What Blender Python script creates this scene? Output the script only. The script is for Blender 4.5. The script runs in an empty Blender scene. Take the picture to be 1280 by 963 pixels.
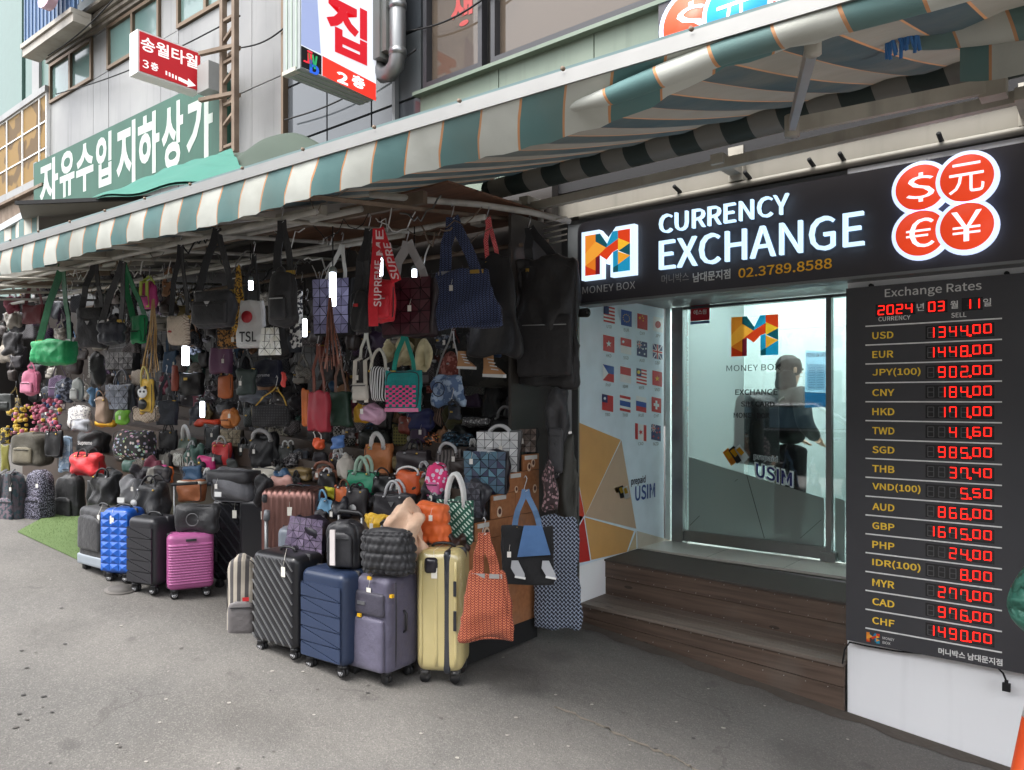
import bpy, math, random
import numpy as np
from mathutils import Vector, Matrix
random.seed(7); RNG = np.random.default_rng(7)
SC = bpy.context.scene
COL = SC.collection
# ------------------------------------------------------------------ camera
H = 1.97; F = 930.0; HX, HY = 640.0, 500.0      # camera height, focal length and vanishing row in photo pixels
YAW = math.atan2(930, 1140); CS, SN = math.cos(YAW), math.sin(YAW)
cam = bpy.data.cameras.new('camera'); camo = bpy.data.objects.new('camera', cam); COL.objects.link(camo)
camo.location = (0, 0, H); camo.rotation_euler = (math.radians(90), 0, YAW)
cam.sensor_width = 36; cam.lens = 36 * F / 1280; cam.shift_y = 18.5 / 1280
cam.clip_start = .05; cam.clip_end = 400
SC.camera = camo
# ------------------------------------------------------------------ sky, sun, exposure
W = bpy.data.worlds.new('World'); SC.world = W; W.use_nodes = True
nt = W.node_tree; nt.nodes.clear()
ow = nt.nodes.new('ShaderNodeOutputWorld'); bg = nt.nodes.new('ShaderNodeBackground')
sky = nt.nodes.new('ShaderNodeTexSky'); sky.sky_type = 'NISHITA'; sky.sun_disc = False
SUN_EL, SUN_AZ = math.radians(62), math.radians(200)
sky.sun_elevation = SUN_EL; sky.sun_rotation = SUN_AZ; sky.dust_density = 4; sky.air_density = 1
hs = nt.nodes.new('ShaderNodeHueSaturation'); hs.inputs['Saturation'].default_value = .22   # overcast: a nearly grey sky
nt.links.new(sky.outputs[0], hs.inputs['Color']); nt.links.new(hs.outputs[0], bg.inputs[0]); nt.links.new(bg.outputs[0], ow.inputs[0])
bg.inputs[1].default_value = .15
sl = bpy.data.lights.new('sun', 'SUN'); sl.energy = .6; sl.angle = math.radians(25); sl.color = (1, .97, .93)
so = bpy.data.objects.new('sun', sl); COL.objects.link(so)
sd = Vector((math.sin(SUN_AZ) * math.cos(SUN_EL), math.cos(SUN_AZ) * math.cos(SUN_EL), math.sin(SUN_EL)))
so.rotation_euler = sd.to_track_quat('Z', 'Y').to_euler(); so.location = sd * 30
SC.view_settings.view_transform = 'Standard'; SC.view_settings.look = 'None'; SC.view_settings.gamma = 1
SC.view_settings.exposure = 2.05
SC.cycles.max_bounces = 6; SC.cycles.use_denoising = True

# ------------------------------------------------------------------ a pixel of the photograph -> a point on a named plane
def at(px, py, X=None, Y=None, Z=None, z=None):
    l = (px - HX) / F; v = (HY - py) / F
    dx, dy = SN * 0 + CS * l - SN * 1, SN * l + CS * 1
    dx, dy = CS * l - SN, SN * l + CS
    if Y is not None: t = Y / dy
    elif X is not None: t = X / dx
    elif Z is not None: t = (Z - H) / v
    else: t = z
    return np.array((dx * t, dy * t, H + v * t))
def proj(p):
    z = -SN * p[0] + CS * p[1]; l = CS * p[0] + SN * p[1]
    return HX + F * l / z, HY - F * (p[2] - H) / z, z
def gz(x): return -.1 * max(-30, min(30, x))                    # the street falls towards the right
def atg(px, py):
    l = (px - HX) / F; v = (HY - py) / F
    dx, dy = CS * l - SN, SN * l + CS
    t = H / (-.1 * dx - v); return np.array((dx * t, dy * t, H + v * t))

# ------------------------------------------------------------------ materials
def lin(c):
    if isinstance(c, str): c = tuple(int(c[i:i + 2], 16) for i in (0, 2, 4))
    r = [x / 255 for x in c[:3]]
    return tuple((x / 12.92 if x <= .04045 else ((x + .055) / 1.055) ** 2.4) for x in r) + (1,)
MC = {}
class NT:
    def __init__(s, name):
        s.m = bpy.data.materials.new(name); s.m.use_nodes = True; s.t = s.m.node_tree
        s.b = s.t.nodes['Principled BSDF']; s.out = s.t.nodes['Material Output']; s._tc = None
    def n(s, t, **k):
        q = s.t.nodes.new('ShaderNode' + t)
        for a, b in k.items(): setattr(q, a, b)
        return q
    def l(s, a, b): s.t.links.new(a, b)
    def tc(s, kind='Object'):
        if s._tc is None: s._tc = s.n('TexCoord')
        return s._tc.outputs[kind]
    def math(s, op, a, b=None):
        q = s.n('Math', operation=op)
        for i, v in enumerate((a, b)):
            if v is None: continue
            if isinstance(v, (int, float)): q.inputs[i].default_value = v
            else: s.l(v, q.inputs[i])
        return q.outputs[0]
    def mix(s, f, a, b):
        q = s.n('Mix', data_type='RGBA')
        for i, v in ((0, f), (6, a), (7, b)):
            if isinstance(v, (int, float)): q.inputs[i].default_value = v
            elif isinstance(v, tuple): q.inputs[i].default_value = v
            else: s.l(v, q.inputs[i])
        return q.outputs[2]
    def noise(s, scale, detail=3, vec=None):
        q = s.n('TexNoise'); q.inputs['Scale'].default_value = scale; q.inputs['Detail'].default_value = detail
        s.l(vec if vec is not None else s.tc(), q.inputs['Vector']); return q.outputs['Fac']
    def bump(s, h, st=.3, d=.005):
        q = s.n('Bump'); q.inputs['Strength'].default_value = st; q.inputs['Distance'].default_value = d
        s.l(h, q.inputs['Height'])
        if s.b.inputs['Normal'].links: s.l(s.b.inputs['Normal'].links[0].from_socket, q.inputs['Normal'])
        s.l(q.outputs[0], s.b.inputs['Normal'])
    def sep(s):
        q = s.n('SeparateXYZ'); s.l(s.tc(), q.inputs[0]); return q.outputs
    def ramp(s, f, a, b):
        q = s.n('MapRange'); q.inputs[1].default_value = a; q.inputs[2].default_value = b; s.l(f, q.inputs[0]); return q.outputs[0]
def M(kind, c=(128, 128, 128), c2=None, s=1.0, r=None):
    """kind: fab nyl lea pls gls met emi + patterns mon chk str zig flo camo leop wov geo sparkle"""
    key = (kind, str(c), str(c2), s, r)
    if key in MC: return MC[key]
    q = NT(kind + '_' + (c if isinstance(c, str) else '%02x%02x%02x' % tuple(c[:3]))); b = q.b; C1 = lin(c); C2 = lin(c2) if c2 is not None else C1
    if kind in ('nyl', 'lea', 'fab', 'geo', 'mon', 'zig', 'hook', 'str', 'wov', 'camo', 'flo', 'dai', 'spk'):
        C1, C2 = [tuple(min(.82, x * (1.3 if sum(C[:3]) > .25 else .72)) for x in C[:3]) + (1,) for C in (C1, C2)]
    P = b.inputs
    base, rough = kind, .8
    if kind == 'emi':
        P['Base Color'].default_value = C1; P['Emission Color'].default_value = C1; P['Emission Strength'].default_value = s; P['Roughness'].default_value = .5
        MC[key] = q.m; return q.m
    if kind == 'dec':
        P['Base Color'].default_value = C1; P['Roughness'].default_value = .5; t = q.n('BsdfTranslucent'); t.inputs[0].default_value = C1; mx = q.n('MixShader'); mx.inputs[0].default_value = .7
        q.l(b.outputs[0], mx.inputs[1]); q.l(t.outputs[0], mx.inputs[2]); q.l(mx.outputs[0], q.out.inputs[0]); MC[key] = q.m; return q.m
    if kind in ('met',): P['Metallic'].default_value = .9; rough = .35
    if kind == 'gls': rough = .12
    if kind == 'pls': rough = .38
    if kind == 'lea': rough = .48
    if kind == 'nyl': rough = .55
    X, Y, Z = q.sep()
    fac = None
    if kind == 'mon':      # crossed diagonals with dots, as on monogram canvas
        k = 42 * s
        a = q.math('SINE', q.math('MULTIPLY', q.math('ADD', X, Z), k * 2)); d = q.math('SINE', q.math('MULTIPLY', q.math('SUBTRACT', X, Z), k * 2))
        l1 = q.math('LESS_THAN', q.math('ABSOLUTE', a), .22); l2 = q.math('LESS_THAN', q.math('ABSOLUTE', d), .22)
        dot = q.math('GREATER_THAN', q.math('MULTIPLY', q.math('ABSOLUTE', a), q.math('ABSOLUTE', d)), .9)
        fac = q.math('MAXIMUM', q.math('MAXIMUM', l1, l2), dot)
    elif kind == 'zig':    # rows of small broken chevrons
        k = 60 * s
        zz = q.math('PINGPONG', q.math('MULTIPLY', X, k), 1.0)
        v = q.math('FRACT', q.math('ADD', q.math('MULTIPLY', Z, k * .8), q.math('MULTIPLY', zz, .9)))
        fac = q.math('MULTIPLY', q.math('GREATER_THAN', v, .62), q.math('GREATER_THAN', q.math('FRACT', q.math('MULTIPLY', X, k * .5)), .18))
    elif kind == 'hook':   # interlocked curved rows
        k = 26 * s
        w = q.math('ADD', q.math('MULTIPLY', Z, k), q.math('MULTIPLY', q.math('SINE', q.math('MULTIPLY', X, k * 6.283)), .33))
        w2 = q.math('ADD', q.math('MULTIPLY', X, k), q.math('MULTIPLY', q.math('SINE', q.math('MULTIPLY', Z, k * 6.283)), .33))
        fac = q.math('MAXIMUM', q.math('LESS_THAN', q.math('ABSOLUTE', q.math('SUBTRACT', q.math('FRACT', w), .5)), .14),
                     q.math('LESS_THAN', q.math('ABSOLUTE', q.math('SUBTRACT', q.math('FRACT', w2), .5)), .12))
    elif kind == 'chk':
        t = q.n('TexChecker'); t.inputs['Scale'].default_value = 40 * s; q.l(q.tc(), t.inputs['Vector']); fac = t.outputs['Fac']
    elif kind == 'str':    # upright stripes
        fac = q.math('GREATER_THAN', q.math('FRACT', q.math('MULTIPLY', X, 60 * s)), .5)
    elif kind == 'strz':
        fac = q.math('GREATER_THAN', q.math('FRACT', q.math('MULTIPLY', Z, 60 * s)), .5)
    elif kind == 'wov':
        fac = q.math('GREATER_THAN', q.math('MULTIPLY', q.math('SINE', q.math('MULTIPLY', q.math('ADD', X, Z), 260 * s)), q.math('SINE', q.math('MULTIPLY', q.math('SUBTRACT', Z, X), 260 * s))), .25)
    elif kind == 'dash':   # broken diagonal dashes
        a = q.math('FRACT', q.math('MULTIPLY', q.math('ADD', X, Z), 36 * s)); d = q.math('FRACT', q.math('MULTIPLY', q.math('SUBTRACT', X, Z), 16 * s))
        fac = q.math('MULTIPLY', q.math('LESS_THAN', a, .42), q.math('LESS_THAN', d, .6))
    elif kind == 'dai':    # small scattered flowers
        t = q.n('TexVoronoi'); t.inputs['Scale'].default_value = 40 * s; q.l(q.tc(), t.inputs['Vector'])
        fac = q.math('LESS_THAN', t.outputs['Distance'], .42)
    elif kind == 'spk':
        t = q.n('TexVoronoi'); t.inputs['Scale'].default_value = 110 * s; q.l(q.tc(), t.inputs['Vector'])
        w = q.n('TexWhiteNoise'); q.l(t.outputs['Position'], w.inputs['Vector']); fac = q.math('GREATER_THAN', w.outputs['Value'], .74)
        rough = .3
    elif kind == 'flo':    # multi-coloured flowers
        t = q.n('TexVoronoi'); t.inputs['Scale'].default_value = 24 * s; q.l(q.tc(), t.inputs['Vector'])
        h = q.n('HueSaturation'); h.inputs['Saturation'].default_value = .55; h.inputs['Value'].default_value = .7
        q.l(t.outputs['Color'], h.inputs['Color'])
        col = q.mix(q.math('LESS_THAN', t.outputs['Distance'], .38), C1, h.outputs[0]); col = q.mix(q.math('LESS_THAN', t.outputs['Distance'], .16), col, C2)
        q.l(col, P['Base Color'])
    elif kind == 'camo':
        fac = q.ramp(q.noise(22 * s, 3), .5, .53)
    elif kind == 'leop':
        fac = q.ramp(q.noise(60 * s, 2), .49, .53)
    elif kind == 'geo':    # foil facets, each facet its own tone
        g = q.n('NewGeometry'); fac = g.outputs['Random Per Island']; rough = .3
    elif c2 is not None:
        fac = q.ramp(q.noise(5 * s, 4), .35, .65)
    if fac is not None: base_c = q.mix(fac, C1, C2)
    elif kind != 'flo':    # even cloth still varies a little
        v = tuple(x * (.72 if kind in ('nyl', 'lea', 'fab') else .9) for x in C1[:3]) + (1,)
        base_c = q.mix(q.ramp(q.noise(7, 4), .3, .75), v, C1)
    if kind != 'flo': q.l(base_c, P['Base Color'])
    if kind in ('fab', 'nyl', 'mon', 'zig', 'hook', 'chk', 'str', 'strz', 'wov', 'dash', 'dai', 'flo', 'camo', 'leop'):
        q.bump(q.noise(11, 4), .7, .02); q.bump(q.noise(220, 2), .3, .002)
        P['Sheen Weight'].default_value = .12
    elif kind == 'lea': q.bump(q.noise(12, 4), .55, .012); q.bump(q.noise(300, 2), .2, .001)
    elif kind in ('pls', 'met', 'gls'): q.bump(q.noise(60, 3), .05, .002); rough_n = q.ramp(q.noise(9, 4), .2, .9)
    P['Roughness'].default_value = r if r is not None else rough
    MC[key] = q.m; return q.m

# ------------------------------------------------------------------ mesh collecting
ORG = {}
def sett(o, label=None, cat=None, group=None, kind=None):
    for k, v in (('label', label), ('category', cat), ('group', group), ('kind', kind)):
        if v: o[k] = v
    return o
def thing(name, loc, label, cat, group=None, rz=0, world=True):
    o = bpy.data.objects.new(name, None); COL.objects.link(o); o.location = [float(v) for v in loc]; o.rotation_euler = (0, 0, rz)
    o.empty_display_size = .1
    if world: ORG[o.name] = np.array([float(v) for v in loc])
    return sett(o, label, cat, group)
class MB:
    def __init__(s): s.v = []; s.f = []; s.mi = []; s.sm = []; s.n = 0; s.cur = 0; s.smooth = False
    def add(s, v, f, smooth=None):
        k = s.n; v = np.asarray(v, float).reshape(-1, 3); s.v.append(v); s.n += len(v)
        s.f += [tuple(int(i) + k for i in q) for q in f]; s.mi += [s.cur] * len(f)
        s.sm += [s.smooth if smooth is None else smooth] * len(f); return s
    def box(s, a, b, T=None):
        x0, y0, z0 = a; x1, y1, z1 = b
        v = [(x0, y0, z0), (x1, y0, z0), (x1, y1, z0), (x0, y1, z0), (x0, y0, z1), (x1, y0, z1), (x1, y1, z1), (x0, y1, z1)]
        if T is not None: v = [tuple(T @ Vector(p)) for p in v]
        return s.add(v, [(0, 3, 2, 1), (4, 5, 6, 7), (0, 1, 5, 4), (1, 2, 6, 5), (2, 3, 7, 6), (3, 0, 4, 7)], False)
    def bar(s, p, q, w, h, up=(0, 0, 1)):       # a squared bar from p to q
        p, q = Vector(p), Vector(q); d = q - p; L = d.length; d.normalize(); u = Vector(up); x = d.cross(u)
        if x.length < 1e-4: x = d.cross(Vector((1, 0, 0)))
        x.normalize(); u = x.cross(d); v = []
        for e in (0, L):
            for a, b in ((-1, -1), (1, -1), (1, 1), (-1, 1)): v.append(tuple(p + d * e + x * (a * w / 2) + u * (b * h / 2)))
        return s.add(v, [(0, 1, 2, 3), (7, 6, 5, 4), (0, 4, 5, 1), (1, 5, 6, 2), (2, 6, 7, 3), (3, 7, 4, 0)], False)
    def tube(s, pts, r, n=8, caps=True, flat=None, up=(0, 1, 0)):   # flat=(w,t): ribbon section instead of a circle
        P = [Vector(p) for p in pts]; m = len(P); k = 4 if flat else n; vs = []
        for i, p in enumerate(P):
            d = (P[min(i + 1, m - 1)] - P[max(i - 1, 0)]); d.normalize(); u = Vector(up)
            x = d.cross(u)
            if x.length < .05: x = d.cross(Vector((.3, 0, 1)))
            x.normalize(); u = x.cross(d); rr = r[i] if hasattr(r, '__len__') else r
            if flat:
                for a, b in ((-1, -1), (1, -1), (1, 1), (-1, 1)): vs.append(tuple(p + x * (a * flat[0] / 2) + u * (b * flat[1] / 2)))
            else:
                for j in range(n):
                    a = 2 * math.pi * j / n; vs.append(tuple(p + x * (rr * math.cos(a)) + u * (rr * math.sin(a))))
        f = [(i * k + j, i * k + (j + 1) % k, (i + 1) * k + (j + 1) % k, (i + 1) * k + j) for i in range(m - 1) for j in range(k)]
        if caps: f += [tuple(range(k))[::-1], tuple((m - 1) * k + j for j in range(k))]
        return s.add(vs, f, not flat)
    def poly(s, pts): return s.add(pts, [tuple(range(len(pts)))], False)
    def prism(s, pts, off):                      # an outline given thickness along off
        n = len(pts); a = [np.asarray(p, float) for p in pts]; o = np.asarray(off, float)
        v = a + [p + o for p in a]
        return s.add(v, [tuple(range(n)), tuple(range(2 * n - 1, n - 1, -1))] + [(i, i + n, (i + 1) % n + n, (i + 1) % n) for i in range(n)], False)
    def grid(s, P, smooth=True):                 # P: (a,b,3)
        a, b = P.shape[:2]
        return s.add(P.reshape(-1, 3), [(i * b + j, i * b + j + 1, (i + 1) * b + j + 1, (i + 1) * b + j) for i in range(a - 1) for j in range(b - 1)], smooth)
    def cyl(s, c, axis, r, h, n=16):
        c = Vector(c); ax = Vector(axis).normalized(); return s.tube([c - ax * (h / 2), c + ax * (h / 2)], r, n, True, None, (0.02, .03, 1) if abs(ax.z) < .9 else (0, 1, 0))
    def build(s, name, mats, parent=None, mesh_only=False):
        me = bpy.data.meshes.new(name); V = np.concatenate(s.v) if s.v else np.zeros((0, 3))
        if parent is not None and parent.name in ORG: V = V - ORG[parent.name]
        me.from_pydata(V.tolist(), [], s.f)
        if not isinstance(mats, (list, tuple)): mats = [mats]
        for m in mats: me.materials.append(m)
        me.polygons.foreach_set('use_smooth', s.sm); me.polygons.foreach_set('material_index', s.mi)
        if mesh_only: return me
        return link(name, me, parent)
def link(name, me, parent=None):
    o = bpy.data.objects.new(name, me); COL.objects.link(o)
    if parent is not None:
        o.parent = parent
        if parent.name in ORG: ORG[o.name] = ORG[parent.name]
    return o
TC = {}
try: FONT = bpy.data.fonts.load(bpy.utils.system_resource('DATAFILES', path='fonts') + '/Noto Sans CJK Regular.woff2')   # a font that ships with Blender
except Exception: FONT = None
def tmesh(body, bold=0, ext=0):
    k = (body, bold, ext)
    if k not in TC:
        c = bpy.data.curves.new('lettering', 'FONT'); c.body = body
        if FONT: c.font = FONT
        c.resolution_u = 3; c.offset = bold * .4; c.extrude = ext
        o = bpy.data.objects.new('lettering', c); me = bpy.data.meshes.new_from_object(o)
        v = np.array([q.co[:] for q in me.vertices]) if len(me.vertices) else np.zeros((1, 3))
        TC[k] = (v, [tuple(p.vertices) for p in me.polygons]); bpy.data.meshes.remove(me); bpy.data.objects.remove(o)
    return TC[k]
def letter(mb, body, O, U, V, N, bold=0, depth=0):
    """fit the text box so that its lower left is O, its width the vector U and its height the vector V; N is outwards"""
    v, f = tmesh(body, bold, .5 if depth else 0); lo, hi = v.min(0), v.max(0)
    a = (v[:, 0] - lo[0]) / (hi[0] - lo[0]); b = (v[:, 1] - lo[1]) / max(hi[1] - lo[1], 1e-6)
    c = (v[:, 2] + .5) if depth else v[:, 2] * 0
    O, U, V, N = (np.asarray(q, float) for q in (O, U, V, N))
    mb.add(O + a[:, None] * U + b[:, None] * V + c[:, None] * N * depth, f, False)
def lety(mb, body, x0, x1, yt, yb, Y, bold=0, depth=0):      # lettering on a wall that faces the street, box given at its left edge
    a, b, c = at(x0, yb, Y=Y), at(x1, yb, Y=Y), at(x0, yt, Y=Y)
    letter(mb, body, a, (b[0] - a[0], 0, 0), (0, 0, c[2] - a[2]), (0, -1, 0), bold, depth)
def letx(mb, body, x0, x1, yt, yb, X, bold=0, depth=0):      # on a face that looks to +X
    a, b, c = at(x0, yb, X=X), at(x1, yb, X=X), at(x0, yt, X=X)
    letter(mb, body, a, (0, b[1] - a[1], 0), (0, 0, c[2] - a[2]), (1, 0, 0), bold, depth)
def pxy(pts, Y): return [at(a, b, Y=Y) for a, b in pts]
def pxx(pts, X): return [at(a, b, X=X) for a, b in pts]
# ================================================================== the street
def asphalt():
    q = NT('asphalt'); P = q.b.inputs; v = q.tc()
    base = q.mix(q.ramp(q.noise(1.3, 5), .35, .7), lin((92, 90, 87)), lin((107, 104, 100)))
    st = q.mix(q.ramp(q.noise(.55, 6), .52, .7), base, lin((88, 85, 81)))
    t = q.n('TexVoronoi'); t.inputs['Scale'].default_value = 150; q.l(v, t.inputs['Vector'])
    w = q.n('TexWhiteNoise'); q.l(t.outputs['Position'], w.inputs['Vector'])
    st = q.mix(q.math('MULTIPLY', q.math('GREATER_THAN', w.outputs['Value'], .84), .22), st, lin((150, 146, 140)))
    st = q.mix(q.math('MULTIPLY', q.math('LESS_THAN', w.outputs['Value'], .2), .25), st, lin((62, 60, 58)))
    # darker band with oil stains along the shop fronts, and a few fine cracks
    X, Y, Z = q.sep()
    st = q.mix(q.math('MULTIPLY', q.ramp(q.math('ADD', Y, q.math('MULTIPLY', q.noise(1.6, 4), 1.6)), 3.2, 4.5), .22), st, lin((72, 69, 66)))
    st = q.mix(q.math('MULTIPLY', q.ramp(q.noise(3.2, 5), .66, .72), .4), st, lin((60, 58, 56)))
    ck = q.n('TexVoronoi', feature='DISTANCE_TO_EDGE'); ck.inputs['Scale'].default_value = .55
    nv = q.n('TexNoise'); nv.inputs['Scale'].default_value = 3; nv.inputs['Detail'].default_value = 6; q.l(v, nv.inputs['Vector'])
    va = q.n('VectorMath', operation='ADD'); q.l(v, va.inputs[0]); vs = q.n('VectorMath', operation='SCALE'); q.l(nv.outputs['Color'], vs.inputs[0]); vs.inputs['Scale'].default_value = .35
    q.l(vs.outputs[0], va.inputs[1]); q.l(va.outputs[0], ck.inputs['Vector'])
    cr = q.math('LESS_THAN', ck.outputs['Distance'], .0045)
    st = q.mix(q.math('MULTIPLY', q.math('MULTIPLY', cr, q.ramp(q.noise(.8, 2), .58, .62)), .3), st, lin((56, 53, 50)))
    for (a_, b_), rad_, dk_ in (((648, 846), .30, .5), ((700, 822), .16, .35), ((1010, 950), .22, .3), ((330, 905), .25, .2), ((70, 790), .3, .2)):   # oil and water stains
        c_ = atg(a_, b_); vd = q.n('VectorMath', operation='DISTANCE'); q.l(va.outputs[0], vd.inputs[0]); vd.inputs[1].default_value = (c_[0] + .17, c_[1] + .17, c_[2] + .17)
        st = q.mix(q.math('MULTIPLY', q.math('SUBTRACT', 1.0, q.ramp(vd.outputs['Value'], rad_ * .5, rad_)), dk_), st, lin((52, 50, 48)))
    q.l(st, P['Base Color']); P['Roughness'].default_value = .88
    q.bump(t.outputs['Distance'], .35, .005); q.bump(q.noise(9, 5), .5, .02); q.bump(q.noise(320, 2), .3, .002)
    return q.m
mb = MB(); xs = [-300, -30] + [x * .5 for x in range(-59, 60)] + [30, 300]
ys = [-200, -8, 0, 2, 4, 8, 120]
mb.grid(np.array([[(x, y, gz(x)) for x in xs] for y in ys]), False); mb.build('road', asphalt()); bpy.data.objects['road']['kind'] = 'structure'
turf = NT('turf'); turf.l(turf.mix(turf.noise(120, 3), lin((70, 96, 52)), lin((118, 138, 88))), turf.b.inputs['Base Color']); turf.bump(turf.noise(300, 2), .8, .01); turf.b.inputs['Roughness'].default_value = .95
t = thing('turf_mat', (-6.7, 2.9, gz(-6.7)), 'green artificial turf mat on the road in front of the stall', 'mat')
mb = MB(); c = [atg(22, 666), atg(112, 708), atg(150, 655), atg(70, 640)]
mb.prism([p + np.array((0, 0, .006)) for p in c], (0, 0, .008)); mb.build('turf', turf.m, t)
bl = MB()
for i in range(2600):
    a, b = random.random(), random.random(); p = (c[0] * (1 - a) + c[1] * a) * (1 - b) + (c[3] * (1 - a) + c[2] * a) * b + np.array((0, 0, .013))
    w = random.uniform(-.004, .004); bl.add([p + (-.003, 0, 0), p + (.003, w, 0), p + (w, w, .014)], [(0, 1, 2)])
bl.build('grass_blades', turf.m, t)['kind'] = 'stuff'
g = thing('drain_cover', atg(150, 737), 'round iron drain cover in the road by the blue case', 'drain cover')
mb = MB(); a = atg(151, 738) + np.array((0, 0, .004)); mb.cyl(a, (.1, 0, 1), .11, .012, 24); mb.build('rim', M('pls', (96, 92, 88), r=.8), g)
mb = MB(); mb.cyl(a + np.array((0, 0, .005)), (.1, 0, 1), .085, .012, 24); mb.build('lid', M('pls', (78, 75, 72), r=.8), g)

# pale joint running across the road, gum spots and grit
sm_ = MB(); L = [(690, 882), (745, 905), (800, 930), (842, 948), (880, 968), (930, 992)]
W_ = [atg(*p) for p in L]; T = np.linspace(0, 1, 60); C_ = np.stack([np.interp(T, np.linspace(0, 1, len(W_)), [w[k] for w in W_]) for k in range(3)], 1)
rr_ = np.random.RandomState(3); C_[:, :2] += rr_.normal(0, .006, (60, 2)); wd_ = .006 + .006 * rr_.rand(60)
sm_.grid(np.stack([C_ + np.stack([-wd_, wd_, 0 * wd_ + .004], 1), C_ + np.stack([wd_, -wd_, 0 * wd_ + .004], 1)])); o_ = sm_.build('road_seam', M('pls', (126, 118, 106), r=.9)); o_['kind'] = 'structure'
gs_ = MB(); rr_ = random.Random(5)
for k in range(150):
    p = atg(rr_.uniform(0, 1250), rr_.uniform(690, 962)); s_ = rr_.uniform(.004, .014)
    if p[1] > 4.4: continue
    gs_.cur = rr_.randrange(3); gs_.poly([p + (s_ * math.cos(a) * rr_.uniform(.7, 1.2), s_ * math.sin(a) * rr_.uniform(.7, 1.2), .0045) for a in np.linspace(0, 6.28, 9)[:-1]])
o_ = gs_.build('gum_spots', [M('pls', (60, 58, 56), r=.9), M('pls', (150, 146, 138), r=.9), M('pls', (84, 80, 76), r=.9)]); sett(o_, 'dark and pale gum spots and grit scattered on the road', 'litter', None, 'stuff')
gd_ = MB(); e0, e1 = np.array((-3.2, 4.60, gz(-3.2))), np.array((1.2, 4.64, gz(1.2)))
T = np.linspace(0, 1, 80); A_ = e0 + (e1 - e0) * T[:, None]; B_ = A_ - np.stack([0 * T, .03 + .05 * rr_.random() + .03 * np.sin(T * 70) * np.sin(T * 23), 0 * T], 1)
gd_.grid(np.stack([A_ + (0, 0, .02), B_ + (0, 0, .003)])); o_ = gd_.build('gutter_dirt', M('fab', (84, 74, 64))); sett(o_, 'strip of brown dirt caught along the foot of steps and wall', 'dirt', None, 'stuff')
# ================================================================== plain materials of the buildings
def wallmat(name, c, c2, sc=1.2, rough=.8, streak=.3, met=0):
    q = NT(name); P = q.b.inputs
    a = q.mix(q.ramp(q.noise(sc, 5), .35, .7), lin(c), lin(c2))
    mp = q.n('Mapping'); mp.inputs['Scale'].default_value = (9, 9, .6); q.l(q.tc(), mp.inputs[0])
    a = q.mix(q.math('MULTIPLY', q.ramp(q.noise(1, 5, mp.outputs[0]), .55, .8), streak), a, lin(tuple(int(x * .55) for x in c)))
    q.l(a, P['Base Color']); P['Roughness'].default_value = rough; P['Metallic'].default_value = met
    q.bump(q.noise(30, 4), .12, .004); return q.m
plaster = wallmat('white_plaster', (240, 241, 244), (246, 247, 249), 1.0, .85, .12)
cream = wallmat('cream_metal', (128, 124, 114), (146, 141, 130), 1.5, .6, .35)
metalp = wallmat('steel_panel', (122, 122, 122), (142, 142, 140), .9, .5, .45, .1)
greenp = wallmat('green_panel', (104, 118, 104), (116, 128, 114), 1.3, .6, .3)
darkm = M('pls', (58, 57, 60), r=.55)
charc = M('pls', (60, 57, 61), r=.5)
dark = M('pls', (24, 24, 25), r=.8)
steel = M('met', (150, 152, 152)); alu = M('met', (140, 142, 142), r=.5); dirty = wallmat('dirty_paint', (176, 172, 160), (150, 144, 132), 4, .6, .5)
rust = wallmat('rusty_steel', (128, 112, 96), (98, 82, 68), 5, .8, .4)
white = M('pls', (225, 225, 222), r=.5); wdec = M('dec', (235, 235, 240))
def glass(tint=(150, 170, 172), clear=.55, rough=.03):
    k = ('glass', tint, clear)
    if k in MC: return MC[k]
    q = NT('glass'); q.t.nodes.remove(q.b)
    t = q.n('BsdfTransparent'); t.inputs[0].default_value = lin(tint); gl = q.n('BsdfGlossy'); gl.inputs['Roughness'].default_value = rough
    fr = q.n('LayerWeight'); fr.inputs[0].default_value = .5; mx = q.n('MixShader')
    f = q.math('ADD', q.math('MULTIPLY', fr.outputs['Fresnel'], 1 - clear), .17); q.l(f, mx.inputs[0]); q.l(t.outputs[0], mx.inputs[1]); q.l(gl.outputs[0], mx.inputs[2]); q.l(mx.outputs[0], q.out.inputs[0])
    MC[k] = q.m; return q.m
def mirror(c, r=.06):
    k = ('mir', c, r)
    if k in MC: return MC[k]
    q = NT('reflective_glass'); q.b.inputs['Base Color'].default_value = lin(c); q.b.inputs['Roughness'].default_value = r; q.b.inputs['Specular IOR Level'].default_value = .45
    q.b.inputs['Coat Weight'].default_value = .15; q.b.inputs['Coat Roughness'].default_value = .02; q.bump(q.noise(1.1, 2), .05, .02)
    MC[k] = q.m; return q.m

# ================================================================== exchange shop
WY = 4.65                                         # wall face of the shop front
shop = thing('exchange_shop', (-2.2, WY, .2), 'currency exchange shop front with a recessed glass entrance', 'shop')
XR = -1.24; XL = -3.14; FL = H - 1.25; TOP = H + .80; DY = 5.95
mb = MB(); mb.box((XR, WY, -.3), (2.6, WY + .25, H + 1.36)); mb.box((XR, WY + .25, -.3), (XR + .2, DY, H + 1.3)); mb.build('wall', plaster, shop)
mb = MB(); mb.box((XL - .12, WY + .02, TOP + .02), (XR - .002, WY + .25, H + 1.36)); mb.box((XL, WY + .26, TOP + .01), (XR - .003, DY + .05, TOP + .07)); mb.build('soffit', M('pls', (120, 124, 126)), shop)
mb = MB(); mb.box((XL - .5, WY - .02, H + 1.375), (2.6, WY + .3, H + 1.62)); mb.build('fascia', cream, shop)
mb = MB(); mb.box((XL - .5, WY - .0, H + 1.621), (2.6, WY + .3, H + 2.1)); mb.box((XL - .5, WY - .05, H + 1.56), (2.6, WY - .021, H + 1.70)); mb.build('gap_shade_board', M('pls', (30, 29, 30), r=.8), shop)  # near-black board added to stand in for the shaded gap above the fascia
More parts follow.
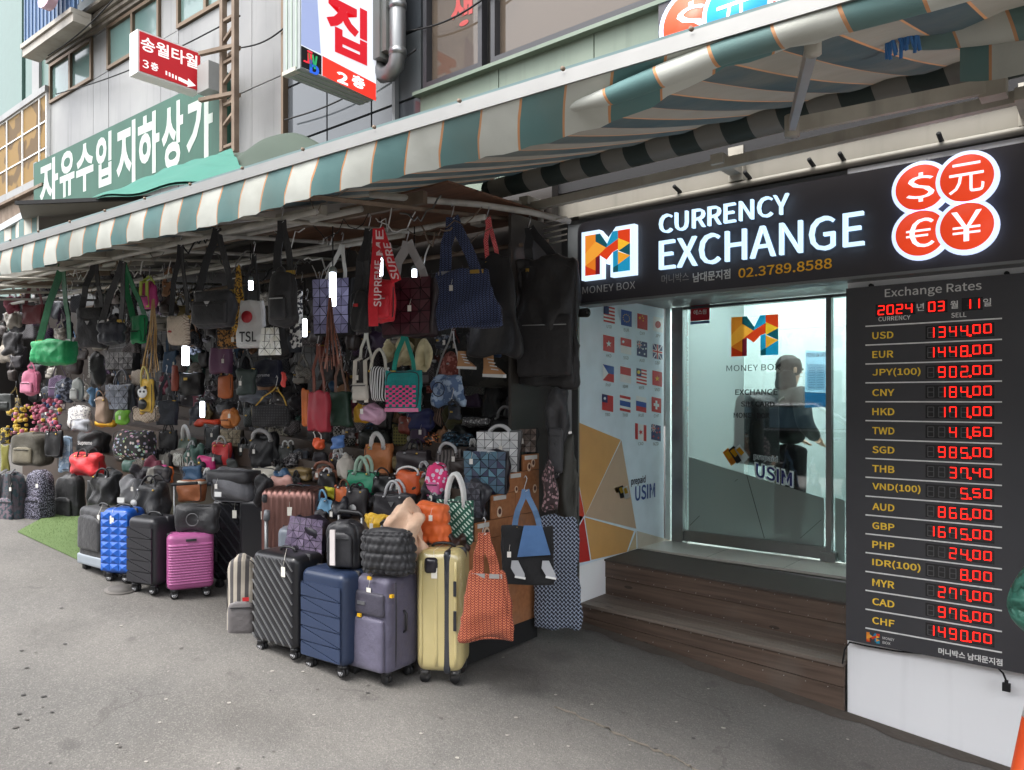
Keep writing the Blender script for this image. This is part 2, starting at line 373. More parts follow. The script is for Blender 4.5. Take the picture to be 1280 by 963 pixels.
mb = MB(); mb.box((XL, DY - .3, FL - .05), (XR - .003, 7.6, FL)); mb.build('floor', M('pls', (196, 194, 188), r=.3), shop)
inr = M('pls', (206, 218, 216), r=.6)
mb = MB(); mb.box((XL + .002, 7.5, FL), (XR + 1.5, 7.6, H + 1.4)); mb.box((XL + .003, DY + .06, FL), (XL + .05, 7.5, H + 1.4)); mb.box((XR + 1.5, DY + .06, FL), (XR + 1.6, 7.6, H + 1.4))
mb.box((XR + .203, DY + .06, FL), (XR + 1.5, DY + .1, H + 1.4)); mb.box((XL + .003, DY + .06, H + 1.401), (XR + 1.6, 7.6, H + 1.46)); mb.box((XL + .05, DY + .06, TOP + .01), (XR + .2, DY + .1, H + 1.4)); mb.box((XL + .051, DY + .1, FL - .02), (XR, 7.5, FL + .001)); mb.box((XR, DY + .1, FL - .05), (XR + 1.6, 7.6, FL - .002)); mb.build('inner_wall', inr, shop)
mb = MB(); mb.box((-2.9, 6.3, H + 1.36), (-1.0, 7.2, H + 1.39)); mb.build('ceiling_light', M('emi', (246, 252, 250), s=5.2), shop)
mb = MB(); mb.box((-1.9, 7.1, FL), (-.5, 7.4, FL + 1.05)); mb.build('counter', M('pls', (90, 92, 94)), shop)
mb = MB(); mb.tube([(-3.1, WY - .05, H + 1.36), (-1.5, WY - .05, H + 1.375), (0, WY - .05, H + 1.38), (2.4, WY - .05, H + 1.39)], .022, 8); mb.build('conduit', cream, shop)
for px in (846, 934, 1014, 1052, 1175):
    p = at(px, 250, Y=WY - .08); mb = MB(); mb.tube([(p[0], WY - .03, H + 1.405), (p[0], WY - .12, H + 1.425)], .013, 8); mb.tube([(p[0], WY - .06, H + 1.375), (p[0], WY - .06, H + 1.425)], .006, 6); mb.build('pipe_stub', dark, shop)
mb = MB(); mb.box((XL - .02, DY - .48, FL + .001), (XR - .003, DY - .05, FL + .02)); mb.build('threshold', M('pls', (206, 204, 196), r=.35), shop)
for x in (-2.5, -1.9):
    mb = MB(); mb.box((x, DY - .48, FL + .0205), (x + .004, DY - .05, FL + .0215)); mb.build('tile_joint', M('pls', (150, 148, 142)), shop)

# ---- entrance door
door = thing('glass_door', (-2.3, DY, FL), 'frameless glass door with coloured logo, steel rails and clear side light', 'door')
xa, xb = at(858, 500, Y=DY)[0], at(1032, 500, Y=DY)[0]
xj, xc = at(843, 500, Y=DY)[0], at(1056, 500, Y=DY)[0]
mb = MB(); mb.box((xj, DY - .05, FL), (xa - .012, DY + .05, TOP)); mb.build('jamb', steel, door)
mb = MB(); mb.box((xb + .01, DY - .03, FL), (xb + .05, DY + .03, TOP)); mb.build('post', steel, door)
mb = MB(); mb.box((xa - .01, DY - .03, FL + .03), (xb + .008, DY + .03, FL + .12)); mb.build('bottom_rail', steel, door)
mb = MB(); mb.box((xa - .01, DY - .04, FL + 2.03), (xc + .3, DY + .04, TOP)); mb.build('top_rail', M('met', (110, 112, 114)), door)
mb = MB(); mb.box((xa - .01, DY - .006, FL + .12), (xb + .008, DY + .006, FL + 2.03)); gp = mb.build('pane', glass((226, 232, 232), .62), door)
mb = MB(); mb.box((xb + .05, DY - .005, FL + .02), (xc + .3, DY + .005, FL + 2.03)); mb.build('side_pane', glass((222, 230, 230), .5), door)
mb = MB(); mb.box((xb - .02, DY - .07, FL + .022), (xb + .09, DY + .05, FL + .09)); mb.build('pivot', steel, door)
# frosted foot film, cut on the slant, with its fine lines
film = NT('frosted_film'); film.t.nodes.remove(film.b); tr = film.n('BsdfTransparent'); tr.inputs[0].default_value = lin((200, 212, 208)); df = film.n('BsdfPrincipled'); df.inputs['Base Color'].default_value = lin((144, 156, 153)); df.inputs['Roughness'].default_value = .4
mx = film.n('MixShader'); mx.inputs[0].default_value = .93; film.l(tr.outputs[0], mx.inputs[1]); film.l(df.outputs[0], mx.inputs[2]); film.l(mx.outputs[0], film.out.inputs[0])
pf = NT('pale_film'); pf.t.nodes.remove(pf.b); tr = pf.n('BsdfTransparent'); tr.inputs[0].default_value = lin((242, 246, 246)); df = pf.n('BsdfPrincipled'); df.inputs['Base Color'].default_value = lin((222, 230, 230)); df.inputs['Roughness'].default_value = .35
mx = pf.n('MixShader'); mx.inputs[0].default_value = .55; pf.l(tr.outputs[0], mx.inputs[1]); pf.l(df.outputs[0], mx.inputs[2]); pf.l(mx.outputs[0], pf.out.inputs[0])
yd = DY - .010
def pd(l, y=yd): return pxy(l, y)
mb = MB(); mb.poly(pd([(860.5, 571), (1030, 623), (1030, 697), (860.5, 668)])); mb.build('frosted_film', film.m, door)
mb = MB(); mb.poly(pd([(1044, 622), (1056, 626), (1056, 704), (1044, 698)])); mb.build('frosted_film', film.m, door)
mb = MB(); mb.poly(pd([(860.5, 380), (930, 375), (930, 592.5), (860.5, 570.5)], yd + .001)); mb.build('pale_film', pf.m, door)
mb = MB()
for a, b in (((933, 594), (955, 673)), ((918, 602), (922, 599)), ((1026, 650), (1000, 673)), ((862, 657), (874, 645))): mb.poly(pd([a, b, (b[0] + .8, b[1]), (a[0] + .8, a[1])], yd - .002))
mb.build('film_line', M('pls', (40, 44, 46)), door)
LOGO = [('f0a23a', [(0, .25), (0, .55), (.24, .82), (.48, .63), (.24, .42)]), ('e88a2c', [(0, .55), (0, 1), (.24, 1), (.24, .82)]), ('14505c', [(.24, .82), (.24, 1), (.34, 1), (.5, .72), (.48, .63)]),
        ('1f8fb8', [(.48, .63), (.5, .72), (.62, 1), (.74, 1), (.74, .8)]), ('d8401c', [(.74, .82), (.74, 1), (1, 1), (1, .66)]), ('d8401c', [(.24, .42), (.48, .63), (.74, .8), (.74, .55), (.63, .5), (.49, .33), (.34, .46)]),
        ('f2b830', [(.74, .82), (1, .66), (.74, .5)]), ('14505c', [(1, .66), (.75, .51), (1, .36)]), ('eda02e', [(.74, .5), (1, .36), (.74, .18)]), ('1f8fb8', [(.63, .5), (.74, .54), (.74, .18), (.63, .12)]),
        ('1f8fb8', [(.74, .18), (1, .36), (1, 0), (.74, 0)]), ('14505c', [(.63, .12), (.74, .18), (.74, 0), (.63, 0)]), ('e07a24', [(0, .25), (.24, .42), (.24, .1)]), ('cc3a1a', [(0, .25), (.24, .1), (.24, 0), (0, 0)]), ('6a1826', [(.24, .42), (.34, .46), (.34, 0), (.24, 0)])]
def logo(parent, O, U, V, emi=0, dull=1):
    cs = []; mb = MB(); O, U, V = map(np.array, (O, U, V))
    for c, pts in LOGO:
        if c not in cs: cs.append(c)
        mb.cur = cs.index(c); mb.poly([O + U * a + V * b for a, b in pts])
    return mb.build('logo', [M('emi', c, s=emi) if emi else M('dec' if parent.name.startswith('glass') else 'pls', c) for c in cs], parent)
a, b, c = at(914, 446, Y=yd - .001), at(973, 446, Y=yd), at(914, 397, Y=yd)
logo(door, a, (b[0] - a[0], 0, 0), (0, 0, c[2] - a[2]))
blk = M('pls', (28, 28, 30))
for body, x0, x1, yt, yb, bo in (('MONEY BOX', 908, 975, 457, 464.5, 0), ('EXCHANGE', 919, 972, 487, 494, .02), ('SIM CARD', 926, 968, 502, 508.5, .02), ('MONEY BOX', 917, 962, 516, 522.5, .02)):
    mb = MB(); lety(mb, body, x0, x1, yt, yb, yd - .001, bo); mb.build('lettering', blk, door)
# security sticker
mb = MB(); mb.poly(pxy([(863, 381), (887, 379.5), (887, 400), (863, 402)], yd - .002)); st = mb.build('sticker', M('pls', (186, 30, 44)), door)
mb = MB(); lety(mb, '에스원', 867, 883, 388, 394, yd - .004, .02); mb.build('lettering', white, st)
mb = MB(); mb.poly(pxy([(863, 402.5), (887, 400.5), (887, 404), (863, 406)], yd - .002)); mb.build('sticker', M('pls', (90, 110, 160)), door)
# poster on the glass
mb = MB(); mb.poly(pxy([(1007, 438), (1034, 440), (1033, 491), (1006, 490)], yd + .03)); ps = mb.build('poster', M('dec', (158, 202, 226)), door)
mb = MB(); mb.poly(pxy([(1006, 490.3), (1033, 491.3), (1033, 509), (1006, 510)], yd + .03)); mb.build('poster_foot', M('dec', (28, 96, 140)), door)
mb = MB(); mb.poly(pxy([(1009, 455), (1031, 456), (1031, 488), (1009, 487)], yd + .027)); mb.build('poster_sheet', M('dec', (215, 230, 240)), ps)
mb = MB(); lety(mb, 'PREPAID SIM CARD', 1008, 1032, 441.5, 447, yd + .026, .03)
for k in range(9): lety(mb, '-----  -----', 1011, 1029, 460 + k * 3, 460.6 + k * 3, yd + .025)
mb.build('lettering', M('pls', (22, 84, 140)), ps)
def usim(parent, Pf, s):       # SIM cards picture and lettering; Pf maps photo pixels to the face, s = list of px anchors
    (x, y), k, tilt = s
    R = lambda a, b: (x + k * (a * math.cos(tilt) - b * math.sin(tilt)), y + k * (a * math.sin(tilt) + b * math.cos(tilt)))
    for i, (ox, oy, c, w) in enumerate(((0, 0, (214, 130, 40), 0), (9, 0, (58, 56, 58), 1), (18, 1, (226, 228, 230), 2))):
        mb = MB(); mb.poly([Pf(*R(ox + a, oy + b), .002 + i * .002) for a, b in ((-2, -11), (8, -15), (14, 8), (8, 11), (3, 12))]); cd = mb.build('sim_card', M('dec', (c)), parent)
        mb = MB(); mb.poly([Pf(*R(ox + a, oy + b), .003 + i * .002) for a, b in ((0, -9), (6, -11), (10, -1), (4, 2))]); mb.build('chip', M('met', (226, 176, 50)), cd)
usim(door, lambda a, b, o: at(a, b, Y=yd - o), ((908, 574), .85, -.35))
for body, x0, x1, yt, yb, m, bo, off in (('prepaid', 942, 972, 566, 575.5, wdec, .05, .002), ('prepaid', 942.5, 971.5, 566.5, 575, M('pls', (40, 40, 60)), .0, .006), ('USIM', 943, 992, 577, 598, wdec, .055, .002), ('USIM', 945, 990, 579, 596, M('pls', (44, 44, 130)), .02, .006)):
    a, b, c = at(x0, yb, Y=yd - off), at(x1, yb, Y=yd - off), at(x0, yt, Y=yd - off); mb = MB()
    letter(mb, body, a, (b[0] - a[0], 0, -.06 if body == 'USIM' else -.02), (0, 0, c[2] - a[2]), (0, -1, 0), bo); mb.build('lettering', m, door)

# ---- a customer inside, seen through the glass: built with the figures below
# ---- the side wall with flags
FX = XL + .02
fp = thing('flag_panel', (FX, 5.2, FL), 'pale blue side panel with rows of national flags and orange triangles', 'sign')
def PF(px, py, o=0): return at(px, py, X=FX + .03 + o)
ya, yb_ = WY - .08, DY - .06
mb = MB(); mb.box((FX - .02, ya, .1), (FX + .025, yb_, FL + .02)); mb.build('base', plaster, fp)
mb = MB(); mb.box((FX - .02, ya, FL + .021), (FX + .03, yb_, TOP - .002)); mb.build('panel', M('pls', (224, 240, 252), r=.3), fp)
mb = MB(); mb.box((FX - .02, ya - .022, .1), (FX + .036, ya - .002, TOP)); mb.build('edge_strip', alu, fp)
tri = [((214, 164, 100), [(722, 528), (775.5, 550), (731, 645), (722, 595)]), ((198, 172, 146), [(776.5, 551), (795, 661), (731.5, 645.5)]), ((214, 164, 100), [(731, 647), (792, 664), (783, 690), (739, 700)]),
       ((214, 70, 50), [(722, 602), (730, 644), (722, 658)]), ((196, 54, 50), [(722, 662), (729.5, 648), (737.5, 701), (722, 704)]), ((120, 50, 70), [(722, 658.6), (728.5, 646), (722, 645)]), ((206, 186, 150), [(795, 664.5), (795, 686), (785, 689.5)]), ((206, 196, 180), [(796.5, 664), (840, 676), (797, 686)])]
for c, pts in tri:
    mb = MB(); mb.prism([PF(*p) for p in pts], (.003, 0, 0)); mb.build('triangle', M('pls', c, r=.35), fp)
usim(fp, lambda a, b, o: PF(a, b, o), ((768, 616), .62, 0))
for body, x0, x1, yt, yb, c, bo in (('prepaid', 789, 807, 597, 609, (40, 40, 60), .02), ('USIM', 794, 819, 608, 627, (36, 76, 150), .02)):
    mb = MB(); letx(mb, body, x0, x1, yt, yb, FX + .034, bo); mb.build('lettering', M('pls', c), fp)
RED, BLU, WHT, YEL, NAV, GRN = (200, 42, 44), (30, 74, 158), (236, 238, 240), (240, 200, 50), (36, 44, 104), (30, 120, 70)
def flag(cx, cy, w, h, kind, code):
    P = []; mb = MB()
    def r(a, b, c, d, col, o=0):   # fractions of the flag, from its top left
        if col not in P: P.append(col)
        mb.cur = P.index(col); mb.poly([PF(cx - w / 2 + u * w, cy - h / 2 + v * h + (u - .5) * w * .22, .002 + o) for u, v in ((a, b), (a, d), (c, d), (c, b))])
    def dot(u, v, s, col, o, n=10, star=False):
        if col not in P: P.append(col)
        mb.cur = P.index(col); L = []
        for k in range(n):
            rr = s * (.42 if star and k % 2 else 1); a = 2 * math.pi * k / n - math.pi / 2
            L.append(PF(cx + (u - .5) * w + rr * math.cos(a), cy + (v - .5) * h + (u - .5) * w * .22 + rr * math.sin(a) * 1.25, .002 + o))
        mb.poly(L[::-1])
    if kind == 'us' or kind == 'my':
        for k in range(9): r(0, k / 9, 1, (k + 1) / 9, RED if k % 2 == 0 else WHT)
        r(0, 0, .48, .5, NAV, .001)
        if kind == 'my': dot(.22, .25, 2, YEL, .002)
    elif kind == 'eu':
        r(0, 0, 1, 1, BLU)
        for k in range(12): dot(.5 + .3 * math.cos(k * math.pi / 6), .5 + .24 * math.sin(k * math.pi / 6), .6, YEL, .001, 6)
    elif kind == 'cn': r(0, 0, 1, 1, RED); dot(.25, .28, 2, YEL, .001, 10, True); dot(.5, .12, .7, YEL, .001); dot(.6, .25, .7, YEL, .001); dot(.58, .42, .7, YEL, .001)
    elif kind == 'jp': r(0, 0, 1, 1, WHT); dot(.5, .5, 3.6, RED, .001, 20)
    elif kind == 'hk': r(0, 0, 1, 1, RED); dot(.5, .5, 3.6, WHT, .001, 10, True)
    elif kind == 'sg': r(0, 0, 1, .5, RED); r(0, .5, 1, 1, WHT); dot(.25, .25, 1.4, WHT, .001)
    elif kind == 'id': r(0, 0, 1, .5, RED); r(0, .5, 1, 1, WHT)
    elif kind in ('au', 'nz', 'uk'):
        r(0, 0, 1, 1, NAV); a = 1 if kind == 'uk' else .5
        for lw, col, o in ((.2, WHT, .001), (.1, RED, .002)):
            r(a * (.5 - lw / 2), 0, a * (.5 + lw / 2), a, col, o); r(0, a * (.5 - lw / 2), a, a * (.5 + lw / 2), col, o)
        for s_ in (1, -1):
            mb.cur = P.index(WHT); e = .1 * a; c = (lambda u, v: PF(cx - w / 2 + u * w, cy - h / 2 + v * h + (u - .5) * w * .22, .0025))
            mb.poly([c(0, 0 if s_ > 0 else a), c(e, 0 if s_ > 0 else a), c(a, a if s_ > 0 else 0), c(a - e, a if s_ > 0 else 0)][::-s_])
        if a < 1:
            for u, v in ((.25, .78), (.75, .2), (.75, .8), (.6, .48), (.88, .42)): dot(u, v, 1, WHT if kind == 'au' else RED, .002)
    elif kind == 'ph': r(0, 0, 1, .5, BLU); r(0, .5, 1, 1, RED); P.append(WHT); mb.cur = P.index(WHT); mb.poly([PF(cx - w / 2, cy - h / 2 - w * .11, .0035), PF(cx - w / 2, cy + h / 2 - w * .11, .0035), PF(cx, cy, .0035)])
    elif kind == 'vn': r(0, 0, 1, 1, RED); dot(.5, .5, 3, YEL, .001, 10, True)
    elif kind == 'tw': r(0, 0, 1, 1, RED); r(0, 0, .5, .5, NAV, .001); dot(.25, .25, 1.5, WHT, .002)
    elif kind == 'th':
        for a, b, c in ((0, .17, RED), (.17, .33, WHT), (.33, .67, BLU), (.67, .83, WHT), (.83, 1, RED)): r(0, a, 1, b, c)
    elif kind == 'ru': r(0, 0, 1, .33, WHT); r(0, .33, 1, .67, BLU); r(0, .67, 1, 1, RED)
    elif kind == 'ch': r(0, 0, 1, 1, RED); r(.4, .2, .6, .8, WHT, .001); r(.22, .4, .78, .6, WHT, .001)
    elif kind == 'ca': r(0, 0, .25, 1, RED); r(.25, 0, .75, 1, WHT); r(.75, 0, 1, 1, RED); dot(.5, .5, 3, RED, .001, 12, True)
    f = mb.build('flag', [M('pls', c, r=.4) for c in P], fp); f['label'] = 'flag above the letters ' + code
    mb = MB(); letx(mb, code, cx - 3.2, cx + 3.2, cy + h / 2 + 2.6, cy + h / 2 + 6.6, FX + .034); mb.build('lettering', M('pls', (60, 66, 72)), f)
for row in (((761.5, 393.5, 'us', 'USD'), (783, 398, 'eu', 'EUR'), (803, 402.5, 'cn', 'CNY'), (822.5, 406, 'jp', 'JPY')),
            ((761, 430, 'hk', 'HKD'), (782.5, 433, 'sg', 'SGD'), (802.5, 436.5, 'au', 'AUD'), (822, 440, 'uk', 'GBP')),
            ((760.5, 467, 'ph', 'PHP'), (782, 469, 'id', 'IDR'), (802, 471, 'my', 'MYR'), (821.5, 473.5, 'vn', 'VND')),
            ((759.5, 504, 'tw', 'TWD'), (781.5, 505, 'th', 'THB'), (801.5, 505.5, 'ru', 'RUB'), (820.5, 506.5, 'ch', 'CHF')),
            ((801, 540.5, 'ca', 'CAD'), (820, 541, 'nz', 'NZD'))):
    for i, (x, y, k, c) in enumerate(row): flag(x, y, 14 - .6 * i if x < 810 else 12, 20 - .6 * i, k, c)
# small black camera under the sign
cc = thing('security_camera', at(728, 392, X=XL + .1), 'small black security camera at the top corner of the flag panel', 'camera')
mb = MB(); p = at(729, 391, X=XL + .1); mb.tube([p + np.array((-.05, 0, 0)), p + np.array((.05, -.02, -.005))], [.03, .034], 12); mb.build('housing', dark, cc)
mb = MB(); mb.cyl(p + np.array((.055, -.021, -.005)), (1, -.2, -.05), .022, .008, 14); mb.build('lens', mirror((20, 20, 22)), cc)
mb = MB(); mb.tube([p + np.array((-.03, 0, .01)), p + np.array((-.04, .0, .05))], .008, 6); mb.build('bracket', alu, cc)

# ---- wooden steps
def woodmat(name, c, c2):
    q = NT(name); P = q.b.inputs; mp = q.n('Mapping'); mp.inputs['Scale'].default_value = (1.2, 22, 22); q.l(q.tc(), mp.inputs[0])
    oi = q.n('ObjectInfo'); va = q.n('VectorMath', operation='ADD'); q.l(mp.outputs[0], va.inputs[0]); sc = q.n('VectorMath', operation='SCALE'); q.l(oi.outputs['Random'], sc.inputs[0]); sc.inputs['Scale'].default_value = 40; cx = q.n('CombineXYZ'); q.l(oi.outputs['Random'], cx.inputs[0]); q.l(cx.outputs[0], sc.inputs[0]); q.l(sc.outputs[0], va.inputs[1])
    n = q.noise(1.6, 6, va.outputs[0]); a = q.mix(q.ramp(n, .3, .72), lin(c), lin(c2))
    kn = q.n('TexVoronoi'); kn.inputs['Scale'].default_value = 2.6; m2 = q.n('Mapping'); m2.inputs['Scale'].default_value = (1, 3, 3); q.l(q.tc(), m2.inputs[0]); q.l(m2.outputs[0], kn.inputs['Vector'])
    a = q.mix(q.math('MULTIPLY', q.math('LESS_THAN', kn.outputs['Distance'], .1), .7), a, lin(tuple(int(x * .45) for x in c)))
    a = q.mix(q.math('MULTIPLY', q.ramp(q.noise(2.5, 6), .58, .75), .35), a, lin((112, 104, 96)))
    q.l(a, P['Base Color']); P['Roughness'].default_value = .62; q.bump(n, .3, .006); return q.m
wood = woodmat('stained_wood', (74, 60, 51), (104, 86, 74)); worn = woodmat('worn_wood', (98, 88, 80), (124, 112, 102))
stp = thing('wooden_steps', (-2.2, 4.7, gz(-2.2)), 'dark stained wooden steps up to the exchange shop entrance', 'steps')
def plank(a, b, c, d, th, name='plank', m=wood):  # front face corners (left bottom, right bottom, right top, left top)
    mb = MB(); mb.prism([a, b, c, d], (0, th, 0)); return mb.build(name, m, stp)
def rl(x, y, z): return np.array((x, y, z))
SL, SR = -3.1, XR - .012
tz = lambda x, l, r: l + (r - l) * (x - SL) / (SR - SL)
UL, UR = H - 1.236, H - 1.272
plank(rl(SL, 4.94, UL - .14), rl(SR, 4.94, UR - .14), rl(SR, 4.94, UR - .016), rl(SL, 4.94, UL - .016), .03)
plank(rl(SL, 4.945, UL - .29), rl(SR, 4.945, UR - .29), rl(SR, 4.945, UR - .145), rl(SL, 4.945, UL - .145), .03)
mb = MB(); mb.prism([rl(SL, 4.925, UL - .014), rl(SR, 4.925, UR - .014), rl(SR, DY - .5, UR - .014), rl(SL, DY - .5, UL - .014)], (0, 0, .014)); mb.build('tread_mat', M('pls', (74, 68, 63), r=.8), stp)
LL, LR = H - 1.507, H - 1.545
for k in range(3):
    y0 = 4.60 + k * .115; mb = MB(); mb.prism([rl(SL, y0, LL - .022), rl(SR, y0, LR - .022), rl(SR, y0 + .109, LR - .022), rl(SL, y0 + .109, LL - .022)], (0, 0, .022)); mb.build('plank', worn, stp)
plank(rl(SL, 4.62, LL - .10), rl(SR, 4.62, LR - .145), rl(SR, 4.62, LR - .024), rl(SL, 4.62, LL - .024), .03)
plank(rl(SL, 4.615, gz(SL) - .02), rl(SR, 4.615, gz(SR) - .03), rl(SR, 4.615, LR - .149), rl(SL, 4.615, LL - .104), .03)
mb = MB()
for z0, y, n in ((UL - .03, 4.938, 16), (UL - .125, 4.938, 16), (UL - .26, 4.943, 16), (LL - .035, 4.618, 18), (LL - .16, 4.612, 14)):
    for k in range(n):
        x = SL + .08 + (SR - SL - .16) * (k + random.uniform(-.1, .1)) / (n - 1) if n > 1 else SL; z = z0 - .038 * (x - SL) / (SR - SL); mb.cyl((x, y, z), (0, 1, 0), .0026, .006, 6)
mb.build('screw_heads', M('met', (190, 186, 180)), stp)['kind'] = 'stuff'

# ---- the big sign
sg = thing('shop_sign', (-1.5, WY - .1, TOP), 'wide charcoal sign reading CURRENCY EXCHANGE above the entrance', 'sign')
SY = WY - .13
sx0, sx1 = at(722, 330, Y=SY)[0], .9; szb, szt = at(722, 379.5, Y=SY)[2], at(960, 236, Y=SY)[2]
mb = MB(); L = [(sx0 - .005 * k * 0, 0) for k in range(1)]; r = .07
pts = [(sx0, szb)] + [(sx0 + r - r * math.cos(a), szt - r + r * math.sin(a)) for a in np.linspace(0, math.pi / 2, 7)] + [(sx1, szt), (sx1, szb)]
mb.prism([(x, SY, z) for x, z in pts][::-1], (0, .15, 0)); mb.build('board', charc, sg)
mb = MB(); mb.box((sx0 + .004, SY - .006, szb - .018), (sx1, SY + .15, szb - .001)); mb.build('bottom_trim', alu, sg)
wem = M('emi', (196, 228, 255), s=0.302)
ys = SY - .03
mb = MB(); lety(mb, 'CURRENCY', 826, 987, 270, 293, ys, 0, .03); mb.build('lettering', wem, sg)
mb = MB(); lety(mb, 'EXCHANGE', 826, 1081, 302, 338.5, ys, 0, .03); mb.build('lettering', wem, sg)
hal = M('pls', (60, 66, 82))  # bluish tone painting the glow round the lit letters as flat outlines
mb = MB(); lety(mb, 'CURRENCY', 825, 988.5, 269.4, 294.2, SY - .004, .03); lety(mb, 'EXCHANGE', 824.7, 1083.5, 301.4, 340.2, SY - .004, .03); mb.build('letter_backing', hal, sg)  # flat outlines standing in for the glow round the lit letters
mb = MB(); lety(mb, '머니박스', 827, 861, 344, 355, SY - .003); mb.build('lettering', M('pls', (150, 146, 140)), sg)
mb = MB(); lety(mb, '남대문지점', 866, 913, 341.5, 353.5, SY - .003, .02); mb.build('lettering', M('pls', (206, 204, 198)), sg)
mb = MB(); lety(mb, '02.3789.8588', 923, 1040, 336, 348, SY - .003, .015); mb.build('lettering', M('pls', (250, 180, 44)), sg)
mb = MB(); lety(mb, 'MONEY BOX', 728, 794, 359, 368, SY - .003); mb.build('lettering', M('pls', (190, 186, 180)), sg)
# backlit logo box
a, b, c = at(727, 351, Y=SY - .05), at(793, 351, Y=SY - .05), at(727, 291, Y=SY - .05); U = np.array((b[0] - a[0], 0, 0)); V = np.array((0, 0, c[2] - a[2]))
OUT = [(0, 0), (0, 1), (.34, 1), (.5, .78), (.66, 1), (1, 1), (1, 0), (.56, 0), (.56, .43), (.48, .28), (.4, .43), (.4, 0)]
mb = MB(); mb.prism([a + U * p + V * q for p, q in OUT][::-1], (0, .05, 0)); lb = mb.build('logo_box', M('emi', (206, 230, 255), s=0.302), sg)
logo(sg, a + U * .075 + V * .085 + np.array((0, -.003, 0)), U * .85, V * .83, .21)
# coins
def coins(parent, cs, Y, r, em, backing=True):
    for i, (x, y, ch, col) in enumerate(cs):
        p = at(x, y, Y=Y); cy = Y - .012 * (i % 2)
        mb = MB(); mb.cyl((p[0], cy + .02, p[2]), (0, 1, 0), r, .05, 40); ring = mb.build('coin', M('emi', (200, 216, 255), s=em), parent)
        mb = MB(); mb.cyl((p[0], cy - .008, p[2]), (0, 1, 0), r * .85, .012, 40); mb.build('coin_face', M('emi', col, s=0.202), ring)
        mb = MB(); h = r * .55; w = r * (.48 if ch != '元' else .56); letter(mb, ch, (p[0] - w, cy - .016, p[2] - h), (2 * w, 0, 0), (0, 0, 2 * h), (0, -1, 0), 0); mb.build('lettering', M('emi', (236, 242, 255), s=0.288), ring)
pr = at(1145, 235, Y=SY - .03); z_ = proj(pr)[2]
coins(sg, [(1151, 235, '$', (222, 66, 32)), (1209, 224, '元', (222, 66, 32)), (1151, 292, '€', (222, 66, 32)), (1209, 284, '¥', (222, 66, 32))], SY - .03, .142, .3)

# ---- rate board
BY = WY - .07
bd = thing('rate_board', (-.6, BY, .5), 'tall charcoal exchange rates board with red lit digits', 'sign')
bx0, bx1 = at(1057.5, 500, Y=BY)[0], at(1057.5, 500, Y=BY)[0] + 1.06
bzt, bzb = at(1057.5, 361, Y=BY)[2], at(1057.5, 800, Y=BY)[2]
mb = MB(); mb.box((bx0, BY, bzb), (bx1, BY + .068, bzt)); mb.build('panel', M('pls', (64, 64, 68), r=.4), bd)
mb = MB(); lety(mb, 'Exchange Rates', 1106, 1227, 361, 375, BY - .003, .01); mb.build('lettering', M('pls', (206, 206, 204)), bd)
lw = M('pls', (236, 236, 234)); yl = M('pls', (255, 212, 70)); led = M('emi', (255, 30, 20), s=0.576); unl = M('pls', (96, 96, 98))
mb = MB(); lety(mb, 'CURRENCY', 1098, 1138, 396.5, 402, BY - .003, .01); mb.build('lettering', lw, bd)
mb = MB(); lety(mb, 'SELL', 1189, 1208, 391.5, 397.5, BY - .003, .01); mb.build('lettering', lw, bd)
SEG = {'0': 'abcdef', '1': 'bc', '2': 'abged', '3': 'abgcd', '4': 'fgbc', '5': 'afgcd', '6': 'afgedc', '7': 'fabc', '8': 'abcdefg', '9': 'abcfgd'}
SP = {'a': ((0, 1), (1, 1)), 'b': ((1, 1), (1, .5)), 'c': ((1, .5), (1, 0)), 'd': ((0, 0), (1, 0)), 'e': ((0, 0), (0, .5)), 'f': ((0, .5), (0, 1)), 'g': ((0, .5), (1, .5))}
def dots(mb, O, w, h, segs, r=.0027):
    for s in segs:
        (a, b), (c, d) = SP[s]
        for k in range(5):
            t = (k + .5) / 5; x, z = O[0] + (a + (c - a) * t) * w, O[2] + (b + (d - b) * t) * h
            mb.add([(x - r, BY - .006, z - r), (x + r, BY - .006, z - r), (x + r, BY - .006, z + r), (x - r, BY - .006, z + r)], [(0, 1, 2, 3)], False)
ROW = [('USD', '1344', '00'), ('EUR', '1448', '00'), ('JPY(100)', ' 902', '00'), ('CNY', ' 184', '00'), ('HKD', ' 171', '00'), ('TWD', '  41', '60'), ('SGD', ' 985', '00'), ('THB', '  37', '40'), ('VND(100)', '   5', '50'),
       ('AUD', ' 866', '00'), ('GBP', '1675', '00'), ('PHP', '  24', '00'), ('IDR(100)', '   8', '00'), ('MYR', ' 277', '00'), ('CAD', ' 976', '00'), ('CHF', '1490', '00')]
zl0, zl1 = at(1082, 408.2, Y=BY)[2], at(1082, 785, Y=BY)[2]; pit = (zl0 - zl1) / 16
lx0, lx1 = at(1082, 500, Y=BY)[0], at(1252.5, 500, Y=BY)[0]; dx0 = at(1157, 500, Y=BY)[0]; dx1 = at(1243, 500, Y=BY)[0]
cx0 = at(1090.5, 500, Y=BY)[0]
for k in range(17):
    mb = MB(); z = zl0 - pit * k; mb.box((lx0, BY - .004, z - .0035), (lx1, BY + .001, z + .0035)); mb.build('divider', lw, bd)
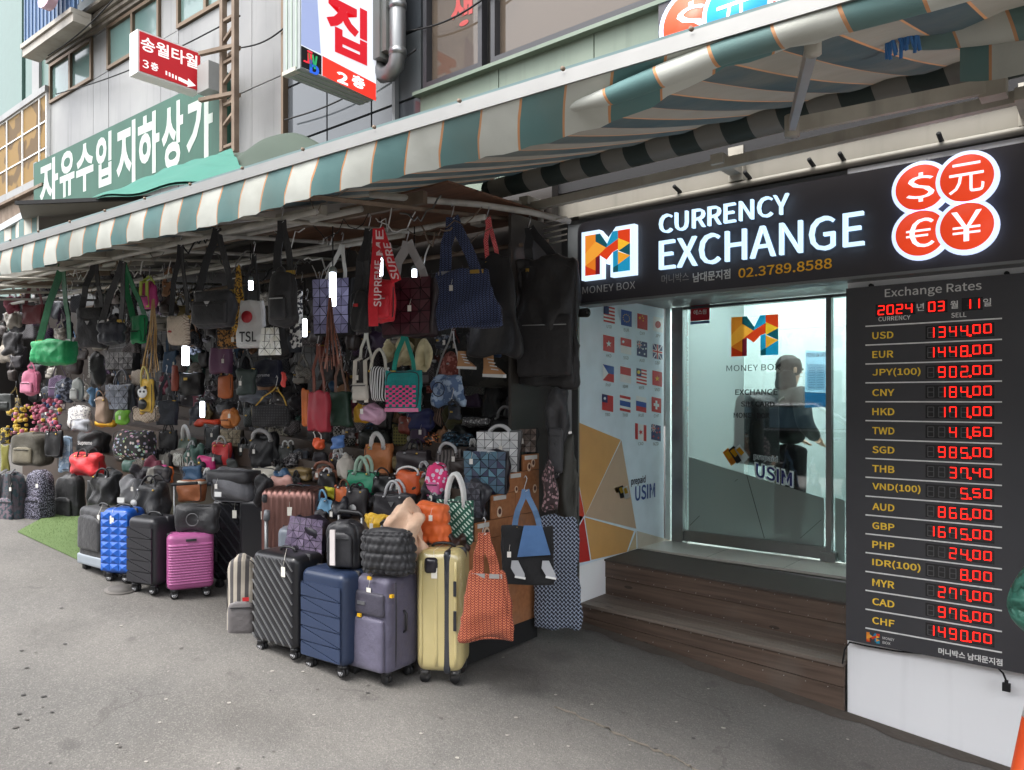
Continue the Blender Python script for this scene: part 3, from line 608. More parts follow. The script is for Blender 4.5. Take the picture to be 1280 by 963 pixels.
def led_row(x0, x1, zc, main, cents, hh):
    mb = MB(); mb.box((x0, BY - .002, zc - hh), (x1, BY + .001, zc + hh)); pn = mb.build('led_display', M('gls', (38, 38, 40), r=.2), bd)
    n = 4; W_ = (x1 - x0) * .66 / 4; uh = MB()
    for i, ch in enumerate(main):
        O = (x0 + W_ * (i + .22), 0, zc - hh * .78); w, h = W_ * .55, hh * 1.5
        if ch != ' ': mb = MB(); dots(mb, O, w, h, SEG[ch]); mb.build('digit', led, pn)
        dots(uh, O, w, h, 'abcdefg' if ch == ' ' else [s for s in 'abcdefg' if s not in SEG[ch]], .0022)
    uh.build('unlit_dots', unl, pn)
    W2 = (x1 - x0) * .31 / 2; xb_ = x0 + (x1 - x0) * .675
    mb = MB(); dots(mb, (xb_ - W_ * .12, 0, zc - hh * .8), .004, .003, 'a', .004); mb.build('digit', led, pn)
    for i, ch in enumerate(cents):
        mb = MB(); dots(mb, (xb_ + W2 * (i + .2), 0, zc - hh * .45), W2 * .6, hh * 1.2, SEG[ch]); mb.build('digit', led, pn)
for k, (c, a, b) in enumerate(ROW):
    zc = zl0 - pit * (k + .5); h = .032; w = {3: .115, 8: .245}[len(c)]
    if c == 'USD' or c == 'EUR': w = .11
    mb = MB(); letter(mb, c, (cx0, BY - .003, zc - .022), (w, 0, 0), (0, 0, .04 if len(c) == 3 else .05), (0, -1, 0), .02); mb.build('lettering', yl, bd)
    led_row(dx0, dx1, zc, a, b, .036)
# date row
zc = at(1097, 388.5, Y=BY)[2]
def digits(x0, x1, s, parent=bd):
    a, b = at(x0, 388, Y=BY)[0], at(x1, 388, Y=BY)[0]; w = (b - a) / len(s)
    mb = MB(); mb.box((a - .01, BY - .002, zc - .034), (b + .005, BY + .001, zc + .034)); pn = mb.build('led_display', M('gls', (38, 38, 40), r=.2), parent)
    for i, ch in enumerate(s): mb = MB(); dots(mb, (a + w * (i + .12), 0, zc - .024), w * .62, .048, SEG[ch]); mb.build('digit', led, pn)
digits(1097, 1143, '2024'); digits(1160, 1183, '03'); digits(1205, 1227, '11')
for ch, x in (('년', 1146), ('월', 1188), ('일', 1229)):
    a = at(x, 388, Y=BY)[0]; mb = MB(); letter(mb, ch, (a, BY - .003, zc - .018), (.036, 0, 0), (0, 0, .042), (0, -1, 0), .01); mb.build('lettering', lw, bd)
a = at(1083, 802, Y=BY - .003); logo(bd, a, (.07, 0, 0), (0, 0, .055))
mb = MB(); letter(mb, 'MONEY', (a[0] + .085, a[1], a[2] + .03), (.06, 0, 0), (0, 0, .015), (0, -1, 0)); letter(mb, 'BOX', (a[0] + .085, a[1], a[2] + .005), (.04, 0, 0), (0, 0, .015), (0, -1, 0))
mb.build('lettering', lw, bd)
mb = MB(); lety(mb, '머니박스 남대문지점', 1173, 1253, 809.5, 818, BY - .003, .02); mb.build('lettering', lw, bd)
for px in (1088, 1258):
    p = at(px, 357 if px < 1100 else 343, Y=BY); mb = MB(); mb.cyl((p[0], BY + .02, bzt + .006), (0, 1, 0), .012, .03, 10); mb.build('bracket', dark, bd)
# cable and plug below the board
cb = thing('power_cable', (-.6, BY, bzb), 'black power cable looping under the rates board to a hanging plug', 'cable')
q = lambda a, b: at(a, b, Y=BY + .02)
mb = MB(); mb.tube([q(1053, 830), q(1056, 812), q(1062, 803), q(1085, 808), q(1120, 814), q(1160, 818), q(1200, 824), q(1244, 832), q(1254, 842), q(1258, 852)], .005, 6); mb.build('wire', dark, cb)
p = q(1258, 858); mb = MB(); mb.box(tuple(p + (-.018, -.012, -.025)), tuple(p + (.018, .012, .015))); mb.box(tuple(p + (-.008, -.008, .015)), tuple(p + (.008, .008, .03))); mb.build('plug', dark, cb)
# ================================================================== the buildings above
UY = 4.78
def frame_rect(mb, x0, x1, z0, z1, y, w=.045, d=.05):
    mb.box((x0, y - d, z0), (x0 + w, y + .02, z1)); mb.box((x1 - w, y - d, z0), (x1, y + .02, z1)); mb.box((x0 + w, y - d, z0), (x1 - w, y + .02, z0 + w)); mb.box((x0 + w, y - d, z1 - w), (x1 - w, y + .02, z1))
# --- steel panel building on the left
b1 = thing('panel_building', (-9, UY, 2), 'pale steel panel building with brown framed windows above the stall', 'building')
xe = at(357, 150, Y=UY)[0]; xl = at(62, 200, Y=UY)[0]
zs = at(62, 100, Y=UY)[2]
mb = MB(); mb.box((xl, UY + .03, 1.2), (xe, UY + 5, 14)); mb.build('wall', M('pls', (90, 90, 88)), b1)
brz = M('met', (120, 104, 88), r=.5)
wl = [((64, 113), (78, 140)), ((133, 192), (30, 90)), ((213, 282), (-12, 42))]
cols = [62, 66, 113, 126, 190, 212, 283, 320, 357]
xsn = [at(c, 100, Y=UY)[0] for c in (62, 128, 212, 290, 357)]
wt, wb = at(64, 82, Y=UY)[2], at(64, 131, Y=UY)[2]
# wall cladding panels, each its own, round the windows
wins = [(at(a, 0, Y=UY)[0], at(b, 0, Y=UY)[0]) for a, b in ((64, 113), (131, 192), (213, 283))]
edges = [xl]
for a, b in wins: edges += [a, b]
edges += [at(300, 0, Y=UY)[0], xe]
for i in range(len(edges) - 1):
    a, b = edges[i] + .006, edges[i + 1] - .006
    if b - a < .03: continue
    isw = i % 2 == 1 and i < 6
    zz = [1.3, 2.6, 3.55, wb] if isw else [1.3, 2.6, 3.55, wb, wt, wt + 1.4, wt + 2.8]
    if i >= 6: zz = [1.3, 3.0, 4.35, 5.7, 7.2, 9]
    for j in range(len(zz) - 1):
        mb = MB(); mb.box((a, UY - random.uniform(0, .006), zz[j] + .006), (b, UY + .028, zz[j + 1] - .006)); mb.build('wall_panel', metalp, b1)
for i, (a, b) in enumerate(wins):
    mb = MB(); frame_rect(mb, a, b, wb, wt + .5 * 0, UY, .05, .04); m = (a + b) / 2; mb.box((m - .03, UY - .038, wb + .051), (m + .03, UY + .02, wt - .051)); w = mb.build('window', brz, b1)
    for c, d in ((a + .052, m - .032), (m + .032, b - .052)): mb = MB(); mb.box((c, UY + .002, wb + .052), (d, UY + .01, wt - .052)); mb.build('pane', mirror((96, 120, 116), .12), w)
mb = MB()
for k, (dz, dy) in enumerate(((.0, .06), (.06, .1), (.12, .14), (.2, .22))): mb.box((xl, UY - dy, wt + .03 + dz), (edges[6] + .6, UY, wt + .085 + dz))
mb.build('ledge', wallmat('aged_metal', (120, 112, 102), (148, 140, 128), 3, .5, .4, .3), b1)
p0, p1 = at(0, 0, Y=UY), None
# projecting upper storey far left with blue sign
mb = MB(); zb2 = at(30, 60, Y=UY - .5)[2]
x0 = at(27, 60, Y=UY - .5)[0]; mb.box((x0, UY - .5, zb2 - .12), (edges[3], UY - .25, zb2 + .0)); mb.box((x0, UY - .53, zb2 + .002), (edges[3], UY - .25, zb2 + .07)); mb.build('canopy_edge', wallmat('edge_metal', (166, 160, 150), (140, 132, 120), 2, .5, .4), b1)
mb = MB(); mb.box((x0 + .05, UY - .48, zb2 + .072), (edges[3], UY - .44, zb2 + 2.4)); mb.build('upper_sheet', M('pls', (66, 92, 128), r=.5), b1)
mb = MB(); L = [x0 + .05 + k * .14 for k in range(30)]
for x in L: mb.box((x, UY - .495, zb2 + .075), (x + .03, UY - .482, zb2 + 2.4))
mb.build('sheet_ribs', M('pls', (84, 110, 140)), b1)['kind'] = 'stuff'
pk = at(62, 2, Y=UY - .62)
mb = MB(); letter(mb, '방', (pk[0] - .3, UY - .62, pk[2] - .1), (.55, 0, 0), (0, 0, .6), (0, -1, 0), .05, .12); mb.build('lettering', M('pls', (206, 170, 186)), b1)
mb = MB(); xv = at(22, 60, Y=UY - .3)[0]; mb.box((xv - .25, UY + .02, 1.5), (xv + .05, UY + .3, 9)); mb.build('corner_post', metalp, b1)
for z in (4.2, 5.0, 5.8): mb = MB(); mb.box((xv - .02, UY - .04, z), (xv + .12, UY + .02, z + .25)); mb.build('junction_box', M('met', (120, 122, 122)), b1)
# building beyond: pale teal
b0 = thing('teal_building', (-14, UY + .5, 2), 'pale teal glazed building at the far left edge beyond the corner post', 'building')
mb = MB(); mb.box((-24, UY + .1, 1), (xv - .26, UY + 5, 12)); mb.build('wall', M('pls', (70, 94, 88), r=.5), b0)
for k in range(5): mb = MB(); mb.box((-20 + k * 1.6, UY + .05, 3 + .02), (-20 + k * 1.6 + 1.4, UY + .095, 11)); mb.build('pane', M('pls', (80, 106, 98), r=.4), b0)
# gold glazed shop front
g1 = thing('gold_shopfront', (-9.6, 3.9, 2), 'gold mirrored panel shopfront with white frames at the left edge', 'shop front')
GY = 4.74; gx1 = at(59, 180, Y=GY)[0]; gz1 = at(59, 117, Y=GY)[2]; gz0 = at(59, 232, Y=GY)[2]
q_ = NT('gold_panel'); q_.l(q_.mix(q_.ramp(q_.noise(2.2, 1), .48, .5), lin((84, 62, 24)), lin((124, 96, 44))), q_.b.inputs['Base Color']); q_.b.inputs['Roughness'].default_value = .55; q_.b.inputs['Specular IOR Level'].default_value = .2
hh = (gz1 - gz0) / 3.4
for i in range(5):
    xr = gx1 - (.0 if i == 0 else .32 + (i - 1) * .8); xl_ = gx1 - (.32 + i * .8)
    for j in range(3): mb = MB(); z = gz1 - (j + 1) * hh; mb.box((xl_ + .015, GY, z + .012), (xr - .015, GY + .05, z + hh - .012)); mb.build('panel', q_.m, g1)
mb = MB()
for i in range(6): x = gx1 - (0 if i == 0 else .32 + (i - 1) * .8); mb.box((x - .0145, GY - .02, gz0 + .2), (x + .0145, GY + .045, gz1 - .002))
for j in range(4): mb.box((gx1 - 3.8, GY - .016, gz1 - j * hh - .011), (gx1 + .02, GY + .04, gz1 - j * hh + .011))
mb.build('frame', white, g1)
mb = MB(); mb.box((gx1 - 4, GY - .05, gz1 + .013), (gx1 + .04, GY + .05, gz1 + .12)); mb.build('cornice', metalp, g1)
mb = MB(); mb.box((gx1 - 4, GY - .06, gz0 + .02), (gx1 + .05, GY + .05, gz1 - 3 * hh - .013)); mb.build('sill', metalp, g1)
mb = MB(); mb.box((gx1 - 4, GY - .1, gz0 - .03), (gx1 + .05, GY + .05, gz0 + .018)); mb.box((gx1 - 4, GY - .02, gz0 - 1.2), (gx1, GY + .3, gz0 - .031)); mb.build('shutter_box', rust, g1)
# --- green arcade sign
gs = thing('arcade_sign', (-8.6, UY - .1, 3), 'long green sign with white brush letters of the underground arcade', 'sign')
GS = UY - .12
a, b = at(43, 195, Y=GS), at(266, 78, Y=GS); z1 = a[2]
z1 = at(213, 113, Y=GS)[2]; zb = at(44, 262, Y=GS)[2]
gq = wallmat('sign_green', (22, 72, 56), (32, 82, 66), 1.4, .6, .25)
mb = MB(); mb.box((a[0], GS, zb - .3), (b[0], GS + .08, z1)); mb.build('board', gq, gs)
wp = wallmat('sign_white', (176, 186, 178), (160, 170, 164), 6, .7, .2)
zt_, zb_ = None, None
for ch, x0, x1, yt, yb in (('자', 50, 71, 205, 262), ('유', 73, 90, 193, 249), ('수', 92, 112, 184, 243), ('입', 115, 133, 171, 236), ('지', 139, 161, 158, 234), ('하', 164, 189, 146, 222), ('상', 192, 217, 132, 214), ('가', 221, 252, 120, 203)):
    mb = MB(); lety(mb, ch, x0, x1, yt, yb, GS - .003, .03); mb.build('lettering', wp, gs)
pv = Vector(at(64, 131, Y=UY)); pv.z = 0
for t_ in (b1, gs):
    Rm = Matrix.Rotation(math.radians(1.6), 3, 'Z'); l0 = Vector(t_.location); t_.location = pv + Rm @ (l0 - pv); t_.rotation_euler = (0, 0, math.radians(1.6))
# --- red arrow sign on its truss
rs = thing('arrow_sign', at(208, 90, X=-8.6), 'small red light box with white lettering and an arrow to the third floor', 'sign')
RX = -8.6; A = at(172, 88, X=RX); B = at(251, 88, X=RX); zt = at(172, 36, X=RX)[2]; zb = at(172, 90, X=RX)[2]
mb = MB(); mb.box((RX - .2, A[1], zb), (RX - .004, B[1], zt)); mb.build('case', white, rs)
mb = MB(); mb.box((RX - .003, A[1] + .02, zb + .02), (RX + .006, B[1] - .01, zt - .02)); mb.build('face', M('emi', (176, 26, 36), s=0.0864), rs)
wE = M('emi', (240, 230, 228), s=0.18)
mb = MB(); letx(mb, '송월타월', 176, 247, 44, 62, RX + .009, .015); letx(mb, '3', 178, 186, 74, 84, RX + .009, .01); letx(mb, '층', 188.5, 198, 77, 87, RX + .009, .02); mb.build('lettering', wE, rs)
mb = MB()
def rx(px, py): return at(px, py, X=RX + .009)
for k in range(4): x = 207 + k * 4; y = 88.5 + k * 1.9; mb.poly([rx(x, y), rx(x + 2, y + 1), rx(x + 2, y + 6), rx(x, y + 5)])
mb.poly([rx(223, 96), rx(235, 102), rx(235, 98), rx(245, 107.5), rx(234, 109), rx(235, 106.3), rx(223, 100.5)]); mb.build('arrow', wE, rs)
tr = thing('sign_truss', (-8.4, 4.6, 3), 'rusty steel lattice post and bracket holding the red arrow sign', 'post')
for nm, l in (('rail', [((279, -40), (281, 190))]), ('rail', [((294, -40), (297, 190))])):
    for (p, q2) in l:
        a, b = at(*p, Y=4.5), at(p[0], q2[1], Y=4.5); mb = MB(); mb.bar(a, b, .06, .06); mb.build(nm, rust, tr)
a0, a1 = at(279, 0, Y=4.5)[0], at(294, 0, Y=4.5)[0]
z0 = at(280, 185, Y=4.5)[2]
for k in range(16):
    z = z0 + k * .24; mb = MB(); mb.bar((a0, 4.5, z), (a1, 4.5, z + (.12 if k % 2 else 0)), .04, .03); mb.build('rung', rust, tr)
for z in (at(250, 82, Y=4.5)[2], at(250, 138, Y=4.5)[2]):
    mb = MB(); mb.bar((at(255, 0, Y=4.4)[0], 4.35, z), (a1, 4.5, z), .05, .04); mb.bar((at(262, 0, Y=4.4)[0], 4.6, z), (a1, 4.55, z), .04, .04); mb.build('bracket', rust, tr)
mb = MB(); p = at(258, 100, Y=4.55); mb.box((p[0] - .12, 4.5, p[2] - .15), (p[0] + .14, 4.7, p[2] + .18)); mb.build('junction_box', M('pls', (150, 152, 150)), tr)
# --- large light box sign of the second floor shop
ls = thing('light_box_sign', (-5.4, 4.1, 4.8), 'tall white projecting light box with red lettering for the second floor', 'sign')
LX = at(471, 100, Y=4.55)[0]; A = at(375.5, 85, X=LX); zb = A[2]; y0, y1 = A[1], 4.55
mb = MB(); mb.box((LX - .25, y0, zb), (LX - .004, y1, zb + 2.6)); mb.build('case', M('pls', (140, 146, 144), r=.5), ls)
mb = MB()
for k in range(3): mb.box((LX - .20 + k * .07, y0 - .006, zb + .02), (LX - .185 + k * .07, y0 + .001, zb + 2.6)); mb.box((LX - .20 + k * .07, y0, zb - .006), (LX - .19 + k * .07, y1, zb + .001))
mb.build('seam_strip', M('pls', (150, 164, 150)), ls)
mb = MB(); mb.box((LX - .256, y0 - .008, zb - .004), (LX - .06, y0 + .05, zb + .03)); mb.build('corner_cap', dirty, ls)
def lx(px, py, o=0): return at(px, py, X=LX + .006 + o)
mb = MB(); mb.box((LX - .003, y0 + .01, zb + .01), (LX + .004, y1 - .01, zb + 2.6)); mb.build('face', M('emi', (206, 210, 218), s=0.194), ls)
mb = MB(); mb.poly([lx(403, 70), lx(403, 94.5), lx(470, 126.5), lx(470, 105)][::1]); mb.build('red_band', M('emi', (222, 50, 36), s=0.18), ls)
mb = MB(); mb.poly([lx(377, -60), lx(376.5, 56), lx(401, 67.5), lx(393, -60)]); mb.build('blue_wedge', M('emi', (138, 150, 186), s=0.202), ls)
mb = MB(); mb.poly([lx(376.5, 57), lx(376.5, 84), lx(402, 94), lx(402, 70)]); mb.build('black_square', M('pls', (18, 22, 26)), ls)
rE = M('emi', (196, 20, 36), s=0.158)
mb = MB(); S = lambda l: mb.poly([lx(a, b, .002) for a, b in l])
letx(mb, '집', 408, 459, -12, 60, LX + .009, .03); mb.build('lettering', rE, ls)
mb = MB(); letx(mb, '2', 421, 435, 88, 102, LX + .012, .04); letx(mb, '층', 440, 456, 92, 107, LX + .012, .04); mb.build('lettering', M('emi', (245, 238, 235), s=0.238), ls)
for ch, x, y, c in (('j', 379, 60, (214, 44, 60)), ('w', 385, 66, (40, 150, 90)), ('b', 387, 74, (36, 90, 200))):
    mb = MB(); letx(mb, ch, x, x + 12, y, y + 17, LX + .012, .03); mb.build('lettering', M('emi', c, s=0.18), ls)
mb = MB(); mb.bar((LX - .1, y1, zb + .8), (LX - .1, UY + .1, zb + .8), .06, .06); mb.bar((LX - .1, y1, zb + 2.2), (LX - .1, UY + .1, zb + 2.2), .06, .06); mb.build('bracket', steel, ls)
# --- grey reflective facade in the middle
b2 = thing('dark_glass_building', (-6, UY, 3), 'dark glass and grey tile facade behind the light box sign', 'building')
x0, x1 = xe + .03, at(527, 150, Y=UY)[0]
mb = MB(); mb.box((x0, UY + .06, 1.6), (x1, UY + 5, 14)); mb.build('wall', M('pls', (60, 62, 64)), b2)
xs_ = np.linspace(x0, x1, 4)
for i in range(3):
    for j in range(9):
        z = 2.3 + j * .62; mb = MB(); mb.box((xs_[i] + .012, UY + random.uniform(0, .004), z + .012), (xs_[i + 1] - .012, UY + .05, z + .608)); mb.build('glass_panel', mirror((70, 74, 78) if (i + j) % 3 else (84, 88, 90), .05), b2)
mb = MB(); mb.box((x0 - .03, UY - .06, 1.6), (x0 + .011, UY + .05, 12)); mb.build('corner_mullion', brz, b2)
# --- upper wall of the exchange building: pale green ledge and big windows
b3 = thing('green_panel_building', (-2.5, UY, 3.5), 'building with pale green panels and large dark framed windows above the awning', 'building')
x0 = at(525, 118, Y=UY)[0]; zl = at(525, 118, Y=UY)[2]
mb = MB(); mb.box((x0 + .01, UY + .05, H + 1.6), (6, UY + 5, 14)); mb.build('wall', M('pls', (64, 62, 60)), b3)
px_ = [x0] + [x0 + .95 * k for k in range(1, 12)]
for i in range(len(px_) - 1): mb = MB(); mb.box((px_[i] + .005, UY, H + 1.63), (px_[i + 1] - .005, UY + .048, zl - .03)); mb.build('wall_panel', greenp, b3)
mb = MB(); mb.box((x0 - .03, UY - .07, zl - .03), (6, UY + .04, zl)); mb.build('ledge', greenp, b3)
wx = [x0 + .09, at(607, 60, Y=UY)[0], at(618, 60, Y=UY)[0], x0 + 2.9, x0 + 3.0, x0 + 4.9, x0 + 5, 5.5]
fr = M('pls', (44, 44, 48), r=.4)
for i in range(0, 8, 2):
    a, b = wx[i], wx[i + 1]; top = zl + (1.0 if i == 0 else 2.0)
    mb = MB(); frame_rect(mb, a, b, zl + .01, zl + 2.6, UY, .045, .05)
    if i == 0: mb.box((a + .046, UY - .05, zl + .95), (b - .046, UY + .02, zl + 1.02)); mb.bar((a + .2, UY - .06, zl + 1.1), (b - .1, UY - .2, zl + 1.06), .03, .03)
    w = mb.build('window', fr, b3)
    mb = MB(); mb.box((a + .046, UY + .022, zl + .056), (b - .046, UY + .03, zl + (.949 if i == 0 else 2.5))); mb.build('pane', mirror((84, 74, 64), .04), w)
    mb = MB(); mb.box((a, UY + .047 + .02 * (i == 0), zl), (b, UY + .0475 + .02 * (i == 0), zl + 2.6)); mb.build('blind', M('pls', (128, 112, 96)), w)
    if i == 0: mb = MB(); mb.box((a + .046, UY + .022, zl + 1.021), (b - .046, UY + .03, zl + 2.5)); mb.build('pane', mirror((84, 74, 64), .04), w)
# letters seen in the upstairs windows
for body, bx_, z_, w_, h_ in (('생', 562, .42, .26, .36), ('9', 752, .72, .12, .12)):
    p = at(bx_, 60, Y=UY); mb = MB(); letter(mb, body, (p[0], UY + .018, zl + z_), (w_, 0, 0), (0, 0, h_), (0, -1, 0), .03); mb.build('window_lettering', M('pls', (170, 60, 56)), b3)
pz = at(828, 40, Y=UY - .1)
cs = thing('coin_sign', pz, 'upstairs sign of overlapping red and blue currency coins above the awning', 'sign')
mb = MB(); mb.box((at(823, 40, Y=UY - .06)[0], UY - .06, at(828, 60, Y=UY)[2]), (at(1100, 40, Y=UY)[0], UY - .01, at(828, 60, Y=UY)[2] + .9)); mb.build('backing', charc, cs)
coins(cs, [(864, 28, '$', (222, 66, 32)), (922, 12, '元', (30, 140, 190)), (975, -4, '¥', (222, 66, 32))], UY - .1, .24, .3)
# pipe and unit between
dp = thing('drain_pipe', (-5, 4.5, 4), 'round metal flue pipe with a bend at its foot beside the light box sign', 'pipe')
P_ = lambda a, b: at(a, b, Y=4.6)
mb = MB(); mb.tube([P_(497, -60), P_(497, 66), P_(495, 82), P_(488, 92), P_(479, 94), P_(473, 86), P_(472, 76)], .075, 14); mb.build('pipe', alu, dp)
for y in (8, 66): mb = MB(); c = P_(497, y); mb.tube([c - np.array((0, 0, .03)), c + np.array((0, 0, .03))], .083, 14); mb.build('collar', steel, dp)
mb = MB(); a = P_(474, 20); mb.box((a[0] - .02, 4.5, a[2] - .45), (a[0] + .12, 4.7, a[2] + .2)); a = P_(487, 0); mb.box((a[0] - .05, 4.52, a[2] - .5), (a[0] + .04, 4.7, a[2] + .4)); mb.build('meter_box', M('pls', (110, 112, 108)), dp)
mb = MB(); a = P_(480, 150); mb.bar((a[0], 4.74, a[2] - .4), (a[0], 4.74, a[2] + 2), .05, .04); mb.build('strut', alu, dp)

# ================================================================== awnings
def awnmat(c1=(188, 190, 182), c2=(88, 122, 121), nm='striped_canvas'):
    q = NT(nm); P = q.b.inputs; g = q.n('UVMap'); s = q.n('SeparateXYZ'); q.l(g.outputs[0], s.inputs[0])
    u = q.math('FRACT', s.outputs[0]); st = q.math('GREATER_THAN', u, .5)
    a = q.mix(st, lin(c1), lin(c2))
    e = q.math('MAXIMUM', q.math('LESS_THAN', u, .025), q.math('LESS_THAN', q.math('ABSOLUTE', q.math('SUBTRACT', u, .5)), .015))
    a = q.mix(e, a, lin((196, 140, 96)))
    a = q.mix(q.math('MULTIPLY', q.ramp(q.noise(2.2, 6), .42, .72), .5), a, lin((112, 108, 96)))
    q.l(a, P['Base Color']); P['Roughness'].default_value = .8
    q.bump(q.noise(3.5, 4), .4, .03); q.bump(q.noise(180, 2), .2, .002)
    t = q.n('BsdfTranslucent'); q.l(a, t.inputs[0]); mx = q.n('MixShader'); mx.inputs[0].default_value = .07; q.l(q.b.outputs[0], mx.inputs[1]); q.l(t.outputs[0], mx.inputs[2]); q.l(mx.outputs[0], q.out.inputs[0])
    return q.m
canvas = awnmat(); shaded_canvas = awnmat((138, 134, 124), (60, 76, 80), 'shade_tinted_canvas')  # second copy of the stripes, darkened to paint in the shade under the awning
def cloth(name, P, U, parent, m=canvas):     # grid with stripe coordinate U in its uv
    mb = MB(); mb.grid(P); o = mb.build(name, m, parent); me = o.data; uv = me.uv_layers.new(name='UVMap'); Uf = np.asarray(U, float).reshape(-1)
    idx = np.zeros(len(me.loops), int); me.loops.foreach_get('vertex_index', idx); d = np.zeros((len(idx), 2)); d[:, 0] = Uf[idx]; uv.data.foreach_set('uv', d.reshape(-1)); return o
aw = thing('striped_awning', (-2.5, 2.5, 3), 'long green and cream striped retractable awning over the bag stall', 'awning')
BA, BB = np.array((-5.77, 1.68, H + 1.0)), np.array((-1.01, 1.93, H + 1.0)); bd_ = (BB - BA) / (BB[0] - BA[0])
def barp(x): return BA + bd_ * (x - BA[0])
PIT = .335
mb = MB(); mb.bar(barp(-7.6) + (0, .03, .02), barp(1.0) + (0, .03, .02), .05, .035); mb.bar(barp(-7.6) + (0, -.012, -.002), barp(1.0) + (0, -.012, -.002), .012, .035); mb.build('front_bar', M('met', (150, 150, 148), r=.6), aw)
mb = MB(); mb.bar(barp(-7.6) + (0, .05, .047), barp(1.0) + (0, .05, .047), .06, .014); mb.build('front_bar_cover', M('pls', (84, 108, 108)), aw)
for x in np.arange(-6.8, .5, .42): mb = MB(); mb.cyl(barp(x) + (0, -.02, .03), (0, 1, 0), .007, .01, 8); mb.build('bolt', rust, aw)
xg = np.arange(-7.6, 1.3, .06); tg = np.linspace(0, 1, 16)
P = np.zeros((len(tg), len(xg), 3)); U = np.zeros((len(tg), len(xg)))
for i, t in enumerate(tg):
    for j, x in enumerate(xg):
        b = barp(x); y = b[1] + .06 + (4.3 - b[1] - .06) * t; z = b[2] + .02 + (H + 1.66 - b[2]) * t - .035 * math.sin(math.pi * t) * (1 + .3 * math.sin(x * 2.1)) + .012 * math.sin(x / PIT * 2 * math.pi)
        P[i, j] = (x, y, z); U[i, j] = x / PIT
cloth('canvas', P, U, aw, shaded_canvas)
# hanging valance; to the right it has been rolled inwards round the hem
n = 14; P = []; U = []
for k in range(n):
    v = k / (n - 1); row = []; ur = []
    for x in xg[xg < -.55]:
        b = barp(x); s = min(1, max(0, (x + 2.6) / 1.5)); drop = float(np.interp(x, [-2.4, -1.56, -1.2, -.9], [.15, .115, .085, .02])) + .01 * math.sin(x * 3.3)
        wv = .012 * math.sin(x / PIT * 2 * math.pi * 2)
        row.append((x, b[1] - .01 + wv * v + s * v * .12 + .02 * v * v, b[2] - .02 - drop * v)); ur.append(x / PIT + .25 * v)
    P.append(row); U.append(ur)
cloth('valance', np.array(P), np.array(U), aw)
def roll(name, pts, r, parent, du=0, m=canvas, nn=14, lump=0):
    pts = np.array(pts, float); L = [0]
    for i in range(1, len(pts)): L.append(L[-1] + np.linalg.norm(pts[i] - pts[i - 1]))
    T = np.arange(0, L[-1], .04); C = np.stack([np.interp(T, L, pts[:, k]) for k in range(3)], 1); R = np.interp(T, L, r) if hasattr(r, '__len__') else np.full(len(T), r)
    P = np.zeros((nn + 1, len(T), 3)); U = np.zeros((nn + 1, len(T)))
    for i in range(nn + 1):
        a = 2 * math.pi * i / nn; rr = R * (1 + lump * np.sin(T * 9 + a * 2)); P[i] = C + np.stack([0 * T, rr * math.cos(a), rr * math.sin(a)], 1); U[i] = (C[:, 0] + .3 * R * math.sin(a)) / PIT + du
    return cloth(name, P, U, parent, m)
h0, h1, h2, h3 = at(672, 146, Y=1.985), at(770, 118, Y=1.94), at(905, 64, Y=1.96), at(1143, -4, Y=2.0)
roll('rolled_hem', [h0, h1, h2, h3, h3 + (h3 - h2) * .8], [.004, .028, .037, .042, .042], aw, .1, lump=.06)
a, b = at(1165, 44, Y=2.9), at(1282, 26, Y=2.85)
a2 = at(1060, 60, Y=2.95)
sa = thing('second_rolled_awning', a, 'rolled end of striped awning tied with rope beside the folding arm', 'awning')
roll('rolled_canvas', [a2, a, b, b + (b - a) * 1.5], [.01, .05, .055, .06], sa, .3, lump=.08)
fl = MB(); q1, q2 = a + (b - a) * .3, b + (b - a) * 1.0
P = np.array([[q1 * (1 - u) + q2 * u + np.array((0, .03 + .02 * math.sin(9 * u), -.14 * v - .02)) for u in np.linspace(0, 1, 20)] for v in np.linspace(0, 1, 6)]); cloth('loose_flap', P, P[:, :, 0] / PIT, sa)
rp = thing('rope_bundle', at(1130, 42, Y=2.85), 'knot of blue rope tied round the rolled awning', 'rope')
mb = MB(); c0 = at(1135, 42, Y=2.85)
for k in range(16):
    o = np.array((random.uniform(-.07, .07), random.uniform(-.02, .02), 0)); mb.tube([c0 + o + (0, 0, .06), c0 + o + (random.uniform(-.01, .01), -.03, 0), c0 + o + (random.uniform(-.01, .01), 0, -.06 + random.uniform(-.02, .02))], .006, 6)
mb.tube([c0 + (-.13, 0, .0), c0 + (-.05, -.03, .01), c0 + (.05, -.03, .0), c0 + (.1, 0, .05), c0 + (.14, 0, .2)], .008, 6); mb.build('rope', M('fab', (44, 96, 150)), rp)
mb = MB(); mb.tube([at(1046, 42, Y=2.2), at(1062, 30, Y=2.25), at(1076, -6, Y=2.3)], .005, 6); mb.tube([c0 + (.08, 0, 0), at(1170, 20, Y=2.7), at(1182, -10, Y=2.6)], .005, 6); mb.build('green_cord', M('fab', (50, 140, 110)), rp)
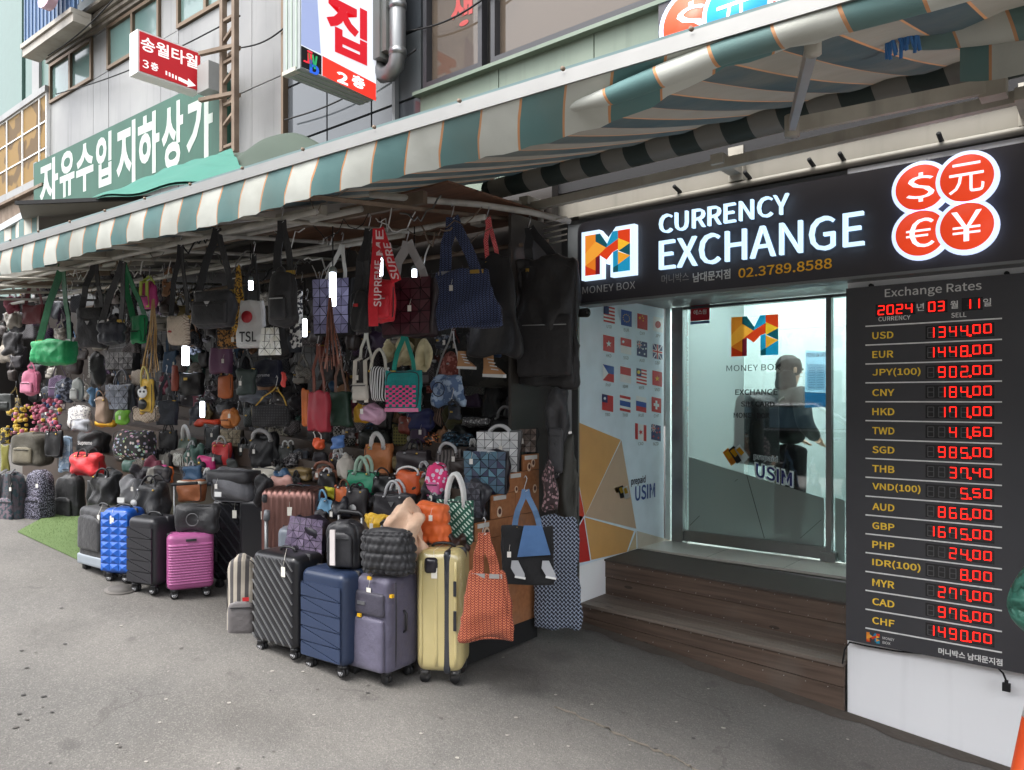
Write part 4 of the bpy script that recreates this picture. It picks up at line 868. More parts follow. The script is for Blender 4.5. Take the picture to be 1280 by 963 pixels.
# roller tube with dark faded stripes
qd = NT('faded_canvas'); g = qd.n('UVMap'); s = qd.n('SeparateXYZ'); qd.l(g.outputs[0], s.inputs[0]); u = qd.math('FRACT', s.outputs[0]); qd.l(qd.mix(qd.math('GREATER_THAN', u, .5), lin((120, 120, 116)), lin((52, 62, 60))), qd.b.inputs['Base Color']); qd.b.inputs['Roughness'].default_value = .85; qd.bump(qd.noise(6, 4), .4, .02)
roll('roller', [(-3.75, 4.3, H + 1.6), (1.6, 4.3, H + 1.64)], .075, aw, 0, qd.m, lump=.01)
mb = MB(); mb.bar((-3.8, 4.36, H + 1.42), (1.6, 4.36, H + 1.5), .05, .06); mb.build('torsion_bar', dirty, aw)
for x in (-3.4, -1.9, -.35, 1.2): mb = MB(); mb.box((x - .04, 4.3, H + 1.44), (x + .04, WY, H + 1.5)); mb.box((x - .05, WY - .06, H + 1.40), (x + .05, WY - .021, H + 1.62)); mb.build('wall_bracket', dirty, aw)
def arm(pe, pm, pf):
    mb = MB(); mb.bar(pe, pm, .035, .07); mb.build('upper_arm', dirty, aw); mb = MB(); mb.bar(pm, pf, .03, .055); mb.build('forearm', M('met', (196, 190, 186), r=.5), aw)
    mb = MB(); mb.cyl(pm, (0, 0, 1), .035, .1, 12); mb.build('elbow', dirty, aw); mb = MB(); mb.cyl(pf, (0, 0, 1), .025, .07, 12); mb.build('end_joint', dirty, aw)
    mb = MB(); e = Vector(pe); mb.box(tuple(e + Vector((-.05, -.04, -.06))), tuple(e + Vector((.06, .06, .06)))); mb.build('shoulder', dirty, aw)
arm(at(1240, 107, Y=4.25), at(990, 158, Y=3.62), at(1016, 54, Y=2.26))
arm((-3.75, 4.2, H + 1.38), at(520, 250, Y=3.7), barp(-4.9) + (0, .1, 0))
mb = MB(); mb.bar(at(520, 249, Y=3.65), at(330, 262, Y=3.2), .06, .1); mb.bar(at(505, 251, Y=3.66), at(655, 262, Y=4.35), .09, .1); mb.build('guide_rail', dirty, aw)
# teal tarpaulin and corrugated sheet behind the bar
cr = thing('corrugated_roof', (-8, 3.2, 3.7), 'dark corrugated roof sheet behind the awning bar', 'roof')
nx = 160; P = np.array([[(-12.5 + 8.2 * i / nx, y, H + 1.76 + .10 * (y - 2.5) + .018 * math.sin(i * 1.2)) for i in range(nx + 1)] for y in (2.5, 3.5, 4.6)])
P[:, :, 2] += -.03 * (P[:, :, 0] + 8)
def rib(i, j): return .02 * math.sin(i * 2.2)
A_, B_ = at(20, 254, Z=H + 1.6), at(229, 246, Z=H + 1.6); C2, D2 = np.array((-5.4, 4.6, H + 1.72)), np.array((-13, 4.6, H + 1.72))
P = np.array([[(A_ * (1 - u) + B_ * u) * (1 - v) + (D2 * (1 - u) + C2 * u) * v + np.array((0, 0, .022 * math.sin(v * 60))) for u in np.linspace(0, 1, 6)] for v in np.linspace(0, 1, 140)])
mb = MB(); mb.grid(P); mb.build('sheet', M('pls', (96, 94, 88), r=.6), cr)
mb = MB(); mb.bar(A_, B_, .03, .03); mb.build('edge_trim', dark, cr)
def tarp(name, label, c, q4, sag=.05, wr=.03):
    t = thing(name, q4[0], label, 'tarpaulin'); A, B, C_, D = [np.array(p, float) for p in q4]; n = 22
    P = np.array([[(A * (1 - u) + B * u) * (1 - v) + (D * (1 - u) + C_ * u) * v + np.array((0, 0, sag * math.sin(math.pi * u) * math.sin(math.pi * v) + wr * math.sin(13 * u + 5 * v) * math.sin(9 * v + 1))) for u in np.linspace(0, 1, n)] for v in np.linspace(0, 1, n)])
    mb = MB(); mb.grid(P); mb.grid((P - (0, 0, .02))[::-1]); mb.build('sheet', M('pls', c, r=.85), t)
tarp('teal_tarpaulin', 'teal tarpaulin spread over the corrugated roof', (30, 98, 84), [at(112, 249, Y=2.5), at(306, 216, Y=2.5), at(290, 187, Y=3.3), at(205, 212, Y=3.3)], .02, .02)
tarp('green_tarpaulin', 'dark green tarpaulin humped over the awning frame', (36, 52, 38), [at(296, 222, Y=2.7), at(432, 188, Y=2.6), at(404, 186, Y=3.3), at(290, 192, Y=3.4)], .16, .012)
a2w = thing('far_awning', (-8, 2.6, 3.7), 'short striped awning with scalloped edge at the far left', 'awning')
e0 = at(50, 259, Y=2.4); sl_ = np.array((-1, 0, .0)); b0_ = at(-60, 322, Y=2.4)
dirv = b0_ - e0
mb = MB(); mb.bar(e0, e0 + dirv * 1.5, .05, .06); mb.build('front_bar', M('met', (196, 200, 200), r=.5), a2w)
mb = MB(); mb.tube([e0 + (-.01, 0, 0), e0 + (.03, 0, 0)], .055, 14); mb.build('end_cap', alu, a2w)
us = np.linspace(0, 1.5, 60); P = np.array([[e0 + dirv * u + np.array((0, -.01 + .012 * math.sin(u * 30), -.02 - v * (.24 + .02 * math.sin(u * 18)))) for u in us] for v in np.linspace(0, 1, 8)]); cloth('valance', P, P[:, :, 0] / .26, a2w)
P = np.array([[e0 + dirv * u + np.array((0, .03 + 1.9 * v, .0 + .3 * v)) for u in us] for v in np.linspace(0, 1, 8)]); cloth('canvas', P, P[:, :, 0] / .26, a2w, shaded_canvas)

cw = thing('facade_cables', (-6, 4.7, 4), 'black cables strung along the upper facades behind the signs', 'cables')
for (p0_, p1_, y_, sg_) in (((70, 118), (300, 20), 4.68, .05), ((300, 60), (372, 20), 4.7, .04), ((356, 150), (520, 62), 4.7, .05), ((60, 70), (150, -10), 4.5, .04), ((505, 40), (640, -30), 4.7, .05)):
    a_, b_ = at(*p0_, Y=y_), at(*p1_, Y=y_); mb = MB(); mb.tube([a_ * (1 - t) + b_ * t - (0, 0, sg_ * math.sin(math.pi * t) * 2) for t in np.linspace(0, 1, 12)], .009, 6); mb.build('cable', dark, cw)
# ================================================================== across the street (seen in the glass)
b4 = thing('opposite_building', (-6, -12, 0), 'beige office block across the street, seen reflected in the glass', 'building')
ob = M('pls', (186, 180, 168)); mb = MB(); mb.box((-34, -16, -2), (16, -13, 8.5)); mb.build('wall', ob, b4)
for i in range(24):
    for j in range(3):
        x = -32 + i * 2; z = 1.2 + j * 2.4; mb = MB(); mb.box((x, -13.0, z), (x + 1.2, -12.96, z + 1.7)); w = mb.build('window', mirror((60, 66, 72)), b4)
# parked car, seen only reflected in the door
# ================================================================== bags: shapes
TOPO = {}
def cubetopo(nx, ny, nz):
    k = (nx, ny, nz)
    if k in TOPO: return TOPO[k]
    ids = {}; pts = []
    def g(i, j, l):
        q = (i, j, l)
        if q not in ids: ids[q] = len(pts); pts.append(q)
        return ids[q]
    f = []
    for i in range(nx):
        for l in range(nz): f.append((g(i, 0, l), g(i + 1, 0, l), g(i + 1, 0, l + 1), g(i, 0, l + 1))); f.append((g(i, ny, l), g(i, ny, l + 1), g(i + 1, ny, l + 1), g(i + 1, ny, l)))
    for j in range(ny):
        for l in range(nz): f.append((g(0, j, l), g(0, j, l + 1), g(0, j + 1, l + 1), g(0, j + 1, l))); f.append((g(nx, j, l), g(nx, j + 1, l), g(nx, j + 1, l + 1), g(nx, j, l + 1)))
    for i in range(nx):
        for j in range(ny): f.append((g(i, j, 0), g(i, j + 1, 0), g(i + 1, j + 1, 0), g(i + 1, j, 0))); f.append((g(i, j, nz), g(i + 1, j, nz), g(i + 1, j + 1, nz), g(i, j + 1, nz)))
    P = np.array(pts, float); P[:, 0] = P[:, 0] / nx * 2 - 1; P[:, 1] = P[:, 1] / ny * 2 - 1; P[:, 2] = P[:, 2] / nz * 2 - 1
    TOPO[k] = (P, f); return TOPO[k]
def soft(w, d, h, r=.03, top=1., bot=1., dtop=1., arch=0, bulge=.02, sag=0, wr=.004, quilt=None, rib=None, res=(12, 6, 12), seed=0, y0=0, z0=0, x0=0):
    P, f = cubetopo(*res); rs = np.random.RandomState(seed)
    q = np.sin(P * math.pi / 2) * .55 + P * .45; u, v, t = q[:, 0], q[:, 1], q[:, 2]
    D = np.array((w / 2, d / 2, h / 2)); r = min(r, D.min() * .98); p = q * D; c = np.clip(p, -(D - r), D - r); e = p - c
    n = np.linalg.norm(e, axis=1); m = n > 1e-9; e[m] = e[m] / n[m][:, None] * r; p = c + e
    N = np.where(m[:, None], e / r, 0)
    p[:, 1] += np.sign(v) * bulge * (1 - u * u) * (1 - t * t); p[:, 0] += np.sign(u) * bulge * .4 * (1 - v * v) * (1 - t * t); p[:, 2] += np.sign(t) * bulge * .2 * (1 - u * u) * (1 - v * v)
    s = (t + 1) / 2
    if wr:
        a = np.zeros(len(p))
        for k in range(4):
            kx, kz, ph = rs.uniform(-7, 7) / max(w, .1) * .25, rs.uniform(-9, 9) / max(h, .1) * .2, rs.uniform(0, 6.3); a += np.sin(p[:, 0] * kx * 6 + p[:, 2] * kz * 6 + ph + v)
        for k in range(3):
            kx, kz, ph = rs.uniform(-30, 30), rs.uniform(-30, 30), rs.uniform(0, 6.3); a += .9 * (1 - 2 * np.abs(np.sin(p[:, 0] * kx + p[:, 2] * kz + ph)) ** .5) * (.5 + .5 * np.sin(p[:, 2] * 9 + ph))
        p += N * (a * wr)[:, None]
    if quilt:
        nu, nv, dp, stag = quilt; side = np.abs(N[:, 0]) > .7; U = np.where(side, v * d / w, u)
        zz = s * nv; row = np.floor(zz); xx = (U + 1) / 2 * nu + stag * (row % 2) * .5
        cell = np.minimum(np.abs(np.sin(np.pi * xx)), np.abs(np.sin(np.pi * zz))) ** .45
        p += N * (dp * (cell - .75))[:, None]
    if rib is not None: p += N * rib(u, v, s, N)[:, None]
    if arch:
        a = np.clip((s - (1 - arch)) / arch, 0, 1); p[:, 0] *= np.sqrt(1 - .72 * a ** 2.2)
    p[:, 0] *= bot + (top - bot) * s; p[:, 1] *= 1 + (dtop - 1) * s
    if sag: p[:, 2] -= sag * (1 - u * u) * s ** 3
    p += (x0, y0, h / 2 + z0); return p, f
def facets(mb, w, h, n, y, top=1., bot=1., z0=0, side=None, rs=random, lift=.004):
    nz = max(2, round(n * h / w)); pt = {}
    for i in range(n + 1):
        for j in range(nz + 1):
            s = j / nz; k = bot + (top - bot) * s; pt[i, j] = np.array(((i / n - .5) * w * k, y, z0 + s * h))
    for i in range(n):
        for j in range(nz):
            a, b, c, d = pt[i, j], pt[i + 1, j], pt[i + 1, j + 1], pt[i, j + 1]
            for T in (((a, b, c), (a, c, d)) if (i + j) % 2 == 0 else ((a, b, d), (b, c, d))):
                g = sum(T) / 3; V = [g + (p - g) * .9 for p in T]; V = [p + (0, -lift * rs.uniform(.2, 1.6), 0) for p in V]
                mb.add(V, [(0, 1, 2)], False)
def arc(p, q, hgt, n=10, lean=0, flatt=.5):
    p, q = np.array(p, float), np.array(q, float); L = []
    for k in range(n + 1):
        a = k / n; s = math.sin(math.pi * a) ** flatt; L.append(p + (q - p) * a + np.array((0, lean * s, hgt * s)))
    return L
# ------------------------------------------------------------------ placing
def ramp_z(X, Y): return (H - .90) + .065 * (-3.1 - X) + max(0, Y - 3.3) * .80
def on_ramp(px, py):
    for Y in np.arange(2.98, 4.6, .02):
        p = at(px, py, Y=Y)
        if p[2] <= ramp_z(p[0], Y): break
    return Y
def fit(bx, Y, dr, yaw=.35, jit=0.):
    x0, y0, x1, y1 = bx; cx = (x0 + x1) / 2
    if Y == 'g': p = atg(cx, y1); Y = p[1] + .1
    elif Y is None: Y = on_ramp(cx, y1) + .05
    X, w = at(cx, y1, Y=Y)[0], .3
    for it in range(8):
        psi = math.atan2(-X, Y) * yaw + jit; ca, sa = math.cos(psi), math.sin(psi); d = w * dr
        xs = []
        for a in (-1, 1):
            for b in (-1, 1): lx_, ly_ = a * w / 2 * .94, b * d / 2 * .9; xs.append(proj((X + lx_ * ca - ly_ * sa, Y + lx_ * sa + ly_ * ca, H))[0])
        z = proj((X, Y, H))[2]; w *= (x1 - x0) / (max(xs) - min(xs)); X += ((x0 + x1) / 2 - (max(xs) + min(xs)) / 2) * z / F * 1.25
    z = proj((X, Y, H))[2]; zf = z - (w * dr) / 2 * .5
    zb = H + (HY - y1) * zf / F; h = (y1 - y0) * zf / F
    return X, Y, zb, w, w * dr, h, psi, z
SH = dict(box=dict(r=.02, bulge=.008, dr=.3), tote=dict(r=.012, bulge=.012, bot=.93, dr=.24, sag=.012, dtop=.6), shop=dict(r=.02, bulge=.03, top=.86, dr=.2, wr=.008, dtop=.4, res=(16, 4, 20)), back=dict(r=.05, bulge=.02, arch=.3, dr=.45, wr=.004),
          duf=dict(r=.11, bulge=.02, dr=.45, wr=.006), buck=dict(r=.03, bulge=.012, dr=.6, top=1.0, bot=.88), puff=dict(r=.06, bulge=.03, dr=.45), pouch=dict(r=.03, bulge=.012, dr=.4), trap=dict(r=.015, bulge=.01, dr=.35, top=.78), bean=dict(r=.09, bulge=.03, dr=.4, arch=.4, wr=.007), flat=dict(r=.008, bulge=.004, dr=.06), soft=dict(r=.05, bulge=.03, dr=.45, wr=.012, top=.9))
BK = M('nyl', (44, 44, 48)); BL = M('lea', (40, 39, 42)); GLD = M('met', (214, 178, 92)); SIL = M('met', (196, 196, 198)); CLR = M('pls', (198, 198, 200), r=.25)
NB = [0]; HL = set()
def bag(name, cat, bx, kind, mat, label, Y=None, yaw=.35, jit=0, d=None, q=None, geo=None, strap=None, arcs=None, pocket=None, flap=None, text=None, emb=None, zip_=None, ring=None, group=None, pat=None, band=None, tilt=0, wheels=False, straps2=None, **over):
    NB[0] += 1; seed = NB[0]; rs = random.Random(seed)
    sh = dict(SH[kind]); dr = d or sh.pop('dr'); sh.pop('dr', None); sh.update(over)
    jit = jit + rs.uniform(-.08, .08)
    X, Yw, zb, w, dd, h, psi, z = fit(bx, Y, dr, yaw, jit)
    o = thing(name, (X, Yw, zb), label, cat, group, rz=psi, world=False)
    if tilt: o.rotation_euler[1] = tilt
    px_w = bx[2] - bx[0]
    res = sh.pop('res', (20, 8, 20) if px_w > 34 else (14, 6, 14) if px_w > 22 else (9, 5, 9))
    if q: res = (min(44, q[0] * 6), max(6, int(q[0] * 6 * dr * .6)), min(44, q[1] * 6)); q = (q[0], q[1], q[2] if len(q) > 2 else .02, q[3] if len(q) > 3 else 0)
    mb = MB(); v, f = soft(w, dd, h, seed=seed, quilt=q, res=res, **sh); mb.add(v, f, True); mb.build('body', mat, o)
    tp, bt, ac = sh.get('top', 1), sh.get('bot', 1), sh.get('arch', 0)
    yf = -dd / 2 - sh.get('bulge', .02) * .6; yt = -dd / 2 * sh.get('dtop', 1)
    if geo:
        mb = MB(); facets(mb, w * .95, h * .94, geo, -dd / 2 - sh.get('bulge', 0) - .004, tp, bt, h * .03, rs=rs, lift=.006); mb.build('facet_panel', M('geo', *pat), o)
    if kind in ('box', 'back', 'duf', 'tote') and px_w > 19 and not q and not geo and not name.startswith('printed'):
        mb = MB(); L = []; ax_, az_ = w * .455, h * .44
        for kk in range(25):
            a_ = kk / 24 * 2 * math.pi; ca_, sa_ = math.cos(a_), math.sin(a_); sx_ = math.copysign(abs(ca_) ** .35, ca_); sz_ = math.copysign(abs(sa_) ** .35, sa_); zz_ = h / 2 + az_ * sz_
            kf = bt + (tp - bt) * zz_ / h
            if ac and zz_ / h > 1 - ac: kf *= math.sqrt(1 - .6 * ((zz_ / h - 1 + ac) / ac) ** 2.2)
            yy_ = -dd / 2 * (1 + (sh.get('dtop', 1) - 1) * zz_ / h) + (.5 * min(sh['r'], dd / 2) if kind != 'tote' else .0)
            L.append((ax_ * sx_ * kf * 1.03, yy_ - .001, zz_))
        mb.tube(L, .0035, 5, False); mb.build('piping', BK if rs.random() < .6 else mat, o)
    if px_w > 18 and rs.random() < .3:
        tx_, tz_ = rs.uniform(-.35, .35) * w, h * rs.uniform(.45, .8); mb = MB(); mb.box((tx_ - .012, yf - .03, tz_ - .035), (tx_ + .012, yf - .029, tz_)); mb.tube([(tx_, yf - .0295, tz_), (tx_ + .004, yf - .015, tz_ + .04)], .001, 4); mb.build('price_tag', M('pls', (226, 222, 214)), o)
    inv = Matrix.Rotation(-psi, 4, 'Z')
    def loc(px, py, dy=0):
        p = at(px, py, Y=Yw + dy) - np.array((X, Yw, zb)); return np.array(inv @ Vector(p))
    if strap:
        sx, sy, sw, sm = strap[:4]; A = loc(sx, sy); wd = strap[4] if len(strap) > 4 else .82
        for s in (-1, 1):
            b = np.array((s * w / 2 * wd * tp, 0, h * .9)); m_ = (A + b) / 2 + (s * .012, rs.uniform(-.02, .0), 0)
            mb = MB(); mb.tube([b - (0, 0, h * .15), b, b * .7 + A * .3 + (s * .01, 0, 0), m_, b * .2 + A * .8, A + (s * .006, 0, .0)], 0, flat=(sw, .006), up=(.25 * s, 1, 0)); mb.build('strap', sm, o)
            if sw > .02 and px_w > 25: mb = MB(); c_ = b + (0, 0, .01); mb.box(tuple(c_ - (sw * .6, .008, .012)), tuple(c_ + (sw * .6, .006, .012))); mb.build('buckle', SIL if rs.random() < .6 else GLD, o)
        hl = 'steel wire hook holding the ' + ' '.join(label.split()[:11])
        if hl in HL: hl = 'steel wire hook over the ' + ' '.join(label.split()[:2] + label.split()[-9:])
        if hl in HL: hl = 'bent hook carrying the ' + ' '.join(label.split()[:3] + label.split()[-8:])
        HL.add(hl)
        hk = thing('steel_hook', at(sx, sy, Y=Yw), hl, 'hook', 'steel wire hooks the bags hang from')
        p = at(sx, sy, Y=Yw); mb = MB(); mb.tube([p + (.015, 0, -.004), p + (0, 0, -.012), p + (-.012, 0, .004), p + (0, 0, .035), p + (.012, 0, .07), p + (.0, 0, .085), p + (-.012, 0, .07)], .003, 6); mb.build('wire', SIL, hk)
    if arcs:
        hp, am, ar = arcs[:3]; sp = arcs[3] if len(arcs) > 3 else .5; hh = hp * z / F
        for s in ((-1, 1) if not (len(arcs) > 4) else (-1,)):
            y = s * dd / 2 * sh.get('dtop', 1) * .8; b = h * (.93 if not ac else .97); b0 = -sh.get('sag', 0) * .6
            mb = MB(); L = arc((-w * sp / 2 * tp, y, b + b0), (w * sp / 2 * tp, y, b + b0), hh + h * .05, 12, rs.uniform(-.03, .03), .6); L[0] = L[0] - (0, 0, h * .1); L[-1] = L[-1] - (0, 0, h * .1)
            mb.tube(L, ar, 8); mb.build('handle', am, o)
            if s < 0 and px_w > 22:
                for e in (-1, 1): mb = MB(); mb.cyl((e * w * sp / 2 * tp, yf * .98, h * .86), (0, 1, 0), .008, .012, 10); mb.build('rivet', GLD if rs.random() < .5 else SIL, o)
    if ring:
        ap, rm, rr = ring; L = loc(*ap); mb = MB(); mb.tube([(-w * .2, 0, h * .9), (-w * .16, 0, h * .9 + (L[2] - h) * .7), L, (w * .16, 0, h * .9 + (L[2] - h) * .7), (w * .2, 0, h * .9)], rr, 8); mb.build('handle', rm, o)
    if pocket:
        a, b, pm = pocket[:3]; mb = MB(); v, f = soft(w * a, .035, h * b, r=.018, bulge=.008, wr=.001, res=(8, 3, 8), y0=-dd / 2 - sh.get('bulge', .02) * .5 - .006, z0=h * .08, arch=.2 if ac else 0); mb.add(v, f, True); pk = mb.build('pocket', pm, o)
        mb = MB(); mb.bar((-w * a * .4, -dd / 2 - .04, h * (b * .82 + .08)), (w * a * .4, -dd / 2 - .04, h * (b * .82 + .08)), .006, .006); mb.build('zipper', SIL if zip_ else BK, pk)
    if flap:
        fr_, fm = flap; mb = MB(); v, f = soft(w * 1.01, dd * 1.08, h * fr_, r=.02, bulge=.006, wr=.001, res=(8, 4, 6), z0=h * (1 - fr_) + .004); mb.add(v, f, True); mb.build('flap', fm, o)
    if band:
        zc, bh, bm = band; mb = MB(); v, f = soft(w * 1.015, dd * 1.03 + .004, h * bh, r=.012, bulge=sh.get('bulge', .02), wr=0, res=(8, 4, 3), z0=h * zc); mb.add(v, f, True); mb.build('band', bm, o)
    if straps2:
        for s in (-1, 1): mb = MB(); mb.tube([(s * w * .26, yf - .006, h * .03), (s * w * .25, yf - .012, h * .5), (s * w * .22, yf - .01, h * .97), (s * w * .16, -dd * .1, h * 1.04)], 0, flat=(.03, .008), up=(0, 1, 0)); mb.build('strap', straps2, o)
    if emb == 'tri':
        mb = MB(); mb.prism([(-.022, yf - .012 - .012 * bool(pocket) * 2, h * .66), (.022, yf - .012 - .024 * bool(pocket), h * .66), (0, yf - .012 - .024 * bool(pocket), h * .66 - .034)], (0, .004, 0)); mb.build('emblem', SIL, o)
    elif emb:
        k, m_, sc, ex, ez = emb
        y = yf - .02 - sh.get('bulge', 0) * .6 - (.03 if pocket else 0)
        mb = MB()
        if k == 'disc': mb.cyl((ex * w, y, ez * h), (0, 1, 0), sc, .006, 20)
        elif k == 'box': mb.box((ex * w - sc, y, ez * h - sc * .6), (ex * w + sc, y + .006, ez * h + sc * .6))
        elif k == 'stripe': mb.box((ex * w - sc, y, h * .15), (ex * w + sc, y + .01, h * .85))
        elif k == 'ringlet': mb.tube([(ex * w + sc * math.cos(a), y, ez * h + sc * math.sin(a)) for a in np.linspace(0, 6.3, 20)], .004, 6)
        mb.build('emblem', m_, o)
    if text:
        s_, tm, tw, th, tx, tzz = text[:6]; vert = len(text) > 6; y = yf - .016 - (.03 if pocket else 0); mb = MB()
        if vert: letter(mb, s_, (tx * w + th / 2, y, (tzz * h) - tw / 2), (0, 0, tw), (-th, 0, 0), (0, -1, 0), .02)
        else: letter(mb, s_, (tx * w - tw / 2, y, tzz * h - th / 2), (tw, 0, 0), (0, 0, th), (0, -1, 0), .02)
        mb.build('lettering', tm, o)
    if wheels:
        for s in (-1, 1): mb = MB(); mb.cyl((s * w * .3, -dd * .2, .0), (1, 0, 0), .03, .025, 14); mb.build('wheel', BK, o)
    o['w'] = w; o['h'] = h; o['d'] = dd
    return o
# ------------------------------------------------------------------ suitcases
def ribs_h(n, dp): return lambda u, v, s, N: np.where((np.abs(N[:, 1]) > .5), dp * (np.abs(np.sin(np.pi * n * np.clip((s - .1) / .72, 0, 1))) ** .6) * (s > .1) * (s < .82), 0)
def ribs_v(n, dp): return lambda u, v, s, N: dp * np.where(np.abs(N[:, 0]) > .7, np.abs(np.sin(np.pi * n * .4 * (v + 1) / 2)), np.abs(np.sin(np.pi * n * (u + 1) / 2))) ** .5
def case(L, R, topR, depth, mat, label, style=None, handle=None, wm=None, name='suitcase', cat='suitcase', lift=.065, tube_h=None, group='wheeled suitcases lined up along the stall', wsz=.03, hub=True, **over):
    def base(px, py):
        l = (px - HX) / F; v = (HY - py) / F; dx, dy = CS * l - SN, SN * l + CS
        t = (H - lift) / (-.1 * dx - v); return np.array((dx * t, dy * t, H + v * t))
    a, b = base(*L), base(*R); w = float(np.hypot(*(b - a)[:2])); psi = math.atan2(b[1] - a[1], b[0] - a[0])
    z = proj(b)[2]; h = (R[1] - topR) * z / F; mid = (a + b) / 2; n = np.array((-math.sin(psi), math.cos(psi)))
    c = mid[:2] + n * depth / 2; g = gz(c[0])
    o = thing(name, (c[0], c[1], g), label, cat, group, rz=psi, world=False)
    if wm is None: wm = M('pls', (30, 30, 32))
    sh = dict(r=.045, bulge=.004, wr=0, res=(20, 8, 30)); rib = None; z0 = lift
    if style == 'hrib': rib = ribs_h(15, .008); sh['res'] = (14, 6, 150)
    if style == 'vrib': rib = ribs_v(9, .010); sh['res'] = (90, 16, 16)
    sh.update(over); NB[0] += 1
    mb = MB()
    if style in ('hrib',):
        P, f = cubetopo(14, 6, 150); v, f = soft(w, depth, h, rib=rib, z0=z0, **sh)
    else: v, f = soft(w, depth, h, rib=rib, z0=z0, **sh)
    mb.add(v, f, True); mb.build('shell', mat, o)
    if name != 'soft_suitcase':
        mb = MB(); v, f = soft(w * 1.006, .02, h * 1.004, r=.045, bulge=0, wr=0, res=(14, 3, 14), z0=z0 - .001); v[:, 0:1] *= 1.0; mb.add(v, f, True); mb.build('zip_band', BK, o)
    yf = -depth / 2
    pr = M('gls', tuple(int(x) for x in (over.get('hl') or (90, 90, 92)))) if False else None
    for sx in (-1, 1):
        for sy in (-1, 1):
            c_ = (sx * (w / 2 - .05), sy * (depth / 2 - .045), wsz); wh = MB()
            for k in (-1, 1): wh.cyl((c_[0], c_[1] + k * .012, wsz), (0, 1, 0), wsz, .016, 18)
            wo = wh.build('wheel', M('pls', (26, 26, 28), r=.6), o)
            if hub:
                mb = MB(); mb.cyl((c_[0], c_[1] - .021, wsz), (0, 1, 0), wsz * .62, .003, 14); mb.build('hub', M('pls', (190, 190, 192), r=.35), wo)
                mb = MB()
                for k in range(5): a_ = k * 1.2566; mb.cyl((c_[0] + wsz * .36 * math.cos(a_), c_[1] - .0235, wsz + wsz * .36 * math.sin(a_)), (0, 1, 0), wsz * .12, .002, 6)
                mb.build('hub_holes', dark, wo)
            mb = MB(); mb.box((c_[0] - .02, c_[1] - .024, wsz * 1.2), (c_[0] + .02, c_[1] + .024, lift + .012)); mb.cyl((c_[0], c_[1], lift - .004), (0, 0, 1), .03, .02, 12); mb.build('wheel_housing', wm, wo)
    hm = M('pls', (34, 34, 36))
    mb = MB(); mb.tube(arc((-.07, 0, z0 + h - .002), (.07, 0, z0 + h - .002), .026, 10, 0, .3), .009, 8); mb.build('top_handle', hm, o)
    mb = MB(); mb.tube([(w / 2, 0, z0 + h * .4), (w / 2 + .02, 0, z0 + h * .43), (w / 2 + .02, 0, z0 + h * .6), (w / 2, 0, z0 + h * .63)], .008, 8); mb.build('side_handle', hm, o)
    if tube_h:
        for s in (-1, 1): mb = MB(); mb.tube([(s * .1, depth / 2 - .03, z0 + h - .01), (s * .1, depth / 2 - .03, z0 + h + tube_h)], .009, 8); mb.build('handle_tube', alu, o)
        mb = MB(); mb.tube([(-.105, depth / 2 - .03, z0 + h + tube_h), (-.08, depth / 2 - .03, z0 + h + tube_h + .02), (.08, depth / 2 - .03, z0 + h + tube_h + .02), (.105, depth / 2 - .03, z0 + h + tube_h)], .014, 8); mb.build('grip', hm, o)
    rs_ = random.Random(NB[0])
    if rs_.random() < .6:
        tx_ = rs_.uniform(-.2, .3) * w; mb = MB(); mb.box((tx_, yf - .012, z0 + h * .78), (tx_ + .035, yf - .011, z0 + h * .78 + .06)); mb.tube([(tx_ + .017, yf - .0115, z0 + h * .78 + .06), (tx_ + .01, yf + .01, z0 + h * 1.0), (0, -.01, z0 + h + .02)], .0012, 4); mb.build('price_tag', M('pls', (228, 224, 212)), o)
    o['w'] = w; o['h'] = h; o['d'] = depth; return o, w, h, yf, z0
def on_face(o, w, h, yf, z0, polys, mat, name='ridge', th=.006):      # raised mouldings on a case front, in fractions
    for k, pl in enumerate(polys):
        mb = MB(); mb.prism([(-w / 2 + a * w, yf - .003, z0 + b * h) for a, b in pl], (0, -th, 0)); mb.build(name, mat, o)
def strips(o, w, h, yf, z0, segs, mat, t=.006, name='ridge'):
    for (a, b, c, d) in segs: mb = MB(); mb.bar((-w / 2 + a * w, yf - .006, z0 + b * h), (-w / 2 + c * w, yf - .006, z0 + d * h), t, .008, up=(0, 1, 0)); mb.build(name, mat, o)
# --- the row nearest the camera
dkp = M('pls', (30, 30, 33), r=.32)
c1 = case((314, 797), (369, 820), 702, .24, dkp, 'black hard case with silver diagonal lines beside the striped backpack', tube_h=.0)
segs = []
for k in range(-9, 8):
    x0 = k * .16; a, b = (x0, 1.0), (x0 + .95, 0.02)
    def clip(a, b):
        (xa, ya), (xb, yb2) = a, b
        if xa < .05: t = (.05 - xa) / (xb - xa); xa, ya = .05, ya + (yb2 - ya) * t
        if xb > .95: t = (.95 - xa) / (xb - xa); xb, yb2 = .95, ya + (yb2 - ya) * t
        return (xa, ya, xb, yb2) if xb > xa and ya > yb2 else None
    r_ = clip((x0, .96), (x0 + 1.25, .04))
    if r_ and r_[3] < .96: segs.append(r_)
strips(*c1[:1], c1[1], c1[2], c1[3], c1[4], segs, M('met', (176, 178, 180)), .005)
c2 = case((375, 818), (429, 842), 724, .26, M('pls', (40, 52, 76), r=.38), 'navy blue hard case moulded with slanting bands between black and grey cases', tube_h=.3)
def bands(c, n, m, lo=.04, hi=.86):
    o, w, h, yf, z0 = c; st = (hi - lo) / n
    for k in range(n): z = lo + k * st; on_face(o, w, h, yf, z0, [[(.05, z + .012), (.94, z + .012), (.05, z + st * .93)], [(.06, z + st * .99), (.95, z + st * .99), (.95, z + .02)]], m, 'moulded_band', .007)
bands(c2, 5, M('pls', (45, 57, 82), r=.36))
